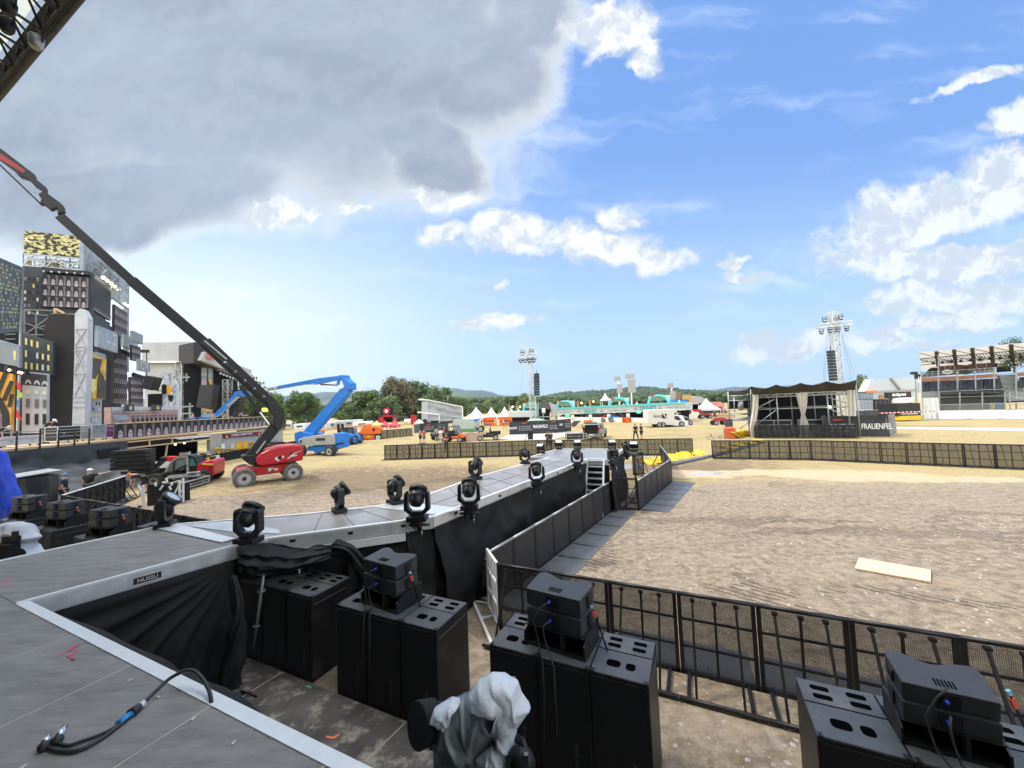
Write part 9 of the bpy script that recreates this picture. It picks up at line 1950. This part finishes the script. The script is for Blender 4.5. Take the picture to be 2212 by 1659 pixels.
for k_ in range(15):x_=lerp(780,1465,k_/14);y_=lerp(745,702,k_/14);q.beam(GP(x_,y_,OR-.05),GP(x_,y_+50,OR-.05),.05)
q.build('upper_railing',parent=gs)
q=mb(mat('railing_mesh',(.10,.12,.13),.7,alpha=.6));q.quad(*[GP(x,y,OR)for x,y in((775,755),(1470,708),(1470,748),(775,792))]);q.build('railing_mesh',parent=gs)
for(x_,y_)in((1035,652),(1332,628),(1020,745),(1190,748)):
 p=GP(x_,y_,OR-.2);q=mb(white if y_<746 else slate);R_=.42;q.prism([p+hD*math.cos(a)*R_*1.2+UP*math.sin(a)*R_*.8 for a in[2*PI*j/14 for j in range(14)]],hNn*.05);q.mt(slate);q.beam(p-hD*.3-hNn*.03,p+hD*.3-hNn*.03,.08,.12);q.build('round_sign',parent=gs)
for(x_,y_)in((1043,705),(1335,685)):
 p=GP(x_,y_,BK_-.5);q=mb(mat('brown_board',(.12,.06,.04)));q.prism([p-hD*1.2-UP*.7,p+hD*1.2-UP*.7,p+hD*1.2+UP*.7,p-hD*1.2+UP*.7],hNn*.05);q.mt(mat('pale_print',(.5,.5,.48)))
 for j in range(10):a=2*PI*j/10;q.beam(p+(hD*math.cos(a)+UP*math.sin(a))*.5-hNn*.03,p+(hD*math.cos(a+.63)+UP*math.sin(a+.63))*.5-hNn*.03,.1,.03)
 q.beam(p-hD*.28-UP*.28-hNn*.03,p+hD*.28+UP*.28-hNn*.03,.1,.03);q.beam(p-hD*.28+UP*.28-hNn*.03,p+hD*.28-UP*.28-hNn*.03,.1,.03);q.build('emblem_board',parent=gs)
rfm=mat('stand_roof_cloth',(.62,.59,.52),.7,0,.06,.8);tn=rfm.node_tree;tl=tn.nodes.new('ShaderNodeBsdfTranslucent');tl.inputs[0].default_value=(.62,.58,.5,1);ms_=tn.nodes.new('ShaderNodeMixShader');ms_.inputs[0].default_value=.5
tn.links.new(tn.nodes['Principled BSDF'].outputs[0],ms_.inputs[1]);tn.links.new(tl.outputs[0],ms_.inputs[2]);tn.links.new(ms_.outputs[0],tn.nodes['Material Output'].inputs[0])
rX=[758,915,1080,1250,1428,1612,1800,2000,2200];rF=[553,543,527,512,494,478,462,446,430];rB=[735,712,700,690,678,668,655,640,625]
def rpt(a,b):
 t_=a*8;k_=min(int(t_),7);f2=t_-k_;x_=lerp(rX[k_],rX[k_+1],f2);yf=lerp(rF[k_],rF[k_+1],f2)+7*math.sin(PI*f2);yb3=lerp(rB[k_],rB[k_+1],f2)
 p0=GP(x_,yf,.0);p1=GP(x_+22-6*a,yb3,BK_+.4);return p0.lerp(p1,b)
q=mb(rfm);q.grid(rpt,64,8);q.build('roof_cloth',parent=gs)
q=mb(mat('brown_strut',(.10,.07,.055),.7))
for k_ in range(1,7):q.beam(rpt(k_/8,.0)-UP*.15,rpt(k_/8,.78)-UP*.25,.38,.10)
q.build('roof_strut',parent=gs)
q=mb(dkst)
for k_ in range(0,7):
 for b_ in(.3,.62):q.beam(rpt(k_/8,b_)-UP*.2,rpt((k_+1)/8,b_)-UP*.2,.10)
 q.beam(rpt(k_/8,.02)-UP*.2,rpt((k_+1)/8,.3)-UP*.2,.06);q.beam(rpt(k_/8,.3)-UP*.3,rpt((k_+1)/8,.62)-UP*.3,.06)
 for j in range(6):q.beam(rpt((k_+j/6)/8,.3)-UP*.2,rpt((k_+(j+1)/6)/8,.36)-UP*.55,.05)
q.beam(rpt(0,.36)-UP*.55,rpt(7/8,.36)-UP*.55,.06);q.build('roof_bracing',parent=gs)
for k_ in range(10):p=rpt((.75+k_*.52)/8,.45)-UP*.55;q=mb(black);q.ball(p,.2,6);q.build('spotlight',parent=gs)
seatm=mat('seat_black',(.035,.04,.05),.5)
for x0,x1 in((790,940),(955,1120),(1140,1300),(1325,1500),(1700,1850),(1870,2040)):
 for r_ in range(5):
  t_=r_/4;q=mb(seatm);dep=SE+.3+r_*.62
  for k_ in range(5):
   x_=lerp(x0,x1,(k_+.5)/5);yb3=lerp(915,850,t_)-(x_-790)*.045;p=GP(x_,yb3,dep);w_=(x1-x0)/5*.0142*1.05;q.box(p,(w_,.08,.42),gan);q.box(p-hNn*.2-UP*.2,(w_,.38,.07),gan)
  q.build('seat_row',parent=gs)
q=mb(dkst)
for r_ in range(6):t_=r_/5;q.prism([GP(778,930-85*t_,SE+.1+r_*.62),GP(1510,900-88*t_,SE+.1+r_*.62),GP(1510,900-88*t_,SE+.1+r_*.62)+hNn*.6,GP(778,930-85*t_,SE+.1+r_*.62)+hNn*.6],(0,0,-.5))
q.build('seat_deck',parent=gs)
q=mb(steel)
for(ya3,yb3)in((935,905),(985,968),(960,936)):q.beam(GP(778,ya3,SE-.1),GP(1550,yb3,SE-.1),.07)
for k_ in range(44):x_=lerp(785,940,k_/43);q.beam(GP(x_,935,SE-.1),GP(x_,985,SE-.1),.035)
q.build('lower_railing',parent=gs)
gpl([(785,938),(945,932),(945,985),(785,988)],SE+.6,mat('dark_mesh_wall',(.075,.085,.08),.8),'lower_wall')
q=mb(steel);nst=22
for k_ in range(nst):t_=k_/nst;dep=lerp(.3,6.2,t_);a=GP(lerp(1570,1480,t_),lerp(1010,752,t_),dep);b=GP(lerp(1790,1650,t_),lerp(1000,745,t_),dep);q.prism([a,b,b-UP*.10,a-UP*.10],hNn*.28)
q.build('stair_steps',parent=gs)
q=mb(blackmatte);q.prism([GP(1575,1035,.3),GP(1790,1025,.3),GP(1650,770,6.3),GP(1480,778,6.3)],hNn*.1);q.build('stair_soffit',parent=gs)
gpl([(1500,770),(1560,960),(1560,1000),(1480,900)],2.0,dkst,'stair_side')
q=mb(mat('awning_black',(.03,.03,.028),.8));q.grid(lambda a,b:GP(lerp(945,1548,a),lerp(938,925,a)-2,0).lerp(GP(lerp(950,1550,a),lerp(930,918,a),1.2),b)-UP*(.12*abs(math.sin(PI*a*3))*(1-b)),30,3);q.grid(lambda a,b:GP(lerp(945,1548,a),lerp(938,922,a)+lerp(0,20,b)*(1-.3*abs(math.sin(PI*3*a))),0),30,3);q.build('awning',parent=gs)
gpl([(950,950),(1555,940),(1555,1098),(950,1108)],1.6,mat('dark_mesh_wall',(.075,.085,.08),.8),'mesh_wall')
q=mb(steel)
for x_ in(945,1135,1345,1555,1600):q.beam(GP(x_,935,-.05),GP(x_+4,1110,-.05),.09)
for(ya3,yb3)in((1105,1095),(1050,1038)):q.beam(GP(945,ya3,-.05),GP(1560,yb3,-.05),.07);q.beam(GP(1600,ya3-12,-.05),GP(2200,yb3-14,-.05),.07)
for k_ in range(60):x_=lerp(950,1555,k_/60);q.beam(GP(x_,1050-k_*.2,-.05),GP(x_,1105-k_*.16,-.05),.03)
for y_ in(990,1010,1030,1060):q.beam(GP(1600,y_,.2),GP(2200,y_-15,.2),.06)
q.build('ground_railing',parent=gs)
q=mb(whitecloth);c0_=GP(935,1195,-.3);c0_.z=.02
def wc(a,b):x_=lerp(937,2200,a);p=GP(x_,lerp(1110,1090,a),-.3);return Vector((p.x,p.y,lerp(.02,p.z,b)))-hNn*(.12*noise.noise(Vector((a*30,b*3,0)))+.05*math.sin(a*55+b*2)+.25*(1-b))
q.grid(wc,90,8)
def wc2(a,b):x_=lerp(785,935,a);p=GP(x_,990,-.2);return Vector((p.x,p.y,lerp(.02,p.z,b)))-hNn*(.06*math.sin(a*20))
q.grid(wc2,24,6);q.build('white_cloth',parent=gs)
gpl([(1420,1035),(1465,1035),(1465,1098),(1420,1098)],.9,mat('bin_yellow',(.55,.5,.15)),'yellow_bin',.5);gpl([(1468,1030),(1545,1028),(1545,1098),(1468,1098)],.9,mat('bin_blue',(.05,.13,.3)),'blue_bin',.5)
q=mb(aluw)
for x_ in(752,768):q.beam(GP(x_,790,-.3),GP(x_+14,1150,-.3),.06)
for k_ in range(22):y_=800+k_*16;q.beam(GP(752+k_*.6,y_,-.3),GP(768+k_*.6,y_,-.3),.05)
q.build('access_ladder',parent=gs)
gpl([(680,745),(745,742),(745,765),(680,768)],2,black,'camera_platform',1.5);gpl([(718,768),(775,765),(775,808),(722,810)],2,black,'camera_box',1.5)
q=mb(steel);q.beam(GP(720,810,2),GP(735,1150,2),.08);q.beam(GP(775,810,2),GP(785,1150,2),.08);q.build('side_post',parent=gs)
make_tree(31,4.6,1.9,leafA,2200,'leafy plant growing on the upper deck of the grandstand',GP(1650,750,5.0),None,.1)
hz_m=bpy.data.materials.new('haze_air');hz_m.use_nodes=True;ht=hz_m.node_tree;ht.nodes.clear();pv=ht.nodes.new('ShaderNodeVolumePrincipled');ho_=ht.nodes.new('ShaderNodeOutputMaterial');pv.inputs['Color'].default_value=(.62,.78,.98,1);pv.inputs['Density'].default_value=.00013;pv.inputs['Anisotropy'].default_value=.2;ht.links.new(pv.outputs[0],ho_.inputs['Volume'])
HAZE=True
if HAZE:
 q=mb(hz_m);q.box((0,1440,119),(7000,3720,240));tag(q.build('haze'),kind='stuff',label='faint blue summer haze over the distant hills',cat='haze')
